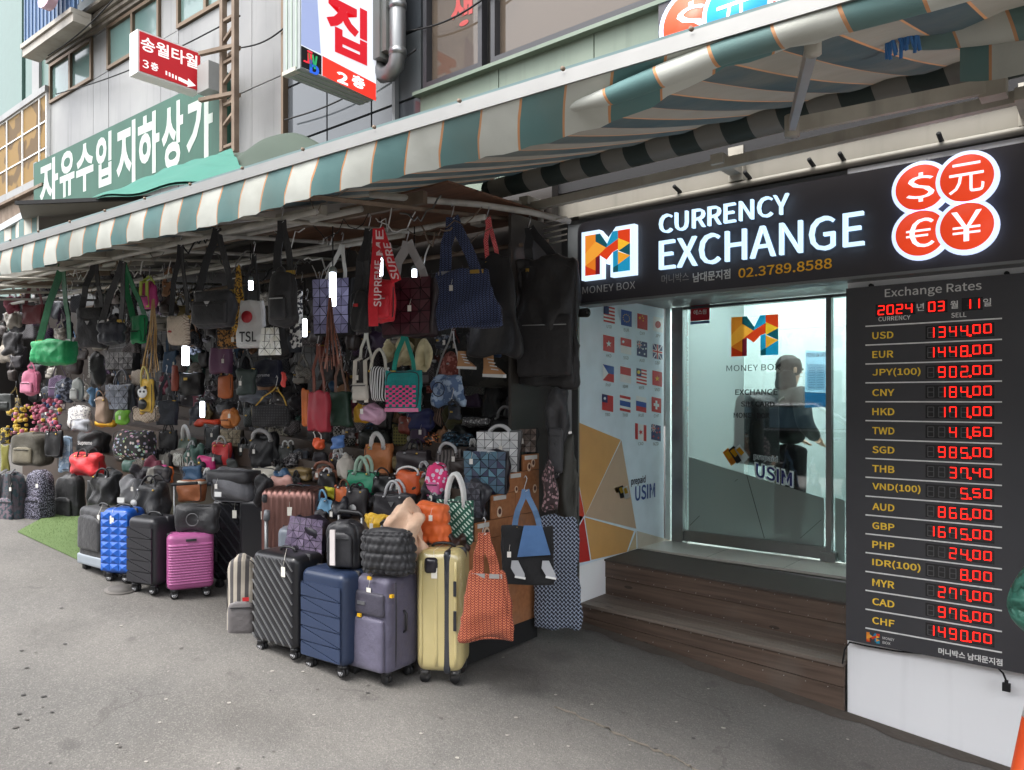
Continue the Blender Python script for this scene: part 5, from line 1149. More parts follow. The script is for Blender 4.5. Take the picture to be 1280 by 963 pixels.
c3 = case((429, 826), (484, 850), 730, .27, M('nyl', (80, 77, 94)), 'grey purple fabric case with yellow zip pulls at the front of the row', name='soft_suitcase', cat='suitcase', hub=False, wsz=.028, r=.035, tube_h=.26)
o, w, h, yf, z0 = c3
mb = MB(); v, f = soft(w * .9, .04, h * .56, r=.02, bulge=.006, wr=.001, y0=yf - .008, z0=z0 + h * .02); mb.add(v, f, True); mb.build('front_pocket', M('nyl', (83, 80, 97)), o)
mb = MB(); v, f = soft(w * .9, .03, h * .25, r=.015, bulge=.004, wr=.001, y0=yf - .006, z0=z0 + h * .6); mb.add(v, f, True); mb.build('upper_pocket', M('nyl', (74, 71, 86)), o)
for (x, z) in ((-.4, .86), (-.05, .585), (.18, 1.0), (.5, .82)): mb = MB(); mb.box((x * w - .012, yf - .032 if x < .45 else yf + .02, z0 + z * h - .006), (x * w + .016, yf - .02 if x < .45 else yf + .04, z0 + z * h + .012)); mb.build('zip_pull', M('pls', (222, 172, 40)), o)
mb = MB(); mb.box((-.03, yf - .031, z0 + h * .71), (.03, yf - .02, z0 + h * .745)); mb.build('badge', SIL, o)
for zz in (.3,): mb = MB(); mb.tube([(w / 2 - .003, yf + .07, z0 + .03), (w / 2 + .003, yf + .07, z0 + h * .5), (w / 2 - .003, yf + .07, z0 + h * .95)], .005, 6); mb.build('zip_line', BK, o)
crm = M('pls', (204, 188, 132), r=.3)
c4 = case((519, 840), (578, 848), 694, .26, crm, 'tall cream hard case wrapped in clear film with black zip band', wsz=.03, hub=False, r=.06)
o, w, h, yf, z0 = c4
mb = MB(); v, f = soft(w * .16, .275, h * 1.006, r=.03, bulge=0, wr=0, x0=w * .17, z0=z0 - .002, res=(4, 12, 14)); mb.add(v, f, True); mb.build('zip_band', M('pls', (40, 44, 52)), o)
mb = MB(); v, f = soft(w * .26, .03, w * .32, r=.014, bulge=.01, wr=0, x0=-w * .16, z0=z0 + h * .82, y0=yf - .002); mb.add(v, f, True); mb.build('corner_guard', M('gls', (40, 38, 44)), o)
for z in ((.5, .66), (.78, .9)): mb = MB(); mb.box((w * .32, yf - .018, z0 + h * z[0] - .1), (w * .38, yf - .001, z0 + h * z[1] - .1)); mb.build('side_grip', M('pls', (44, 46, 52)), o)
for x in (-.38, -.05, .36): mb = MB(); v, f = soft(.02, .01, h * .86, r=.004, bulge=0, wr=0, x0=x * w, y0=yf - .002, z0=z0 + h * .06, res=(2, 2, 6)); mb.add(v, f, True); mb.build('ridge', crm, o)
fq = NT('clear_film'); fq.t.nodes.remove(fq.b); t_ = fq.n('BsdfTransparent'); g_ = fq.n('BsdfGlossy'); g_.inputs['Roughness'].default_value = .12; bp = fq.n('Bump'); bp.inputs['Strength'].default_value = .9; fq.l(fq.noise(16, 5), bp.inputs['Height']); fq.l(bp.outputs[0], g_.inputs['Normal']); m_ = fq.n('MixShader'); m_.inputs[0].default_value = .09; fq.l(t_.outputs[0], m_.inputs[1]); fq.l(g_.outputs[0], m_.inputs[2]); fq.l(m_.outputs[0], fq.out.inputs[0]); FILM = fq.m
mb = MB(); v, f = soft(w * 1.05, .28, h + .05, r=.05, bulge=.006, wr=.004, z0=.02, res=(10, 10, 16)); mb.add(v, f, True); mb.build('clear_wrap', FILM, o)
# --- second row
c5 = case((209, 741), (268, 737), 668, .2, M('pls', (164, 86, 136), r=.42), 'small bright pink ribbed hard case at the front of the row', style='hrib', r=.04)
o, w, h, yf, z0 = c5; mb = MB(); mb.box((-.035, yf - .014, z0 + h * .87), (.035, yf - .004, z0 + h * .91)); mb.build('badge', BK, o)
c6 = case((158, 728), (192, 738), 652, .26, M('pls', (36, 36, 40), r=.4), 'charcoal hard case with zigzag moulding between blue and pink cases')
bands(c6, 5, M('pls', (40, 40, 44), r=.38))
c7 = case((126, 716), (160, 722), 640, .2, M('pls', (30, 84, 170), r=.3), 'bright blue hard case with diamond moulded shell')
o, w, h, yf, z0 = c7
for i in range(3):
    for j in range(8):
        x, z = (i + .5) / 3, .05 + (j + .5) * .9 / 8; a, b = .155, .054; C_ = np.array((-w / 2 + x * w, yf - .017, z0 + z * h)); mb = MB()
        pts = [(-w / 2 + (x - a) * w, yf - .004, z0 + (z - b) * h), (-w / 2 + (x + a) * w, yf - .004, z0 + (z - b) * h), (-w / 2 + (x + a) * w, yf - .004, z0 + (z + b) * h), (-w / 2 + (x - a) * w, yf - .004, z0 + (z + b) * h), tuple(C_)]
        mb.add(pts, [(0, 1, 4), (1, 2, 4), (2, 3, 4), (3, 0, 4)], False); mb.build('diamond', M('pls', (36, 92, 182), r=.28), o)
c8 = case((97, 700), (131, 716), 642, .2, M('nyl', (50, 50, 54)), 'black fabric case with grey plastic foot at the left end of the row', name='soft_suitcase', hub=False, wsz=.028)
o, w, h, yf, z0 = c8
mb = MB(); v, f = soft(w * 1.04, .215, h * .2, r=.02, bulge=0, wr=0, z0=z0 - .006); mb.add(v, f, True); mb.build('plastic_foot', M('pls', (140, 148, 156)), o)
mb = MB(); v, f = soft(w * .8, .04, h * .6, r=.02, bulge=.008, wr=.001, y0=yf - .006, z0=z0 + h * .28, arch=.2); mb.add(v, f, True); mb.build('front_pocket', M('nyl', (46, 46, 50)), o)
c9 = case((263, 724), (322, 733), 630, .28, M('gls', (30, 30, 33), r=.22), 'large glossy black case with diagonal ribs behind the pink case', hub=False)
segs = []
for k in range(-8, 8):
    r_ = clip((k * .2, .96), (k * .2 + 1.2, .04))
    if r_ and r_[3] < .96: segs.append(r_)
strips(c9[0], c9[1], c9[2], c9[3], c9[4], segs, M('gls', (44, 44, 48), r=.2), .009)
c10 = case((326, 752), (392, 760), 618, .28, M('met', (150, 112, 104), r=.4), 'rose gold ribbed hard case behind the geometric pouch', style='vrib', hub=False)
o, w, h, yf, z0 = c10
for x in (-.42,): mb = MB(); v, f = soft(.05, .05, .07, r=.024, bulge=.002, wr=0, x0=x * w, y0=yf + .01, z0=z0 + h * .88); mb.add(v, f, True); mb.build('corner_guard', BK, o)
c11 = case((345, 762), (392, 768), 664, .22, M('pls', (128, 136, 146), r=.35), 'pale grey hard case hidden behind the black lined case', hub=False)
c12 = case((297, 735), (345, 741), 628, .25, M('pls', (34, 34, 37), r=.3), 'plain black hard case between the diagonal ribbed and rose gold cases', hub=False)
# extended handle standing free on a case behind the striped backpack
th_ = thing('trolley_handle', at(334, 690, Y=2.95), 'grey telescopic trolley handle standing up behind the black lined case', 'handle')
mb = MB(); mb.tube([at(333, 735, Y=2.95), at(333, 648, Y=2.95)], .014, 10); mb.build('tube', alu, th_)
mb = MB(); mb.tube([at(333, 650, Y=2.95), at(334, 638, Y=2.95)], [.024, .02], 10); mb.build('grip', M('pls', (120, 122, 126)), th_)
th_ = thing('trolley_handle', at(218, 640, Y=2.85), 'thin silver trolley handle raised above the pink case', 'handle')
mb = MB(); mb.tube([at(218, 690, Y=2.85), at(218, 608, Y=2.85)], .008, 8); mb.build('tube', alu, th_); mb = MB(); mb.tube([at(215, 606, Y=2.85), at(246, 604, Y=2.85)], .012, 8); mb.build('grip', dark, th_)
# ================================================================== stall structure
stand = thing('display_stand', (-3.3, 3.6, 1), 'brown wooden stepped display stand the handbags are piled on', 'display stand')
brn = woodmat('brown_board', (146, 94, 58), (168, 112, 72))
PX = -3.12
prof = [(3.3, gz(PX) + .16), (4.12, gz(PX) + .16), (4.12, H - .365), (3.94, H - .372), (3.94, H - .484), (3.785, H - .484), (3.785, H - .614), (3.615, H - .614), (3.615, H - .773), (3.46, H - .773), (3.46, H - .888), (3.3, H - .888)]
mb = MB(); mb.prism([(PX - .012, y, z) for y, z in prof], (-.02, 0, 0)); mb.build('inner_panel', dark, stand)
for (y0, y1, z0, z1) in ((3.3, 4.12, gz(PX) + .16, H - 1.22), (3.3, 3.66, H - 1.216, H - .888), (3.664, 4.12, H - 1.216, H - .888), (3.46, 3.78, H - .884, H - .773), (3.784, 4.12, H - .884, H - .773), (3.615, 3.86, H - .769, H - .614), (3.864, 4.12, H - .769, H - .614), (3.785, 4.12, H - .61, H - .484), (3.94, 4.12, H - .48, H - .372)):
    mb = MB(); mb.box((PX - .011, y0, z0), (PX, y1, z1)); mb.build('board', brn, stand)
for k, (y0, y1, zf) in enumerate(((3.3, 3.46, -.888), (3.46, 3.615, -.773), (3.615, 3.785, -.614), (3.785, 3.94, -.484), (3.94, 4.12, -.372))):
    x0 = PX - .031; x1 = -10.5; dz = .065 * (x0 - x1)
    mb = MB(); mb.prism([(x0, y0, .2), (x0, y0, H + zf - .001), (x1, y0, H + zf + dz), (x1, y0, .9)], (0, y1 - y0 - .002, 0)); mb.build('step', M('pls', (70, 58, 50)), stand)
    if k: p = (PX + .001, (y0 + y1) / 2 - .03, H + zf - .03); mb = MB(); mb.box((PX, y0 + .02, H + zf - .035), (PX + .008, y1 - .03, H + zf - .008)); mb.build('label_plate', M('pls', (206, 204, 200)), stand)
for (px, py, s) in ((624, 640, 6), (666, 579, 5), (661, 584, 5), (668, 611, 5), (608, 667, 7), (645, 612, 4), (614, 690, 5)):
    p = at(px, py, X=PX); mb = MB(); mb.prism([p + (.002, s * .0042 * math.cos(a), s * .006 * math.sin(a)) for a in np.linspace(0, 6.28, 14)[:-1]], (.002, 0, 0)); st_ = mb.build('sticker', M('pls', (224, 196, 170)), stand)
    mb = MB(); mb.prism([p + (.005, s * .0026 * math.cos(a), s * .0034 * math.sin(a) + .003) for a in np.linspace(0, 6.28, 10)[:-1]], (.001, 0, 0)); mb.build('print', M('pls', (86, 50, 40)), st_)
mb = MB(); mb.box((PX - .02, 3.32, gz(PX) + .02), (PX + .002, 4.1, gz(PX) + .159)); mb.build('plinth', dark, stand)
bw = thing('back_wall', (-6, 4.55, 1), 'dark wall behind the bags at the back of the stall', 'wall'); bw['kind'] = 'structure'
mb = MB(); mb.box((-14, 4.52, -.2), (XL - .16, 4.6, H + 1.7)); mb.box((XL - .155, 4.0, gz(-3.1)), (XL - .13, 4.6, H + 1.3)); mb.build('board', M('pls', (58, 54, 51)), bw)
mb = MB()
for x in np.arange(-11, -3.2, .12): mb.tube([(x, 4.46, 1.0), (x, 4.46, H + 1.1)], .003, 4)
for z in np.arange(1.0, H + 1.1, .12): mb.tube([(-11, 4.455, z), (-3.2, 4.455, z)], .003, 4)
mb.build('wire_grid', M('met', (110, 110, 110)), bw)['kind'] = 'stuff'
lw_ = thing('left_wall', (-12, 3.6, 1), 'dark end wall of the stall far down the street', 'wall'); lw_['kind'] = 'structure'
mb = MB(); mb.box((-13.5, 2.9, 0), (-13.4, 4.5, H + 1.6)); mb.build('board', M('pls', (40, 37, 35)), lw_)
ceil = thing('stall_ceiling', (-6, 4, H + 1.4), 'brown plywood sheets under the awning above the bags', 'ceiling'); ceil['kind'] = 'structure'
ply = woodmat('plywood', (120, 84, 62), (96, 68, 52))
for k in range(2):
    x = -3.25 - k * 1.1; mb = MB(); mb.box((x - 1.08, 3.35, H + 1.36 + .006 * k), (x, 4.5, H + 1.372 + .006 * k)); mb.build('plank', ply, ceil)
fr_ = thing('stall_frame', (-5, 3, H + 1.1), 'white and rusty poles and rails the bags hang from', 'frame')
wht = wallmat('chipped_white', (190, 188, 180), (160, 156, 148), 6, .55, .5)
def pole(a, b, r=.02, m=wht, nm='pole'): mb = MB(); mb.tube([a, b], r, 10); mb.build(nm, m, fr_)
c0, c1_ = np.array((-3.9, 2.95, H + 1.27)), np.array((-3.06, 4.42, H + 1.31))
mb = MB(); mb.tube([at(462, 243, Y=3.12), at(530, 250, Y=3.35), at(600, 256, Y=3.75), at(660, 265, Y=4.1), at(712, 277, Y=4.42)], .022, 10); mb.build('bent_pipe', wht, fr_)
for y, z, r in ((2.62, 1.12, .018), (2.95, 1.20, .02), (3.3, 1.10, .018), (3.7, 1.24, .02), (4.1, 1.12, .016), (4.4, 1.2, .016)):
    pole((-11, y, H + z + .12), (-3.6 if y < 3.4 else -3.25, y, H + z - .03), r, wht if r > .017 else rust)
for x in np.arange(-9.9, -3.4, .72):
    pole((x, 1.9 + .02 * (x + 5), H + 1.05), (x + random.uniform(-.1, .1), 4.4, H + 1.32 + random.uniform(-.04, .04)), .014, random.choice((wht, rust, dirty)))
for k in range(7): x = -4.2 - k * .95; mb = MB(); mb.bar((x, 3.3, H + 1.30), (x - .8, 2.2, H + 1.16), .03, .05); mb.build('brace', random.choice((dirty, rust)), fr_)
for x, y in ((-3.3, 4.38), (-7.2, 4.3)): pole((x, y, gz(x)), (x, y, H + 1.4), .022)
mb = MB(); mb.bar((-9, 2.5, H + 1.22), (-3.9, 2.9, H + 1.2), .05, .06); mb.build('beam', dirty, fr_)
mb = MB(); mb.bar((-9.5, 2.75, H + 1.27), (-3.4, 3.3, H + 1.28), .04, .08); mb.build('beam', rust, fr_)
wi = thing('loose_wiring', (-4.2, 3.2, H + 1.2), 'tangled wires and cords looped under the awning', 'wires')
for k in range(46):
    x = random.uniform(-8.5, -3.5); y = random.uniform(2.6, 4.0); z = H + random.uniform(1.05, 1.25); L = []
    dx, n = random.uniform(.15, .7), 9
    for i in range(n + 1): a = i / n; L.append((x + dx * a, y + random.uniform(-.01, .01), z + .03 * math.sin(a * 9 + k) - random.uniform(.02, .13) * math.sin(math.pi * a)))
    mb = MB(); mb.tube(L, random.choice((.003, .004, .006)), 5); mb.build('wire', random.choice((dark, white, M('met', (120, 120, 118)), rust)), wi)
# hanging rings of a scarf stand by the sign corner
for k in range(5): mb = MB(); p = at(694, 276 + k * 7, Y=4.3); mb.tube([p + (-.1, 0, 0), p + (.1, 0, .01)], .006, 6); mb.build('rack_wire', wht, fr_)
# lamps of the stall, lit
def lamp(px, py, hpx, wpx, Y, label, s=3, cap=True):
    t = thing('hanging_lamp', at(px, py, Y=Y), label, 'lamp', 'small white lamps hung among the bags'); z = proj(at(px, py, Y=Y))[2]; r = wpx * z / F / 2 * .6; hh = hpx * z / F
    p = at(px, py, Y=Y); mb = MB(); mb.tube([p + (0, 0, -hh / 2), p + (0, 0, -hh * .45), p + (0, 0, hh * .45), p + (0, 0, hh / 2)], [r * .8, r, r, r * .8], 12); mb.build('tube', M('emi', (232, 240, 255), s=s), t)
    if cap:
        mb = MB(); mb.tube([p + (0, 0, hh / 2), p + (0, 0, hh / 2 + r * .9), p + (0, 0, hh / 2 + r * 1.8)], [r * 1.25, r * 1.2, r * .6], 12); mb.build('cap', M('pls', (150, 160, 156)), t)
        mb = MB(); mb.tube([p + (0, 0, hh / 2 + r * 1.8), p + (0, 0, hh / 2 + .3)], .004, 5); mb.build('cord', dark, t)
lamp(313, 357, 11, 11, 3.3, 'short white bulb with grey cap above the white cartoon tote')
lamp(381, 410, 22, 9, 3.3, 'upright white tube lamp left of the purple geometric tote')
lamp(416, 362, 42, 14, 3.0, 'white tube lamp hanging in front of the purple geometric tote')
lamp(475, 334, 22, 12, 3.6, 'white lamp glowing behind the red lettered strap')
lamp(518, 344, 14, 10, 3.6, 'white lamp glowing behind the grey straps of the burgundy tote')
lamp(232, 445, 24, 14, 3.6, 'square white lamp under the beige monogram bucket')
lamp(253, 512, 20, 9, 3.6, 'white tube lamp low beside the orange pouch')
lamp(573, 406, 4, 14, 3.6, 'flat white lamp below the navy shopper', cap=False)
lamp(20, 346, 5, 18, 3.4, 'flat white disc lamp at the far left under the awning', cap=False)
lamp(55, 334, 4, 18, 3.2, 'flat white disc lamp above the green quilted bag', cap=False)
lamp(60, 333, 3, 8, 4.0, 'tiny white lamp deeper in the stall over the green bag', cap=False)
# ================================================================== the bags
F_ = lambda c, c2=None: M('fab', c, c2); N_ = lambda c: M('nyl', c); L_ = lambda c: M('lea', c)
b = bag
WT = M('pls', (226, 226, 224)); GLS = (235, 235, 235)
# hanging along the front
b('quilted_bag', 'bag', (38, 424, 98, 457), 'puff', N_((22, 150, 88)), 'large bright green quilted bag hanging by wide green straps', Y=2.62, q=(5, 3, .014), d=.35, r=.04, strap=(78, 331, .065, N_((18, 112, 70))))
b('crossbody_bag', 'bag', (27, 381, 58, 405), 'tote', L_((120, 44, 52)), 'maroon crossbody hanging left of the big green quilted bag', Y=3.2, strap=(42, 342, .04, L_((110, 40, 48))))
b('crossbody_bag', 'bag', (96, 385, 133, 435), 'box', N_((58, 58, 64)), 'dark grey nylon bag with triangular badge right of the green quilted bag', Y=2.66, flap=(.32, N_((44, 44, 48))), emb='tri', strap=(119, 326, .05, BK))
b('crossbody_bag', 'bag', (163, 394, 185, 430), 'box', N_((24, 140, 84)), 'green bag half hidden behind the slate quilted bag', Y=2.8, strap=(155, 330, .05, N_((24, 120, 74))), pocket=(.7, .4, N_((22, 130, 78))))
b('quilted_bag', 'bag', (120, 400, 158, 432), 'puff', N_((66, 70, 82)), 'slate grey quilted bag hanging by a black buckled strap', Y=2.62, q=(3, 2, .02), d=.4, strap=(154, 327, .055, BK))
b('small_backpack', 'backpack', (175, 352, 197, 386), 'back', N_((206, 74, 140)), 'small pink backpack with lime trim hanging high on the left', Y=3.1, pocket=(.7, .4, N_((216, 90, 152))), strap=(187, 345, .02, N_((190, 220, 90))), straps2=N_((196, 226, 90)))
b('bucket_bag', 'bag', (207, 395, 241, 432), 'buck', M('mon', (198, 186, 170), (112, 88, 72)), 'beige monogram bucket bag hanging by a black strap', Y=2.62, strap=(226, 306, .035, BK), emb=('box', M('lea', (150, 40, 40)), .012, -.1, .45), d=.5)
b('crossbody_bag', 'bag', (240, 362, 297, 410), 'box', N_((60, 60, 65)), 'large black crossbody with triangular badge on the front pocket', Y=2.6, pocket=(.86, .6, N_((58, 58, 62))), emb='tri', strap=(272, 286, .05, BK), d=.3, r=.04)
b('scarf_bag', 'bag', (291, 334, 305, 415), 'shop', M('leop', (196, 150, 54), (70, 48, 28), 1), 'mustard leopard print cloth bag hanging behind the black crossbody', Y=2.9, top=.4)
b('shoulder_bag', 'bag', (270, 410, 303, 436), 'tote', M('leop', (170, 120, 60), (50, 36, 26)), 'leopard print tote below the black crossbody', Y=2.9)
t = b('canvas_tote', 'tote bag', (297, 374, 333, 435), 'tote', F_((214, 214, 210)), 'white canvas tote with a red bow and curly lettering', Y=2.75, strap=(318, 318, .02, BK, .6), text=('TSL', M('pls', (30, 30, 34)), .13, .07, 0, .22), emb=('disc', M('pls', (176, 36, 48)), .04, 0, .62), top=.8, bot=1.05)
b('canvas_tote', 'tote bag', (362, 362, 378, 436), 'tote', M('camo', (196, 196, 194), (50, 50, 60), 2), 'white tote with black scribbled print behind the sling bag', Y=2.85)
b('sling_bag', 'bag', (335, 336, 375, 406), 'bean', N_((48, 48, 52)), 'black sling chest bag hanging with silver zips', Y=2.6, strap=(353, 276, .05, BK, .5), pocket=(.6, .45, N_((46, 46, 50))), zip_=1, d=.35)
b('geometric_bag', 'bag', (326, 409, 361, 446), 'trap', dark, 'white geometric bucket bag below the black sling', Y=2.75, geo=4, pat=((222, 220, 206), (190, 188, 176)), top=.75, bot=1.05, d=.4)
b('geometric_tote', 'tote bag', (393, 347, 445, 420), 'tote', dark, 'lilac grey geometric tote behind the tube lamp', Y=3.25, geo=5, pat=((96, 92, 118), (140, 138, 168)), strap=(428, 306, .03, M('pls', (206, 206, 200)), .5))
def bundle(ap, x0, x1, y1, Y, cols, label, n=9):
    t = thing('strap_bundle', at(*ap, Y=Y), label, 'straps'); rs = random.Random(n + x0)
    for k in range(n):
        xa = ap[0] + rs.uniform(-1.5, 1.5); xb = x0 + (x1 - x0) * (k + .5) / n; bulge = rs.uniform(-1.5, 1.5); ye = y1 - rs.uniform(0, 18)
        mb = MB(); mb.tube([at(xa, ap[1], Y=Y), at(xa * .7 + xb * .3 + bulge, ap[1] * .6 + ye * .4, Y=Y - .01), at(xa * .3 + xb * .7 - bulge, ap[1] * .25 + ye * .75, Y=Y + .01 * (k % 3)), at(xb, ye, Y=Y)], 0, flat=(.013, .004), up=(rs.uniform(-.6, .6), 1, 0)); mb.build('strap', M('lea', cols[k % len(cols)]), t)
bundle((413, 372), 399, 428, 468, 2.9, [(112, 68, 54), (90, 54, 44), (134, 84, 66)], 'bundle of long brown leather straps hanging before the lilac tote', 10)
bundle((192, 374), 174, 200, 478, 2.75, [(176, 142, 86), (150, 116, 70)], 'bundle of long tan straps above the yellow panda bag', 9)
b('sling_bag', 'bag', (438, 362, 463, 416), 'box', N_((38, 38, 41)), 'long narrow black bag with a small red tag', Y=2.9, strap=(462, 286, .05, BK, .4), emb=('box', M('pls', (190, 40, 44)), .015, 0, .62))
t = b('crossbody_bag', 'bag', (466, 350, 495, 403), 'box', N_((192, 28, 44)), 'red crossbody with red strap lettered in white', Y=2.88, pocket=(.7, .55, N_((196, 30, 46))), zip_=1, r=.03)
ps_ = [(467, 408), (466, 380), (468, 350), (471, 316), (472, 286)]; pq_ = [(496, 352), (490, 335), (484, 315), (478, 298), (474, 286)]
st_t = thing('lettered_strap', at(472, 286, Y=2.84), 'wide red strap printed SUPREME in white looped over a hook', 'strap')
for L in (ps_, pq_):
    mb = MB(); W3 = [at(a, c, Y=2.80) for a, c in L]; mb.tube(W3, 0, flat=(.055, .006), up=(-.55, .85, 0)); mb.build('webbing', N_((206, 30, 46)), st_t)
for (x, y, hpx, s, tl) in ((463.5, 386, 58, 'SUPREME', 1.2), (467, 322, 32, 'ME', -1), (486, 352, 46, 'SUPRE', -11)):
    a0_ = at(x, y - 2, Y=2.77); a1_ = at(x + tl, y - hpx - 2, Y=2.77); mb = MB(); U = a1_ - a0_; letter(mb, s, a0_ + (.055, .03, 0), U, (-.034, -.028, 0), (.5, -.8, 0), .02); mb.build('lettering', M('pls', (240, 210, 214)), st_t)
b('geometric_tote', 'tote bag', (478, 346, 547, 421), 'tote', M('lea', (40, 20, 26)), 'burgundy geometric tote hanging by clear grey straps', Y=3.05, geo=5, pat=((66, 26, 38), (96, 44, 56)), strap=(510, 302, .055, M('pls', (170, 170, 172)), .6), d=.18)
b('folding_shopper', 'shopping bag', (531, 335, 622, 409), 'shop', M('zig', (20, 25, 50), (70, 84, 124), 1.5), 'large navy shopper woven with small pale chevrons', Y=3.45, strap=(566, 272, .075, M('zig', (20, 25, 50), (70, 84, 124), 1.5), .6), top=.72, bot=1.12, yaw=.6, d=.12, bulge=.02)
b('folding_shopper', 'shopping bag', (583, 318, 650, 445), 'shop', N_((36, 35, 38)), 'black folding shopper with red rope loop and round print', Y=3.8, yaw=.6, strap=(610, 272, .03, M('chk', (200, 44, 56), (230, 130, 130), 3), .3), emb=('disc', M('camo', (160, 44, 44), (196, 196, 200), 1.4), .07, -.18, .63), top=.6, d=.12)
b('travel_bag', 'bag', (645, 322, 722, 484), 'box', N_((42, 40, 42)), 'very large black travel bag hanging beside the sign', Y=4.15, yaw=.6, strap=(662, 285, .06, BK, .5), d=.16, bulge=.03, wr=.012, r=.03, res=(22, 6, 28), pocket=(.86, .48, N_((46, 44, 47))), zip_=1)
# behind and under them
b('camouflage_bag', 'bag', (566, 415, 640, 485), 'shop', M('camo', (38, 38, 36), (58, 56, 50), .6), 'dark camouflage shopper under the navy shopper', Y=4.1, d=.12)
t = b('printed_tote', 'tote bag', (590, 405, 624, 447), 'flat', F_((44, 70, 108)), 'dark blue skirt shaped panel with two tan boots printed below', Y=3.85, top=.55, bot=1.1)
for x, y, s in ((579, 452, 1), (613, 460, 1.25)):
    sb = thing('shoe_charm', at(x, y, Y=3.82), 'tan laced boot shape hanging under the blue skirt panel' if s > 1 else 'smaller tan boot shape at the left below the blue skirt panel', 'shoe')
    z_ = proj(at(x, y, Y=3.82))[2] / F
    mb = MB(); mb.prism([at(x + s * a, y + s * c, Y=3.82) for a, c in ((-7, -13), (1, -13), (2, -3), (9, 2), (13, 6), (12, 9), (-8, 8), (-7, 0))], (0, .02, 0)); mb.build('upper', L_((176, 128, 84)), sb)
    mb = MB(); mb.prism([at(x + s * a, y + s * c, Y=3.815) for a, c in ((-8, 6), (13, 6.5), (13, 10), (-8, 9))], (0, .03, 0)); mb.build('sole', WT, sb)
    mb = MB()
    for k in range(4): mb.bar(at(x - 3 * s + k * 1.6, y + s * (-9 + k * 3.4), Y=3.812), at(x + s * (3 + k * 1.6), y + s * (-8 + k * 3.4), Y=3.812), .006, .006)
    mb.build('laces', WT, sb)
b('denim_bag', 'bag', (538, 470, 581, 508), 'soft', M('camo', (86, 108, 142), (150, 168, 190), .9), 'washed denim bag with an oval embroidered front', Y=3.9, strap=(566, 414, .012, SIL), emb=('ringlet', M('pls', (30, 40, 70)), .05, -.1, .55), d=.2)
t = b('checked_tote', 'tote bag', (482, 462, 528, 515), 'tote', F_((16, 124, 122)), 'teal tote with a pink and teal check panel', Y=3.3, strap=(506, 415, .03, F_((20, 130, 116)), .6), d=.2)
t2 = [c for c in t.children if c.name.startswith('body')][0]
w, h, dd = t['w'], t['h'], t['d']
mb = MB()
for i in range(9):
    for j in range(9):
        if (i + j) % 2 == 0: x = -w * .42 + i * w * .84 / 9; z = h * .12 + j * h * .5 / 9; mb.box((x, -dd / 2 - .022, z), (x + w * .84 / 9, -dd / 2 - .016, z + h * .5 / 9))
mb.build('check_pattern', F_((196, 62, 120)), t)['kind'] = 'stuff'
mb = MB(); mb.box((-w * .47, -dd / 2 - .012, .0), (w * .47, -dd / 2 - .004, h * .09)); mb.build('base_band', F_((186, 108, 140)), t)
b('striped_basket', 'basket bag', (461, 458, 489, 501), 'buck', M('str', (226, 222, 212), (44, 42, 42), 1.0), 'cream and black striped bag with a large round handle', Y=3.35, arcs=(22, M('pls', (216, 212, 200)), .011, .8, 1), d=.4)
b('backpack', 'backpack', (440, 450, 474, 505), 'back', F_((60, 56, 56)), 'dark backpack with pale trim under the long black bag', Y=3.4, strap=(458, 415, .02, F_((214, 208, 196)), .5), straps2=F_((206, 200, 188)), pocket=(.7, .4, F_((200, 194, 184))))
b('round_bag', 'bag', (441, 505, 462, 529), 'bean', L_((206, 156, 40)), 'mustard yellow round bag under the dark backpack', Y=3.5)
b('round_bag', 'bag', (451, 506, 482, 529), 'bean', L_((190, 150, 172)), 'mauve round bag under the striped basket', Y=3.42)
for k, (x0, y0, x1, y1) in enumerate(((495, 422, 516, 460), (520, 424, 537, 462), (478, 428, 492, 455))): b('fluffy_bag', 'bag', (x0, y0, x1, y1), 'bean', M('fab', (196, 186, 150), (150, 140, 108), 2), ['cream fluffy bag hanging behind the teal check tote', 'cream fluffy bag hanging right of the teal check tote straps', 'small cream fluffy bag hanging above the striped basket'][k], Y=3.5, wr=.012, arch=.5)
b('leather_bucket', 'bag', (384, 490, 414, 540), 'trap', L_((150, 44, 56)), 'wine red bag with white piping hanging by grey braided cord', Y=3.2, strap=(398, 430, .02, L_((120, 72, 60)), .6), top=.85)
b('leather_bucket', 'bag', (376, 486, 388, 532), 'trap', L_((196, 104, 48)), 'narrow orange tan bag tucked behind the wine red bag', Y=3.3)
b('leather_bucket', 'bag', (411, 490, 441, 533), 'trap', L_((48, 78, 62)), 'deep green bag with braided cord beside the wine red bag', Y=3.35, strap=(425, 448, .02, L_((120, 92, 80)), .6), top=.85)
t = b('panda_bag', 'bag', (173, 474, 193, 518), 'box', L_((206, 168, 70)), 'small yellow bag with a panda printed on its front', Y=2.75, arcs=(16, M('pls', (210, 196, 120)), .008, .6, 1))
w, h, dd = t['w'], t['h'], t['d']; y = -dd / 2 - .024
for nm, col, L in (('panda_head', (238, 238, 236), [(0, .62, .045)]), ('panda_body', (30, 30, 32), [(0, .28, .042)]), ('panda_ear', (26, 26, 28), [(-.03, .76, .014)]), ('panda_ear', (26, 26, 28), [(.03, .76, .014)]), ('panda_eye', (26, 26, 28), [(-.018, .64, .009)]), ('panda_eye', (26, 26, 28), [(.018, .64, .009)])):
    for x, z, r in L: mb = MB(); mb.cyl((x, y - (.004 if 'e' in nm[6:] and 'head' not in nm else 0), z * h), (0, 1, 0), r, .004, 16); mb.build(nm, M('pls', col), t)
b('geometric_tote', 'tote bag', (134, 480, 170, 513), 'tote', M('pls', (44, 46, 50)), 'slate grey geometric tote above the lime green pouch', Y=3.2, geo=5, pat=((84, 88, 98), (118, 122, 132)), arcs=(19, M('lea', (90, 92, 98)), .008, .6))
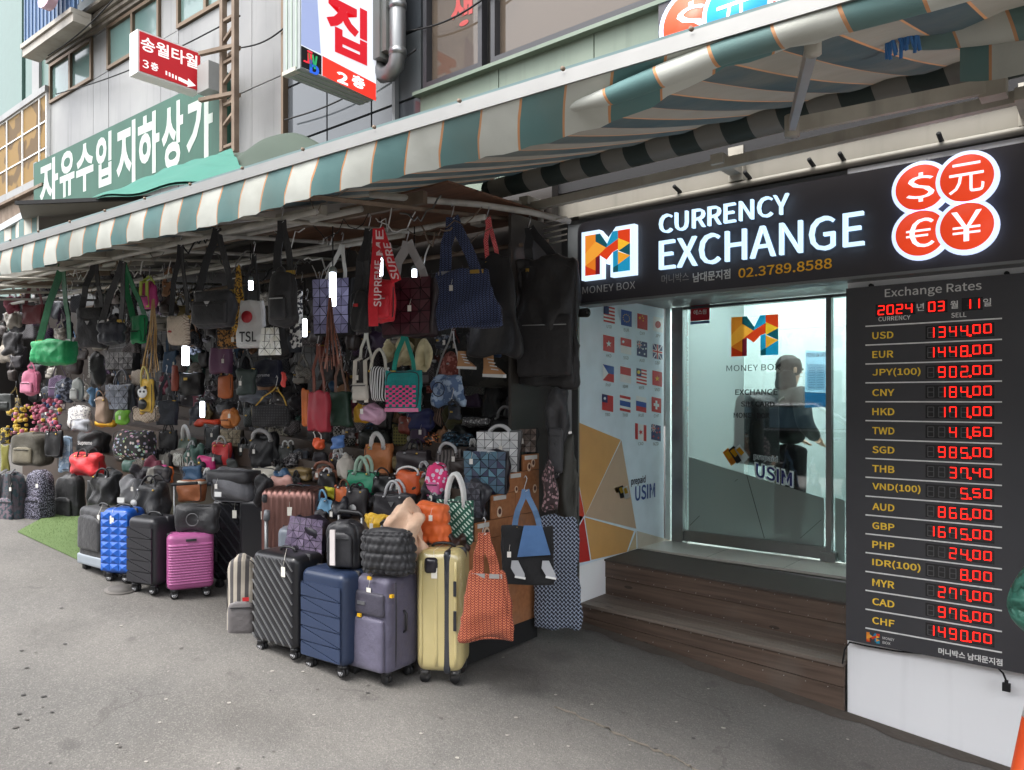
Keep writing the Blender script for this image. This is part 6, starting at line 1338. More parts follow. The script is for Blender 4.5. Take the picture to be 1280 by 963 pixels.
b('geometric_tote', 'tote bag', (133, 440, 176, 463), 'tote', dark, 'dim grey geometric bag behind the slate quilted bag', Y=3.4, geo=6, pat=((82, 80, 82), (110, 108, 108)))
b('bucket_bag', 'bag', (117, 496, 143, 530), 'buck', L_((150, 126, 108)), 'taupe leather bucket bag with a drawstring tie', Y=3.1, top=.85, arcs=(8, L_((140, 116, 98)), .006, .7))
b('pouch', 'pouch', (143, 513, 163, 531), 'pouch', L_((110, 168, 52)), 'lime green pouch under the slate geometric tote', Y=3.15)
b('zip_pouch', 'pouch', (116, 524, 146, 534), 'pouch', L_((216, 158, 44)), 'flat yellow orange bag edge under the taupe bucket', Y=3.2)
b('monogram_tote', 'tote bag', (165, 508, 200, 528), 'tote', M('mon', (176, 162, 144), (110, 86, 70), 1), 'beige monogram tote with a red centre line', Y=3.1, emb=('box', M('lea', (140, 40, 40)), .01, 0, .5))
b('monogram_pouch', 'bag', (163, 462, 182, 482), 'tote', M('mon', (170, 160, 148), (120, 104, 92), 1.4), 'small beige monogram bag behind the tan straps', Y=3.3)
b('backpack', 'backpack', (84, 506, 116, 536), 'back', M('dai', (206, 204, 200), (140, 136, 140), 1.4), 'pale patterned backpack on the left pile', Y=3.1)
b('cloth_cap', 'bag', (86, 524, 118, 540), 'duf', F_((150, 152, 158)), 'pale grey soft bag below the pale patterned backpack', Y=3.05)
b('backpack', 'backpack', (88, 473, 106, 502), 'back', N_((142, 146, 142)), 'grey backpack hanging left of the SUPREME lettered bag', Y=3.3, pocket=(.7, .5, N_((150, 152, 148))))
b('backpack', 'backpack', (26, 462, 53, 494), 'back', N_((206, 118, 146)), 'pink backpack hanging below the green quilted bag', Y=3.1, pocket=(.75, .45, N_((214, 130, 156))), strap=(40, 452, .02, N_((190, 100, 130)), .4))
b('sling_bag', 'bag', (112, 440, 133, 483), 'bean', N_((30, 30, 33)), 'black sling bag lettered downwards in white', Y=2.95, text=('Supreme', WT, .2, .035, -.25, .55, 1))
b('denim_pouch', 'bag', (110, 482, 124, 505), 'soft', M('fab', (96, 130, 160)), 'light blue denim bag behind the taupe bucket', Y=3.4)
b('handbag', 'bag', (262, 434, 291, 467), 'trap', L_((108, 74, 100)), 'plum purple handbag hanging beside the square lamp', Y=3.25, strap=(280, 425, .014, L_((90, 60, 84)), .5), top=.9)
b('phone_pouch', 'pouch', (271, 468, 291, 497), 'box', L_((176, 92, 44)), 'orange brown upright pouch below the plum handbag', Y=3.3, strap=(288, 440, .008, GLD, .6), d=.25)
b('phone_pouch', 'pouch', (214, 457, 223, 489), 'box', L_((140, 60, 42)), 'narrow rust brown pouch left of the square lamp', Y=3.3, d=.3)
b('crossbody_bag', 'bag', (223, 466, 256, 495), 'box', L_((40, 38, 40)), 'black handbag with a gold clasp under the square lamp', Y=3.5, emb=('box', GLD, .02, -.05, .72))
b('crossbody_bag', 'bag', (295, 461, 321, 495), 'box', L_((62, 78, 74)), 'dark teal upright crossbody with wide strap', Y=3.15, strap=(308, 436, .025, L_((56, 60, 66)), .8), r=.03)
b('folding_bag', 'bag', (316, 450, 354, 482), 'box', N_((28, 34, 60)), 'navy bag lettered in white beside the dark teal crossbody', Y=3.3, text=('Supreme', M('pls', (206, 206, 214)), .16, .03, -.05, .38))
b('folding_bag', 'bag', (297, 488, 342, 503), 'duf', N_((104, 110, 120)), 'grey blue soft bag under the dark teal crossbody', Y=3.4)
b('key_tag', 'tag', (351, 466, 358, 484), 'flat', L_((208, 66, 60)), 'red tag hanging at the side of the navy lettered bag', Y=3.2, d=.3)
b('studded_clutch', 'clutch bag', (315, 506, 362, 534), 'box', M('wov', (30, 29, 31), (60, 58, 60), .6), 'black woven clutch with gold clasps', Y=3.2, strap=(346, 484, .01, GLD, .85), d=.15, yaw=.5)
b('mini_backpack', 'backpack', (276, 511, 300, 535), 'back', L_((196, 122, 64)), 'orange mini backpack with scalloped edges', Y=3.35, pocket=(.6, .4, L_((190, 116, 60))))
b('backpack', 'backpack', (268, 502, 298, 520), 'back', N_((64, 64, 70)), 'dark grey backpack behind the orange mini backpack', Y=3.6)
# the pile, back rows to front
P3 = [
 ('tote_bag', 'tote bag', (198, 537, 223, 564), 'tote', L_((44, 44, 47)), 'black tote with tall arched handles on the left of the pile', dict(arcs=(9, BL, .006, .5))),
 ('ring_handbag', 'handbag', (222, 547, 248, 569), 'trap', L_((98, 112, 102)), 'sage grey handbag with a chunky white handle', dict(arcs=(15, WT, .016, .5, 1))),
 ('tote_bag', 'tote bag', (255, 532, 277, 562), 'tote', L_((58, 62, 66)), 'charcoal tote beside the sage grey handbag', dict()),
 ('folded_wallet', 'pouch', (243, 524, 280, 534), 'pouch', L_((222, 70, 40)), 'bright orange wallets lying above the charcoal tote', dict()),
 ('geometric_bag', 'bag', (277, 536, 307, 566), 'tote', L_((80, 72, 60)), 'olive gold geometric tote behind the red tote', dict(geo=5, pat=((110, 100, 82), (140, 130, 108)), arcs=(6, WT, .006, .4))),
 ('tote_bag', 'tote bag', (264, 553, 290, 584), 'tote', L_((186, 48, 50)), 'bright red small tote with gold details', dict(arcs=(9, WT, .006, .5))),
 ('zip_pouch', 'pouch', (245, 571, 272, 590), 'pouch', L_((206, 54, 122)), 'hot pink zip pouch in front of the red tote', dict(emb=('disc', GLD, .012, -.1, .6), zip_=1)),
 ('zip_pouch', 'pouch', (216, 567, 231, 585), 'pouch', M('str', (216, 210, 198), (80, 72, 66), 1.4), 'zebra striped small pouch left of the pink pouch', dict()),
 ('zip_pouch', 'pouch', (230, 569, 247, 585), 'pouch', L_((142, 134, 124)), 'grey beige rounded pouch with a red and white band', dict(emb=('stripe', M('pls', (220, 210, 200)), .01, 0, .5))),
 ('wallet', 'wallet', (184, 562, 200, 578), 'box', L_((52, 52, 54)), 'black folded wallet on the left of the pile', dict()),
 ('wallet', 'wallet', (198, 563, 216, 578), 'box', L_((60, 58, 60)), 'black wallet with a silver clasp beside the zebra pouch', dict(emb=('box', SIL, .008, 0, .5))),
 ('monogram_pouch', 'pouch', (163, 575, 184, 592), 'pouch', M('mon', (110, 104, 96), (60, 56, 54), 1.4), 'dark monogram pouch above the grey sneaker print bag', dict()),
 ('zip_pouch', 'pouch', (196, 582, 211, 597), 'pouch', L_((226, 66, 140)), 'small neon pink pouch at the left of the pile', dict()),
 ('zip_pouch', 'pouch', (203, 577, 215, 584), 'pouch', L_((84, 160, 214)), 'small sky blue pouch behind the neon pink one', dict()),
 ('zip_pouch', 'pouch', (209, 583, 218, 603), 'pouch', L_((236, 104, 44)), 'small neon orange pouch right of the neon pink one', dict()),
 ('quilted_pouch', 'pouch', (225, 583, 250, 601), 'pouch', N_((66, 58, 64)), 'dark mauve quilted pouch in front of the pink pouch', dict(q=(4, 3, .006, 1))),
 ('coin_purse', 'purse', (249, 585, 258, 602), 'pouch', M('camo', (120, 110, 100), (60, 56, 54), 2), 'little patterned purse beside the dark quilted pouch', dict()),
 ('card_box', 'box', (222, 600, 258, 628), 'box', L_((150, 92, 60)), 'brown leather goods in clear boxes behind the black ring print bag', dict(band=(.8, .16, M('pls', (206, 200, 186))))),
 ('clutch_bag', 'clutch bag', (313, 584, 352, 603), 'duf', F_((206, 200, 186)), 'cream rolled clutch beside the brown box', dict()),
 ('cardboard_box', 'box', (352, 585, 390, 601), 'box', M('pls', (138, 116, 76)), 'long olive brown box edge behind the cream clutch', dict()),
 ('vanity_bag', 'bag', (336, 595, 368, 613), 'box', L_((206, 158, 146)), 'dusty pink zip bag lying on the rose gold case', dict(Y=3.3, r=.04, zip_=1)),
 ('loop_handbag', 'handbag', (312, 545, 352, 586), 'soft', L_((34, 33, 36)), 'black slouchy bag with a wide pale grey loop handle', dict(arcs=(8, M('fab', (170, 168, 168)), .018, .8, 1))),
 ('camouflage_pouch', 'pouch', (335, 534, 367, 551), 'box', M('camo', (120, 116, 104), (70, 66, 58), 1.6), 'pale camouflage flat bag under the woven clutch', dict()),
 ('crystal_bag', 'bag', (355, 566, 380, 586), 'soft', M('spk', (54, 52, 54), (120, 116, 116), 1), 'black crystal covered bag behind the brown box', dict()),
 ('hobo_bag', 'handbag', (391, 583, 426, 604), 'bean', L_((140, 94, 74)), 'brown crescent shaped bag beside the white soft pouch', dict(arcs=(5, L_((130, 84, 66)), .012, .8, 1))),
 ('soft_pouch', 'bag', (420, 571, 446, 600), 'bean', F_((196, 190, 180)), 'off white dumpling bag behind the green tote', dict()),
 ('cup_purse', 'purse', (390, 548, 406, 563), 'buck', L_((228, 84, 44)), 'tiny orange bucket purse hanging on a cord', dict(Y=3.25, strap=(396, 532, .006, WT, .6))),
 ('mini_purse', 'purse', (413, 544, 432, 562), 'trap', L_((74, 108, 160)), 'tiny blue skirt shaped purse with two little shoes', dict(Y=3.3)),
 ('checked_bag', 'bag', (415, 530, 443, 560), 'soft', M('chk', (186, 184, 180), (44, 42, 42), 1.6), 'black and white small check bag behind the tiny blue purse', dict()),
 ('slouch_bag', 'handbag', (446, 536, 490, 564), 'duf', L_((62, 64, 58)), 'dark olive slouchy handbag behind the tan tote', dict(arcs=(4, BL, .006, .6))),
 ('woven_bag', 'bag', (490, 531, 519, 558), 'tote', M('wov', (110, 104, 56), (80, 76, 40), .5), 'olive woven flat bag above the dark handbag', dict()),
 ('tan_tote', 'tote bag', (455, 554, 492, 594), 'tote', L_((178, 112, 68)), 'tall tan tote with a thick white padded handle', dict(arcs=(14, WT, .018, .5, 1), d=.4)),
 ('handbag', 'handbag', (495, 563, 540, 590), 'trap', L_((70, 62, 66)), 'dark plum handbag with thin black arched handles', dict(arcs=(14, BL, .007, .4), top=.92)),
 ('ribbed_tote', 'tote bag', (545, 561, 578, 595), 'tote', M('str', (92, 86, 84), (60, 56, 56), .6), 'grey ribbed tote with wrapped white handle', dict(arcs=(9, CLR, .012, .7, 1))),
 ('sequin_bag', 'bag', (550, 541, 598, 563), 'duf', M('spk', (26, 34, 44), (70, 100, 120), 1), 'blue black sequin bag on the upper step', dict()),
 ('sequin_bag', 'bag', (522, 540, 552, 560), 'duf', M('spk', (40, 36, 34), (196, 120, 70), .8), 'black sequin bag with coloured sparkles', dict()),
 ('sequin_bag', 'bag', (572, 520, 618, 534), 'duf', M('spk', (120, 118, 120), (226, 226, 230), .8), 'silver sparkling clutch on the top step', dict()),
 ('silver_geometric_tote', 'tote bag', (597, 538, 652, 592), 'tote', M('pls', (90, 90, 92)), 'silver geometric tote with grey wrapped handles', dict(geo=5, pat=((166, 168, 170), (226, 228, 230)), arcs=(8, CLR, .012, .5), yaw=.5)),
 ('geometric_bag', 'bag', (650, 535, 672, 566), 'tote', dark, 'bronze black geometric bag at the top right of the stand', dict(geo=3, pat=((70, 60, 56), (92, 80, 74)), yaw=.6)),
 ('geometric_tote', 'tote bag', (581, 562, 638, 618), 'tote', M('pls', (26, 24, 32)), 'iridescent purple teal geometric tote with clear handles', dict(geo=5, pat=((74, 62, 92), (86, 120, 134)), arcs=(0, CLR, .012, .5), yaw=.5)),
 ('geometric_bag', 'bag', (582, 601, 611, 647), 'soft', M('pls', (52, 52, 58)), 'crumpled dark grey geometric bag right of the green tote', dict(geo=4, pat=((66, 66, 74), (96, 96, 104)))),
 ('green_ring_tote', 'tote bag', (433, 588, 476, 618), 'tote', L_((38, 130, 96)), 'emerald green tote with round pale green handles', dict(arcs=(18, M('pls', (176, 206, 186)), .014, .45), d=.3)),
 ('orange_bucket', 'bag', (494, 588, 532, 621), 'buck', L_((208, 96, 52)), 'orange bucket bag with a red and white strap', dict(arcs=(5, WT, .008, .9, 1), emb=None)),
 ('black_box_bag', 'bag', (466, 594, 497, 618), 'box', L_((26, 26, 28)), 'plain black box bag with a thin arched handle', dict(arcs=(10, BL, .006, .6, 1))),
 ('clear_wrapped_backpack', 'backpack', (531, 578, 561, 624), 'back', M('dai', (206, 54, 110), (232, 190, 206), .8), 'small pink backpack wrapped in clear film with white petals', dict(pocket=(.7, .4, L_((226, 100, 150))))),
 ('green_woven_tote', 'tote bag', (546, 624, 593, 680), 'tote', M('dash', (24, 84, 66), (196, 214, 200), 1), 'green tote with white dashes and white wrapped handles', dict(arcs=(34, WT, .013, .5), yaw=.5)),
 ('structured_handbag', 'handbag', (467, 617, 521, 646), 'box', L_((66, 64, 68)), 'charcoal handbag with triangular badge and wrapped handles', dict(emb='tri', arcs=(16, CLR, .01, .4), r=.02)),
 ('mini_tote', 'bag', (418, 606, 443, 632), 'tote', L_((222, 108, 60)), 'small orange leather bag behind the light blue one', dict(arcs=(8, L_((120, 80, 60)), .005, .5))),
 ('yellow_pouch', 'pouch', (399, 608, 422, 624), 'pouch', L_((226, 200, 60)), 'yellow pouch behind the light blue mini bag', dict()),
 ('sky_blue_bag', 'bag', (393, 622, 420, 646), 'soft', L_((126, 176, 208)), 'light blue half moon bag with a looped handle', dict(arcs=(10, L_((120, 168, 200)), .008, .6, 1), top=.7)),
 ('black_shell_bag', 'bag', (410, 624, 440, 652), 'soft', L_((38, 38, 46)), 'black rounded bag behind the light blue one', dict()),
 ('printed_bag', 'bag', (432, 610, 461, 646), 'box', L_((70, 66, 68)), 'grey bag printed with two white flower figures', dict(emb=('disc', WT, .03, -.05, .3), arcs=(6, BL, .006, .5))),
]
for nm, ct, bx, kd, mt, lb, kw in P3: b(nm, ct, bx, kd, mt, lb, **kw)
# on top of the cases
TOPS = [
 ('geometric_pouch', 'bag', (356, 644, 412, 692), 'soft', M('pls', (34, 30, 40)), 'mauve geometric pouch lying on the black lined case', dict(Y=2.85, geo=6, pat=((86, 76, 96), (116, 104, 124)), top=.85, bulge=.01, yaw=.5, tilt=.12)),
 ('small_backpack', 'backpack', (407, 650, 456, 712), 'back', L_((50, 50, 54)), 'black small backpack with a red and white stripe on the navy case', dict(Y=2.82, pocket=(.72, .7, L_((58, 58, 62))), emb=('stripe', M('pls', (216, 208, 206)), .016, -.1, .5), yaw=.5, d=.5, straps2=None)),
 ('quilted_handbag', 'bag', (450, 659, 521, 722), 'puff', N_((44, 44, 48)), 'black puffy quilted bag resting on the grey purple case', dict(Y=2.88, q=(8, 6, .02, 1), r=.1, yaw=.6, d=.4)),
 ('quilted_handbag', 'bag', (455, 641, 489, 664), 'puff', N_((212, 166, 40)), 'mustard yellow puffy bag behind the black quilted bag', dict(Y=3.1, q=(5, 3, .014, 1))),
 ('fluffy_bag', 'bag', (484, 634, 535, 694), 'bean', M('fab', (206, 176, 152), (180, 146, 122), 2), 'beige fluffy ruffled bag beside the orange puffy bag', dict(Y=3.05, wr=.02, arch=.5, bulge=.05)),
 ('quilted_handbag', 'bag', (514, 626, 563, 684), 'puff', N_((222, 96, 40)), 'bright orange puffy knotted bag behind the cream case', dict(Y=3.22, q=(4, 4, .022, 1), yaw=.5)),
 ('duffel_bag', 'bag', (260, 586, 324, 630), 'duf', N_((86, 86, 90)), 'grey duffel printed with white sneakers on the large black case', dict(Y=3.02, emb=('box', WT, .03, -.1, .3), top=.9, band=(.6, .35, N_((50, 50, 54))))),
 ('handbag', 'bag', (217, 630, 276, 667), 'box', N_((44, 44, 47)), 'black zip bag with ring emblem lying on the pink case', dict(Y=2.78, emb=('ringlet', M('pls', (90, 90, 92)), .045, 0, .5), r=.05, yaw=.6)),
 ('duffel_bag', 'bag', (168, 606, 214, 650), 'soft', N_((42, 42, 45)), 'black duffel with white round emblem and loop handles', dict(Y=2.8, arcs=(12, BL, .009, .6), emb=('disc', M('pls', (180, 180, 180)), .03, -.28, .5))),
 ('tote_bag', 'tote bag', (147, 598, 186, 638), 'soft', N_((112, 112, 114)), 'grey soft tote printed with a white sneaker on the blue case', dict(Y=2.85, emb=('box', WT, .035, -.1, .35))),
 ('duffel_bag', 'bag', (111, 590, 156, 633), 'soft', N_((46, 46, 49)), 'black rounded duffel resting on the black fabric case', dict(Y=2.85, arcs=(5, BL, .009, .5))),
 ('duffel_bag', 'bag', (83, 566, 136, 597), 'duf', N_((196, 36, 44)), 'bright red duffel bag on the left of the pile', dict(Y=3.1, arcs=(5, N_((30, 30, 32)), .007, .3))),
 ('duffel_bag', 'bag', (94, 538, 141, 570), 'duf', N_((40, 40, 43)), 'black duffel lettered in white above the red duffel', dict(Y=3.3, text=('Supreme', WT, .2, .05, 0, .5))),
 ('duffel_bag', 'bag', (137, 537, 200, 575), 'duf', M('flo', (58, 54, 54), (210, 180, 170), 1.2), 'floral print duffel beside the black lettered duffel', dict(Y=3.2)),
 ('canvas_backpack', 'backpack', (13, 541, 68, 582), 'back', F_((80, 75, 62)), 'olive khaki canvas backpack at the left above the wheeled backpacks', dict(Y=3.0, pocket=(.6, .5, F_((96, 90, 74))))),
 ('denim_tote', 'bag', (72, 545, 92, 590), 'tote', M('camo', (110, 130, 150), (150, 164, 176), 1), 'pale denim tote left of the red duffel', dict(Y=3.1)),
 ('tote_bag', 'tote bag', (56, 538, 80, 572), 'tote', L_((36, 36, 38)), 'black tote with handles right of the khaki backpack', dict(Y=3.0, arcs=(6, BL, .006, .5))),
 ('yellow_bag', 'bag', (0, 556, 12, 590), 'tote', L_((110, 106, 46)), 'yellow green bag cut by the left edge', dict(Y=2.9)),
 ('mini_pouch', 'pouch', (0, 535, 14, 556), 'pouch', M('camo', (34, 34, 34), (150, 128, 40), 1), 'black and yellow pouch at the left edge', dict(Y=3.0)),
]
for nm, ct, bx, kd, mt, lb, kw in TOPS: b(nm, ct, bx, kd, mt, lb, **kw)
sk = [o_ for o_ in bpy.data.objects if o_.get('label', '').startswith('black small backpack with a red')][0]
for bx_, kd_, mt_, lb_, kw_ in (((318, 598, 340, 630), 'soft', N_((40, 40, 44)), 'black soft bag squeezed between the glossy case and the rose gold case', dict(Y=3.1)),
    ((396, 640, 412, 664), 'soft', L_((46, 44, 50)), 'dark pouch squeezed beside the mauve geometric pouch', dict(Y=3.0)),
    ((438, 688, 462, 716), 'soft', N_((42, 42, 46)), 'black soft bag wedged between the striped backpack and quilted bag', dict(Y=2.95)),
    ((500, 650, 520, 668), 'soft', N_((52, 48, 50)), 'dark soft bag glimpsed behind the beige fluffy bag', dict(Y=3.25)),
    ((186, 612, 206, 640), 'soft', N_((58, 58, 62)), 'dark grey soft bag between the sneaker tote and black duffel', dict(Y=2.95)),
    ((136, 600, 152, 622), 'soft', N_((150, 148, 144)), 'pale grey rolled bag behind the black rounded duffel', dict(Y=3.0)),
    ((108, 600, 120, 640), 'box', N_((34, 34, 37)), 'narrow black bag between the wheeled backpack and rounded duffel', dict(Y=3.05)),
    ((560, 668, 584, 690), 'soft', L_((60, 40, 34)), 'dark brown bag resting between orange puffy bag and green tote', dict(Y=3.3))):
    b('soft_bag', 'bag', bx_, kd_, mt_, lb_, **kw_)
# wheeled and standing backpacks on the ground
b('wheeled_backpack', 'backpack', (-4, 590, 33, 657), 'back', M('camo', (84, 76, 84), (52, 72, 80), 1.2), 'wheeled backpack with pink and teal swirls at the left edge', Y='g', pocket=(.7, .45, M('camo', (92, 80, 88), (56, 76, 84), 1.4)), wheels=True, d=.5, straps2=BK)
b('wheeled_backpack', 'backpack', (30, 588, 69, 656), 'back', M('dai', (34, 32, 48), (120, 118, 134), 2.6), 'dark wheeled backpack covered in small white daisies', Y='g', pocket=(.7, .45, M('dai', (34, 32, 48), (120, 118, 134), 2.6)), wheels=True, d=.5)
b('wheeled_backpack', 'backpack', (68, 593, 108, 652), 'back', N_((36, 36, 39)), 'plain black wheeled backpack beside the turf mat', Y='g', pocket=(.7, .45, N_((38, 38, 41))), wheels=True, d=.5)
t = b('striped_backpack', 'backpack', (283, 694, 324, 800), 'back', M('str', (150, 142, 130), (84, 80, 80), .35), 'grey and beige striped backpack with a red tag standing by the black case', Y='g', d=.5, wheels=True, yaw=.8, pocket=(.8, .4, N_((96, 92, 92))), emb=('box', M('pls', (190, 40, 44)), .02, .2, .52))
# hanging over the stand's right end
b('folding_shopper', 'shopping bag', (580, 714, 638, 802), 'shop', M('zig', (124, 38, 18), (176, 104, 72), 1.5), 'rust red shopper woven with small pale chevrons', Y=3.1, yaw=.75, strap=(605, 666, .06, M('zig', (124, 38, 18), (176, 104, 72), 1.5), .5), top=.72, bot=1.15, d=.14)
t = b('printed_tote', 'tote bag', (628, 656, 690, 731), 'tote', F_((28, 28, 31)), 'black tote printed with a blue skirt and white sneakers', Y=3.62, yaw=.95, strap=(657, 612, .035, M('fab', (84, 112, 146)), .5), bot=1.02, top=1.0, d=.12)
w, h, dd = t['w'], t['h'], t['d']; y = -dd / 2 - .03
mb = MB(); mb.prism([(-.02, y, h * 1.0), (w * .28, y, h * 1.0), (w * .44, y, h * .52), (-.06, y, h * .48)], (0, .01, 0)); mb.build('skirt_print', M('fab', (70, 104, 148)), t)
for x in (-.2, .38): mb = MB(); mb.prism([(x * w - .03, y, h * .42), (x * w + .01, y, h * .42), (x * w + .05, y, h * .2), (x * w + .05, y, h * .14), (x * w, y, h * .14), (x * w - .035, y, h * .3)], (0, .008, 0)); mb.build('sneaker_print', M('pls', (170, 172, 176)), t); mb = MB(); mb.bar((x * w - .01, y - .004, h * .16), (x * w + .055, y - .004, h * .13), .012, .006, up=(0, 1, 0)); mb.build('sole_print', WT, t)
b('long_bag', 'bag', (671, 648, 723, 786), 'shop', M('hook', (34, 40, 56), (140, 150, 168), 1.4), 'long navy bag with interlocking grey pattern by the flag panel', Y=4.1, yaw=.7, d=.14, top=.86, bot=1.08, emb=('box', L_((206, 160, 140)), .02, -.2, .9))
b('long_duffel', 'bag', (682, 487, 712, 600), 'soft', N_((70, 70, 74)), 'long grey duffel hanging upright beside the flag panel', Y=4.15, yaw=.7, top=.8, bot=1.05, pocket=(.6, .5, N_((76, 76, 80))))
b('long_duffel', 'bag', (692, 540, 721, 655), 'soft', N_((76, 76, 70)), 'long olive grey duffel lettered in white hanging in front', Y=4.2, yaw=.7, d=.3, text=('Supreme', M('pls', (190, 190, 190)), .24, .05, -.25, .72, 1))
b('sequin_sack', 'bag', (676, 580, 698, 636), 'soft', M('dai', (74, 58, 60), (150, 120, 124), 1), 'speckled mauve sack hanging beside the stand', Y=4.0, yaw=.6, top=.5)
b('gym_bag', 'bag', (600, 482, 630, 525), 'soft', N_((64, 66, 68)), 'dark grey gym bag under the large black bag', Y=4.25)
b('gym_bag', 'bag', (632, 488, 664, 528), 'soft', N_((78, 78, 82)), 'mid grey gym bag with a cord under the large black bag', Y=4.25)
b('loop_handbag', 'handbag', (612, 520, 660, 545), 'duf', L_((40, 40, 42)), 'dark handbag with grey loop handles on the top step', Y=4.2, arcs=(12, M('pls', (150, 150, 152)), .012, .5))
b('stripe_pouch', 'bag', (538, 508, 554, 532), 'tote', M('str', (120, 96, 84), (50, 44, 44), 1), 'brown and black striped bag beside the denim bag', Y=4.0)
b('olive_bag', 'bag', (552, 508, 578, 534), 'soft', F_((84, 82, 48)), 'olive green soft bag beneath the denim bag', Y=4.0)
b('blue_gym_bag', 'bag', (505, 512, 545, 540), 'duf', N_((44, 52, 110)), 'royal blue and grey gym bag below the teal check tote', Y=3.95)
# a mass of small pink and yellow hair flowers
fl = thing('hair_flowers', at(45, 520, Y=3.2), 'heap of small pink, yellow and blue cloth flowers', 'hair accessories'); fl['kind'] = 'stuff'
cols_ = [(176, 96, 116), (180, 150, 50), (176, 116, 130), (56, 80, 120), (160, 66, 86)]
mb = MB(); rs = random.Random(4)
for k in range(190):
    x, y = rs.uniform(8, 76), rs.uniform(498, 546); 
    if y < 500 + (60 - x) * .3: continue
    p = at(x, y, Y=rs.uniform(3.15, 3.3)); mb.cur = (1 if x < 42 else 0) if rs.random() < .6 else rs.randrange(5)
    s = rs.uniform(.035, .055); v, f = soft(s, s, s, r=s * .49, bulge=0, wr=0, res=(3, 3, 3)); mb.add(v + p, f, True)
mb.build('flowers', [F_(c) for c in cols_], fl)['kind'] = 'stuff'
# ------------------------------------------------------------------ the dim back rows
NAMED = []
for o_ in bpy.data.objects:
    if o_.get('category') and o_.name.split('.')[0] not in ('steel_hook', 'stall_frame', 'loose_wiring', 'drain_cover', 'turf_mat') and 'w' in o_.keys():
        q_ = proj((o_.location[0], o_.location[1], o_.location[2] + o_['h'] / 2)); L = o_['label']
        for c in (' hanging', ' hung', ' on ', ' under', ' behind', ' beside', ' above', ' below', ' right of', ' left of', ' resting', ' lying', ' tucked', ' in front', ' at the', ' wedged', ' standing', ' by ', ' deeper', ' among', ' half', ' wrapped', ' around', ' between', ' printed', ' lettered', ' over '):
            if c in L and len(L.split(c)[0].split()) >= 2: L = L.split(c)[0]
        NAMED.append((q_[0], q_[1], ' '.join(L.split()[:6])))
USED = set(o_.get('label') for o_ in bpy.data.objects)
SHW = dict(box='boxy bag', tote='tote', soft='slouchy bag', trap='tapered handbag', back='backpack', buck='bucket bag', bean='rounded bag', pouch='pouch')
DKN = ['charcoal', 'brown black', 'blue black', 'dark brown', 'dark green grey', 'mid grey', 'purple black', 'dark navy']
def neigh_label(col, kd, x, y, stem_):
    cn = DKN[dk.index(col)] if col in dk else CN[col]
    for d_, n_ in sorted((((x - a) ** 2 + (y - c) ** 2, (a, c, l)) for a, c, l in NAMED))[:14]:
        dx, dy = x - n_[0], y - n_[1]
        rel = ('right of' if dx > 0 else 'left of') if abs(dx) > abs(dy) else ('below' if dy > 0 else 'above')
        L = cn + ' ' + SHW[kd] + ' ' + stem_ + ' ' + rel + ' the ' + n_[2]
        if L not in USED and len(L.split()) <= 16: USED.add(L); return L
    return cn + ' ' + SHW[kd] + ' ' + stem_
boxes = []
rs = random.Random(21)
dk = [(40, 38, 40), (52, 48, 48), (34, 36, 42), (60, 50, 46), (46, 50, 48), (66, 60, 60), (44, 40, 46), (38, 44, 56)]
dk = [tuple(c + 16 for c in C) for C in dk]
br = [(120, 60, 50), (60, 90, 120), (126, 118, 108), (110, 96, 60), (80, 60, 90), (150, 110, 80), (70, 100, 90), (140, 136, 128), (120, 54, 70)]
CN = {(120, 60, 50): 'rust brown', (60, 90, 120): 'steel blue', (126, 118, 108): 'stone grey', (110, 96, 60): 'olive', (80, 60, 90): 'violet grey', (150, 110, 80): 'tan', (70, 100, 90): 'sea green', (140, 136, 128): 'pale grey', (120, 54, 70): 'dark rose'}
def filler(n, xr, yr, Yr, sz, hang=True):
    for k in range(n):
        x = rs.uniform(*xr); y = rs.uniform(*yr(x)); s = rs.uniform(*sz); col = rs.choice(dk) if rs.random() < .7 else rs.choice(br); Yv = rs.uniform(*Yr)
        kd = rs.choice(('box', 'tote', 'soft', 'trap', 'back', 'buck', 'bean')); s2 = s * rs.uniform(.8, 1.25)
        kw = {}
        if kd in ('box', 'back', 'soft') and rs.random() < .6: kw['pocket'] = (.7, .45, M('lea', tuple(min(255, c + 10) for c in col)))
        if rs.random() < .3: kw['emb'] = ('box', rs.choice((SIL, GLD)), .01, 0, .6)
        mt = rs.choice((L_(col), N_(col), L_(col), M('mon', col, tuple(min(255, c + 40) for c in col), 1.3)) if rs.random() < .85 else (M('camo', col, tuple(min(255, c + 50) for c in col), 1.2),))
        nm = 'hanging_bag'
        if col in dk: lb = neigh_label(col, kd, x, y, 'hung in back'); gp = 'bags hung in the dim back rows'
        else: lb = neigh_label(col, kd, x, y, 'hung in back'); gp = 'bags hung in the dim back rows'
        if rs.random() < .8: kw['strap'] = (x + rs.uniform(-3, 3), y - s2 * rs.uniform(.7, 1.6), rs.choice((.012, .02, .03)), L_(tuple(max(0, c - 8) for c in col)), .7)
        b(nm, 'bag', (x - s / 2, y - s2 / 2, x + s / 2, y + s2 / 2), kd, mt, lb, Y=Yv, group=gp, **kw)
top_ = lambda x: 372 - .02 * x
filler(44, (150, 570), lambda x: (492, 556), (3.85, 4.15), (16, 30))
filler(34, (-5, 250), lambda x: (350, 430), (3.3, 3.7), (14, 24))
filler(26, (250, 520), lambda x: (395, 470), (3.5, 3.9), (14, 26))
filler(84, (-5, 250), lambda x: (372, 530), (3.5, 4.35), (14, 30))
filler(70, (235, 450), lambda x: (372, 560), (3.6, 4.35), (15, 31))
filler(36, (440, 600), lambda x: (415, 545), (3.9, 4.35), (18, 34))
filler(24, (150, 540), lambda x: (535, 575), (4.0, 4.3), (20, 34))
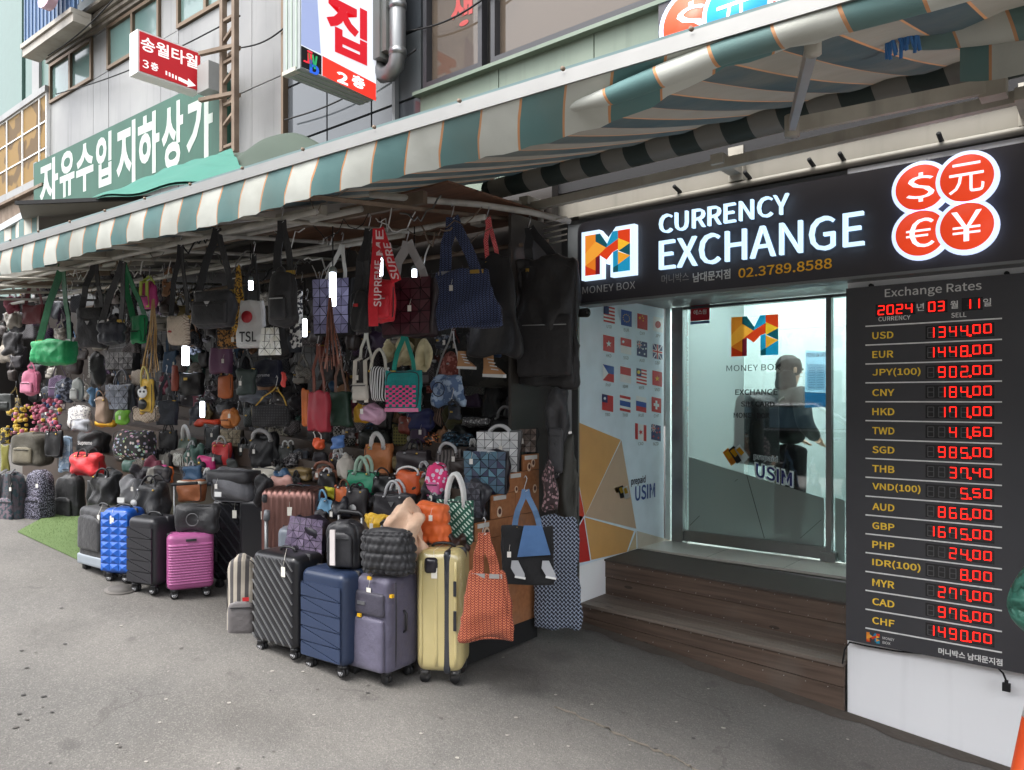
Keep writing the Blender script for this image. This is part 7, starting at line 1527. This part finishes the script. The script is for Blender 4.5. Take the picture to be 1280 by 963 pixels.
# small packed goods standing on the lower step between the named bags
def stepfill(n, xr):
    for k in range(n):
        x = rs.uniform(*xr); y = rs.uniform(560, 640) if x > 340 else rs.uniform(572, 612); s = rs.uniform(13, 26); col = rs.choice(dk) if rs.random() < .6 else rs.choice(br)
        s2 = s * rs.uniform(.7, 1.1); nm = 'CN'; kd = rs.choice(('box', 'tote', 'trap', 'pouch', 'soft'))
        lb = neigh_label(col, kd, x, y - s2 / 2, 'wedged')
        kw = {'arcs': (rs.uniform(5, 9), rs.choice((BL, CLR, WT)), .007, .5)} if kd in ('tote', 'trap') else {}
        b('stacked_handbag', 'handbag', (x - s / 2, y - s2, x + s / 2, y), kd, rs.choice((L_(col), N_(col))), lb, group='handbags wedged on the display steps', **kw)
stepfill(80, (150, 600))
# striped awning shade cloths etc. at the far left: more hanging bags in the opening
# ================================================================== people
def skinbody(name, mat, J, E_, R, parent, sub=2):
    me = bpy.data.meshes.new(name); me.from_pydata([tuple(j) for j in J], E_, []); o = bpy.data.objects.new(name, me); COL.objects.link(o)
    m = o.modifiers.new('skin', 'SKIN'); m.use_smooth_shade = True; lay = me.skin_vertices[0] if me.skin_vertices else None
    if lay is None:
        bpy.context.view_layer.objects.active = o; bpy.ops.mesh.customdata_skin_add(); lay = me.skin_vertices[0]
    for i, r in enumerate(R): lay.data[i].radius = r if isinstance(r, tuple) else (r, r)
    lay.data[0].use_root = True
    s = o.modifiers.new('sub', 'SUBSURF'); s.levels = sub; s.render_levels = sub
    me.materials.append(mat); o.parent = parent; return o
def figure(loc, rz, label, coat, trousers, bend=0, arms='down', k=1.0, fat=1.0, hairc=(26, 22, 22), back=None):
    t = thing('person', loc, label, 'person', rz=rz, world=False); t.scale = (k, k, k)
    skin = M('lea', (214, 168, 142)); hair = M('fab', hairc)
    # front is -y; metres for a 1.7 m adult
    J = [(0, 0, .92), (0, .01, 1.12), (0, .0, 1.32), (0, -.01, 1.43), (-.17, 0, 1.40), (.17, 0, 1.40)]
    E_ = [(0, 1), (1, 2), (2, 3), (2, 4), (2, 5)]; R = [(.16, .12), (.145, .115), (.17, .12), (.07, .07), (.075, .07), (.075, .07)]
    if arms == 'hips': A = [(-.31, .05, 1.13), (.31, .05, 1.13), (-.18, -.15, 1.0), (.18, -.15, 1.0)]
    elif arms == 'bent': A = [(-.27, .04, 1.13), (.27, .04, 1.13), (-.16, -.24, 1.16), (.16, -.24, 1.18)]
    else: A = [(-.30, .09, 1.10), (.26, .02, 1.12), (-.16, -.14, 1.0), (.25, -.06, .88)]
    J += A; E_ += [(4, 6), (5, 7), (6, 8), (7, 9)]; R += [.062, .062, .046, .046]
    R = [(r_[0] * fat, r_[1] * fat) if isinstance(r_, tuple) else r_ * fat * 1.05 for r_ in R]; R[3] = (.07, .07); skinbody('jacket', coat, J, E_, R, t)
    J = [(0, 0, .93), (-.1, 0, .86), (.1, 0, .86), (-.11, -.01, .5), (.11, .01, .5), (-.11, .02, .1), (.11, .04, .1)]
    skinbody('trousers', trousers, J, [(0, 1), (0, 2), (1, 3), (2, 4), (3, 5), (4, 6)], [(.13, .11), .1, .1, .075, .075, .055, .055], t)
    J = [(0, 0, 1.42), (0, -.01, 1.5), (0, -.015, 1.585), (0, -.02, 1.66)]
    skinbody('head', skin, J, [(0, 1), (1, 2), (2, 3)], [.06, .055, (.078, .092), (.07, .085)], t)
    mb = MB(); v, f = soft(.215, .24, .21, r=.1, bulge=.0, wr=.006, z0=1.55, y0=.022, res=(10, 10, 10)); mb.add(v, f, True)
    v, f = soft(.21, .15, .2, r=.06, bulge=0, wr=.008, z0=1.44, y0=.055, res=(8, 6, 8)); mb.add(v, f, True); mb.build('hair', hair, t)
    mb = MB()
    for s in (-1, 1): mb.cyl((s * .03, -.106, 1.62), (0, 1, 0), .011, .01, 10)
    mb.build('eyes', M('pls', (30, 26, 26)), t)
    mb = MB(); mb.add([(-.014, -.10, 1.585), (.014, -.10, 1.585), (0, -.128, 1.588), (0, -.102, 1.625)], [(0, 1, 2), (1, 3, 2), (3, 0, 2), (0, 3, 1)], True); mb.build('nose', skin, t)
    mb = MB(); mb.bar((-.024, -.1, 1.555), (.024, -.1, 1.555), .008, .006); mb.build('mouth', M('lea', (160, 86, 82)), t)
    for s in (-1, 1): mb = MB(); v, f = soft(.02, .035, .055, r=.01, bulge=0, wr=0, z0=1.585, x0=s * .09, y0=.005, res=(3, 3, 4)); mb.add(v, f, True); mb.build('ear', skin, t)
    for i, s in ((8, -1), (9, 1)):
        p = np.array(((A[2] if s < 0 else A[3]))); q = np.array(A[0] if s < 0 else A[1]); d = (p - q) / np.linalg.norm(p - q); c = p + d * .06
        J = [p, p + d * .05, p + d * .09]; Ed = [(0, 1), (1, 2)]; R = [.026, .032, .03]; x = np.array((1, 0, 0.)); base = len(J)
        for n_ in range(4):
            o_ = x * (n_ - 1.5) * .019; L = (.062, .072, .068, .052)[n_]; down = np.array((0, -.2, -.55)) if arms == 'bent' else np.array((0, -.5, -.1))
            a = p + d * .1 + o_; b_ = a + d * L * .5; c_ = b_ + (d * .7 + down * .5) * L * .5
            J += [a, b_, c_]; Ed += [(2, base + n_ * 3), (base + n_ * 3, base + n_ * 3 + 1), (base + n_ * 3 + 1, base + n_ * 3 + 2)]; R += [.009, .0085, .007]
        m_ = len(J); th = p + d * .04 - x * s * .03; J += [th, th + d * .035 - x * s * .012]; Ed += [(0, m_), (m_, m_ + 1)]; R += [.011, .009]
        skinbody('hand', skin, J, Ed, R, t, 1)
    for s in (-1, 1): mb = MB(); v, f = soft(.09, .26, .09, r=.035, bulge=0, wr=0, x0=s * .11, y0=-.04, res=(6, 8, 6)); mb.add(v, f, True); mb.build('shoe', M('lea', (36, 34, 34)), t)
    return t
# customer inside the shop, back half turned to the street, in a dark parka
pi = at(978, 600, Y=6.75)
pi = at(985, 600, Y=6.3)
fg = figure((pi[0], 6.35, FL), math.radians(140), 'person in dark parka with a backpack, seen through the glass door', N_((56, 60, 56)), F_((34, 34, 38)), arms='hips', k=.93, fat=1.22)
bp = thing('worn_backpack', (pi[0] - .1, 6.45, FL + 1.0), 'black backpack worn by the person behind the glass door', 'backpack', rz=math.radians(150), world=False)
bp.location = (pi[0] - .22, 6.18, FL + .70)
bp.rotation_euler = (0, 0, math.radians(-40))
mb = MB(); v, f = soft(.38, .26, .62, r=.07, arch=.25, bulge=.02, wr=.004); mb.add(v, f, True); mb.build('body', N_((30, 30, 33)), bp)
mb = MB(); v, f = soft(.24, .07, .26, r=.03, bulge=.01, wr=.002, y0=-.12, z0=.04); mb.add(v, f, True); mb.build('pocket', N_((36, 36, 40)), bp)
for s in (-1, 1): mb = MB(); mb.tube([(s * .11, .08, .5), (s * .13, .16, .56), (s * .14, .24, .5)], 0, flat=(.05, .012), up=(0, 1, .3)); mb.build('strap', N_((150, 150, 140)), bp)
mb = MB(); mb.box((-.02, -.16, .1), (.0, -.15, .3)); mb.build('tag', WT, bp)
q = NT('padded_nylon'); q.b.inputs['Base Color'].default_value = lin((62, 118, 102)); q.b.inputs['Roughness'].default_value = .5; x_, y_, z_ = q.sep()
q.bump(q.math('ABSOLUTE', q.math('SINE', q.math('ADD', q.math('MULTIPLY', z_, 34.), q.math('MULTIPLY', q.noise(9, 3), 5.)))), .9, .03); q.bump(q.noise(30, 3), .4, .006); PUFF = q.m
# passer-by cut by the right edge
pq = at(1402, 700, z=2.8)
pp = figure((pq[0], pq[1], gz(pq[0])), math.radians(180), 'person in a green padded jacket, only the sleeve inside the right edge', PUFF, F_((40, 42, 50)), arms='hips', k=1.0, fat=1.3)
# ------------------------------------------------------------------ traffic cone
cn = thing('traffic_cone', (-.2, 2.75, gz(-.2)), 'orange traffic cone with a white band by the wall at the right edge', 'traffic cone')
cb_ = at(1306, 963, Y=3.3); cxy = at(1296, 963, z=3.0)[:2]; g0 = gz(cxy[0])
org = wallmat('cone_orange', (214, 84, 34), (196, 66, 26), 5, .45, .2)
def conepart(z0, z1, m, nm, ex=0):
    R0 = lambda z: .16 - (.16 - .03) * z / .78 + ex; mb = MB(); mb.tube([(cxy[0], cxy[1], g0 + z0), (cxy[0], cxy[1], g0 + z1)], [R0(z0), R0(z1)], 28); mb.build(nm, m, cn)
conepart(.03, .66, org, 'cone_body'); conepart(.661, .76, M('pls', (228, 228, 228), r=.3), 'reflective_band'); conepart(.761, .8, org, 'cone_top')
mb = MB(); mb.box((cxy[0] - .2, cxy[1] - .2, g0 + .002), (cxy[0] + .2, cxy[1] + .2, g0 + .03)); mb.build('base', dark, cn)
# ------------------------------------------------------------------ parked car (out of frame, reflected in the door glass)
car = thing('parked_car', (-4.2, -.9, gz(-4.2)), 'glossy black car parked across the street, seen only reflected in the glass door', 'car')
cpaint = M('gls', (16, 16, 18), r=.08); cx_, cy_, cg = -4.3, -.75, gz(-4.3)
prof = [(-2.2, .35), (-2.25, .75), (-2.1, .98), (-1.5, 1.05), (-.75, 1.46), (.7, 1.5), (1.5, 1.12), (2.15, .98), (2.3, .7), (2.25, .35)]
mb = MB(); mb.prism([(cx_ + a, cy_ - .85, cg + z) for a, z in prof], (0, 1.7, 0)); mb.build('body', cpaint, car)
for k, (a, c) in enumerate((((-1.25, 1.1), (-.1, 1.42)), ((-.02, 1.1), (1.2, 1.42)))):
    mb = MB(); s_ = [(a[0] + (0 if k else 0), a[1]), (c[0], a[1]), (c[0] - (.5 if k else 0), c[1]), (a[0] + (0 if k else .6), c[1])]
    mb.prism([(cx_ + p, cy_ + .853, cg + q_) for p, q_ in s_], (0, .006, 0)); mb.build('window', mirror((90, 120, 140)), car)
mb = MB(); mb.tube([(cx_ - 1.4, cy_ + .865, cg + 1.08), (cx_ - .75, cy_ + .865, cg + 1.45), (cx_ + .7, cy_ + .865, cg + 1.47), (cx_ + 1.35, cy_ + .865, cg + 1.12)], .012, 6); mb.bar((cx_ - 1.4, cy_ + .862, cg + 1.07), (cx_ + 1.4, cy_ + .862, cg + 1.07), .01, .025); mb.build('chrome_trim', SIL, car)
for x in (-.35, .9): mb = MB(); mb.box((cx_ + x, cy_ + .853, cg + .93), (cx_ + x + .16, cy_ + .88, cg + .96)); mb.build('door_handle', SIL, car)
for x in (-1.35, 1.4):
    for y in (-.74, .78):
        mb = MB(); mb.cyl((cx_ + x, cy_ + y, gz(cx_ + x) + .33), (0, 1, 0), .33, .2, 28); wh = mb.build('wheel', dark, car)
        mb = MB(); mb.cyl((cx_ + x, cy_ + y + (.1 if y > 0 else -.1), gz(cx_ + x) + .33), (0, 1, 0), .21, .02, 24); mb.build('rim', SIL, wh)
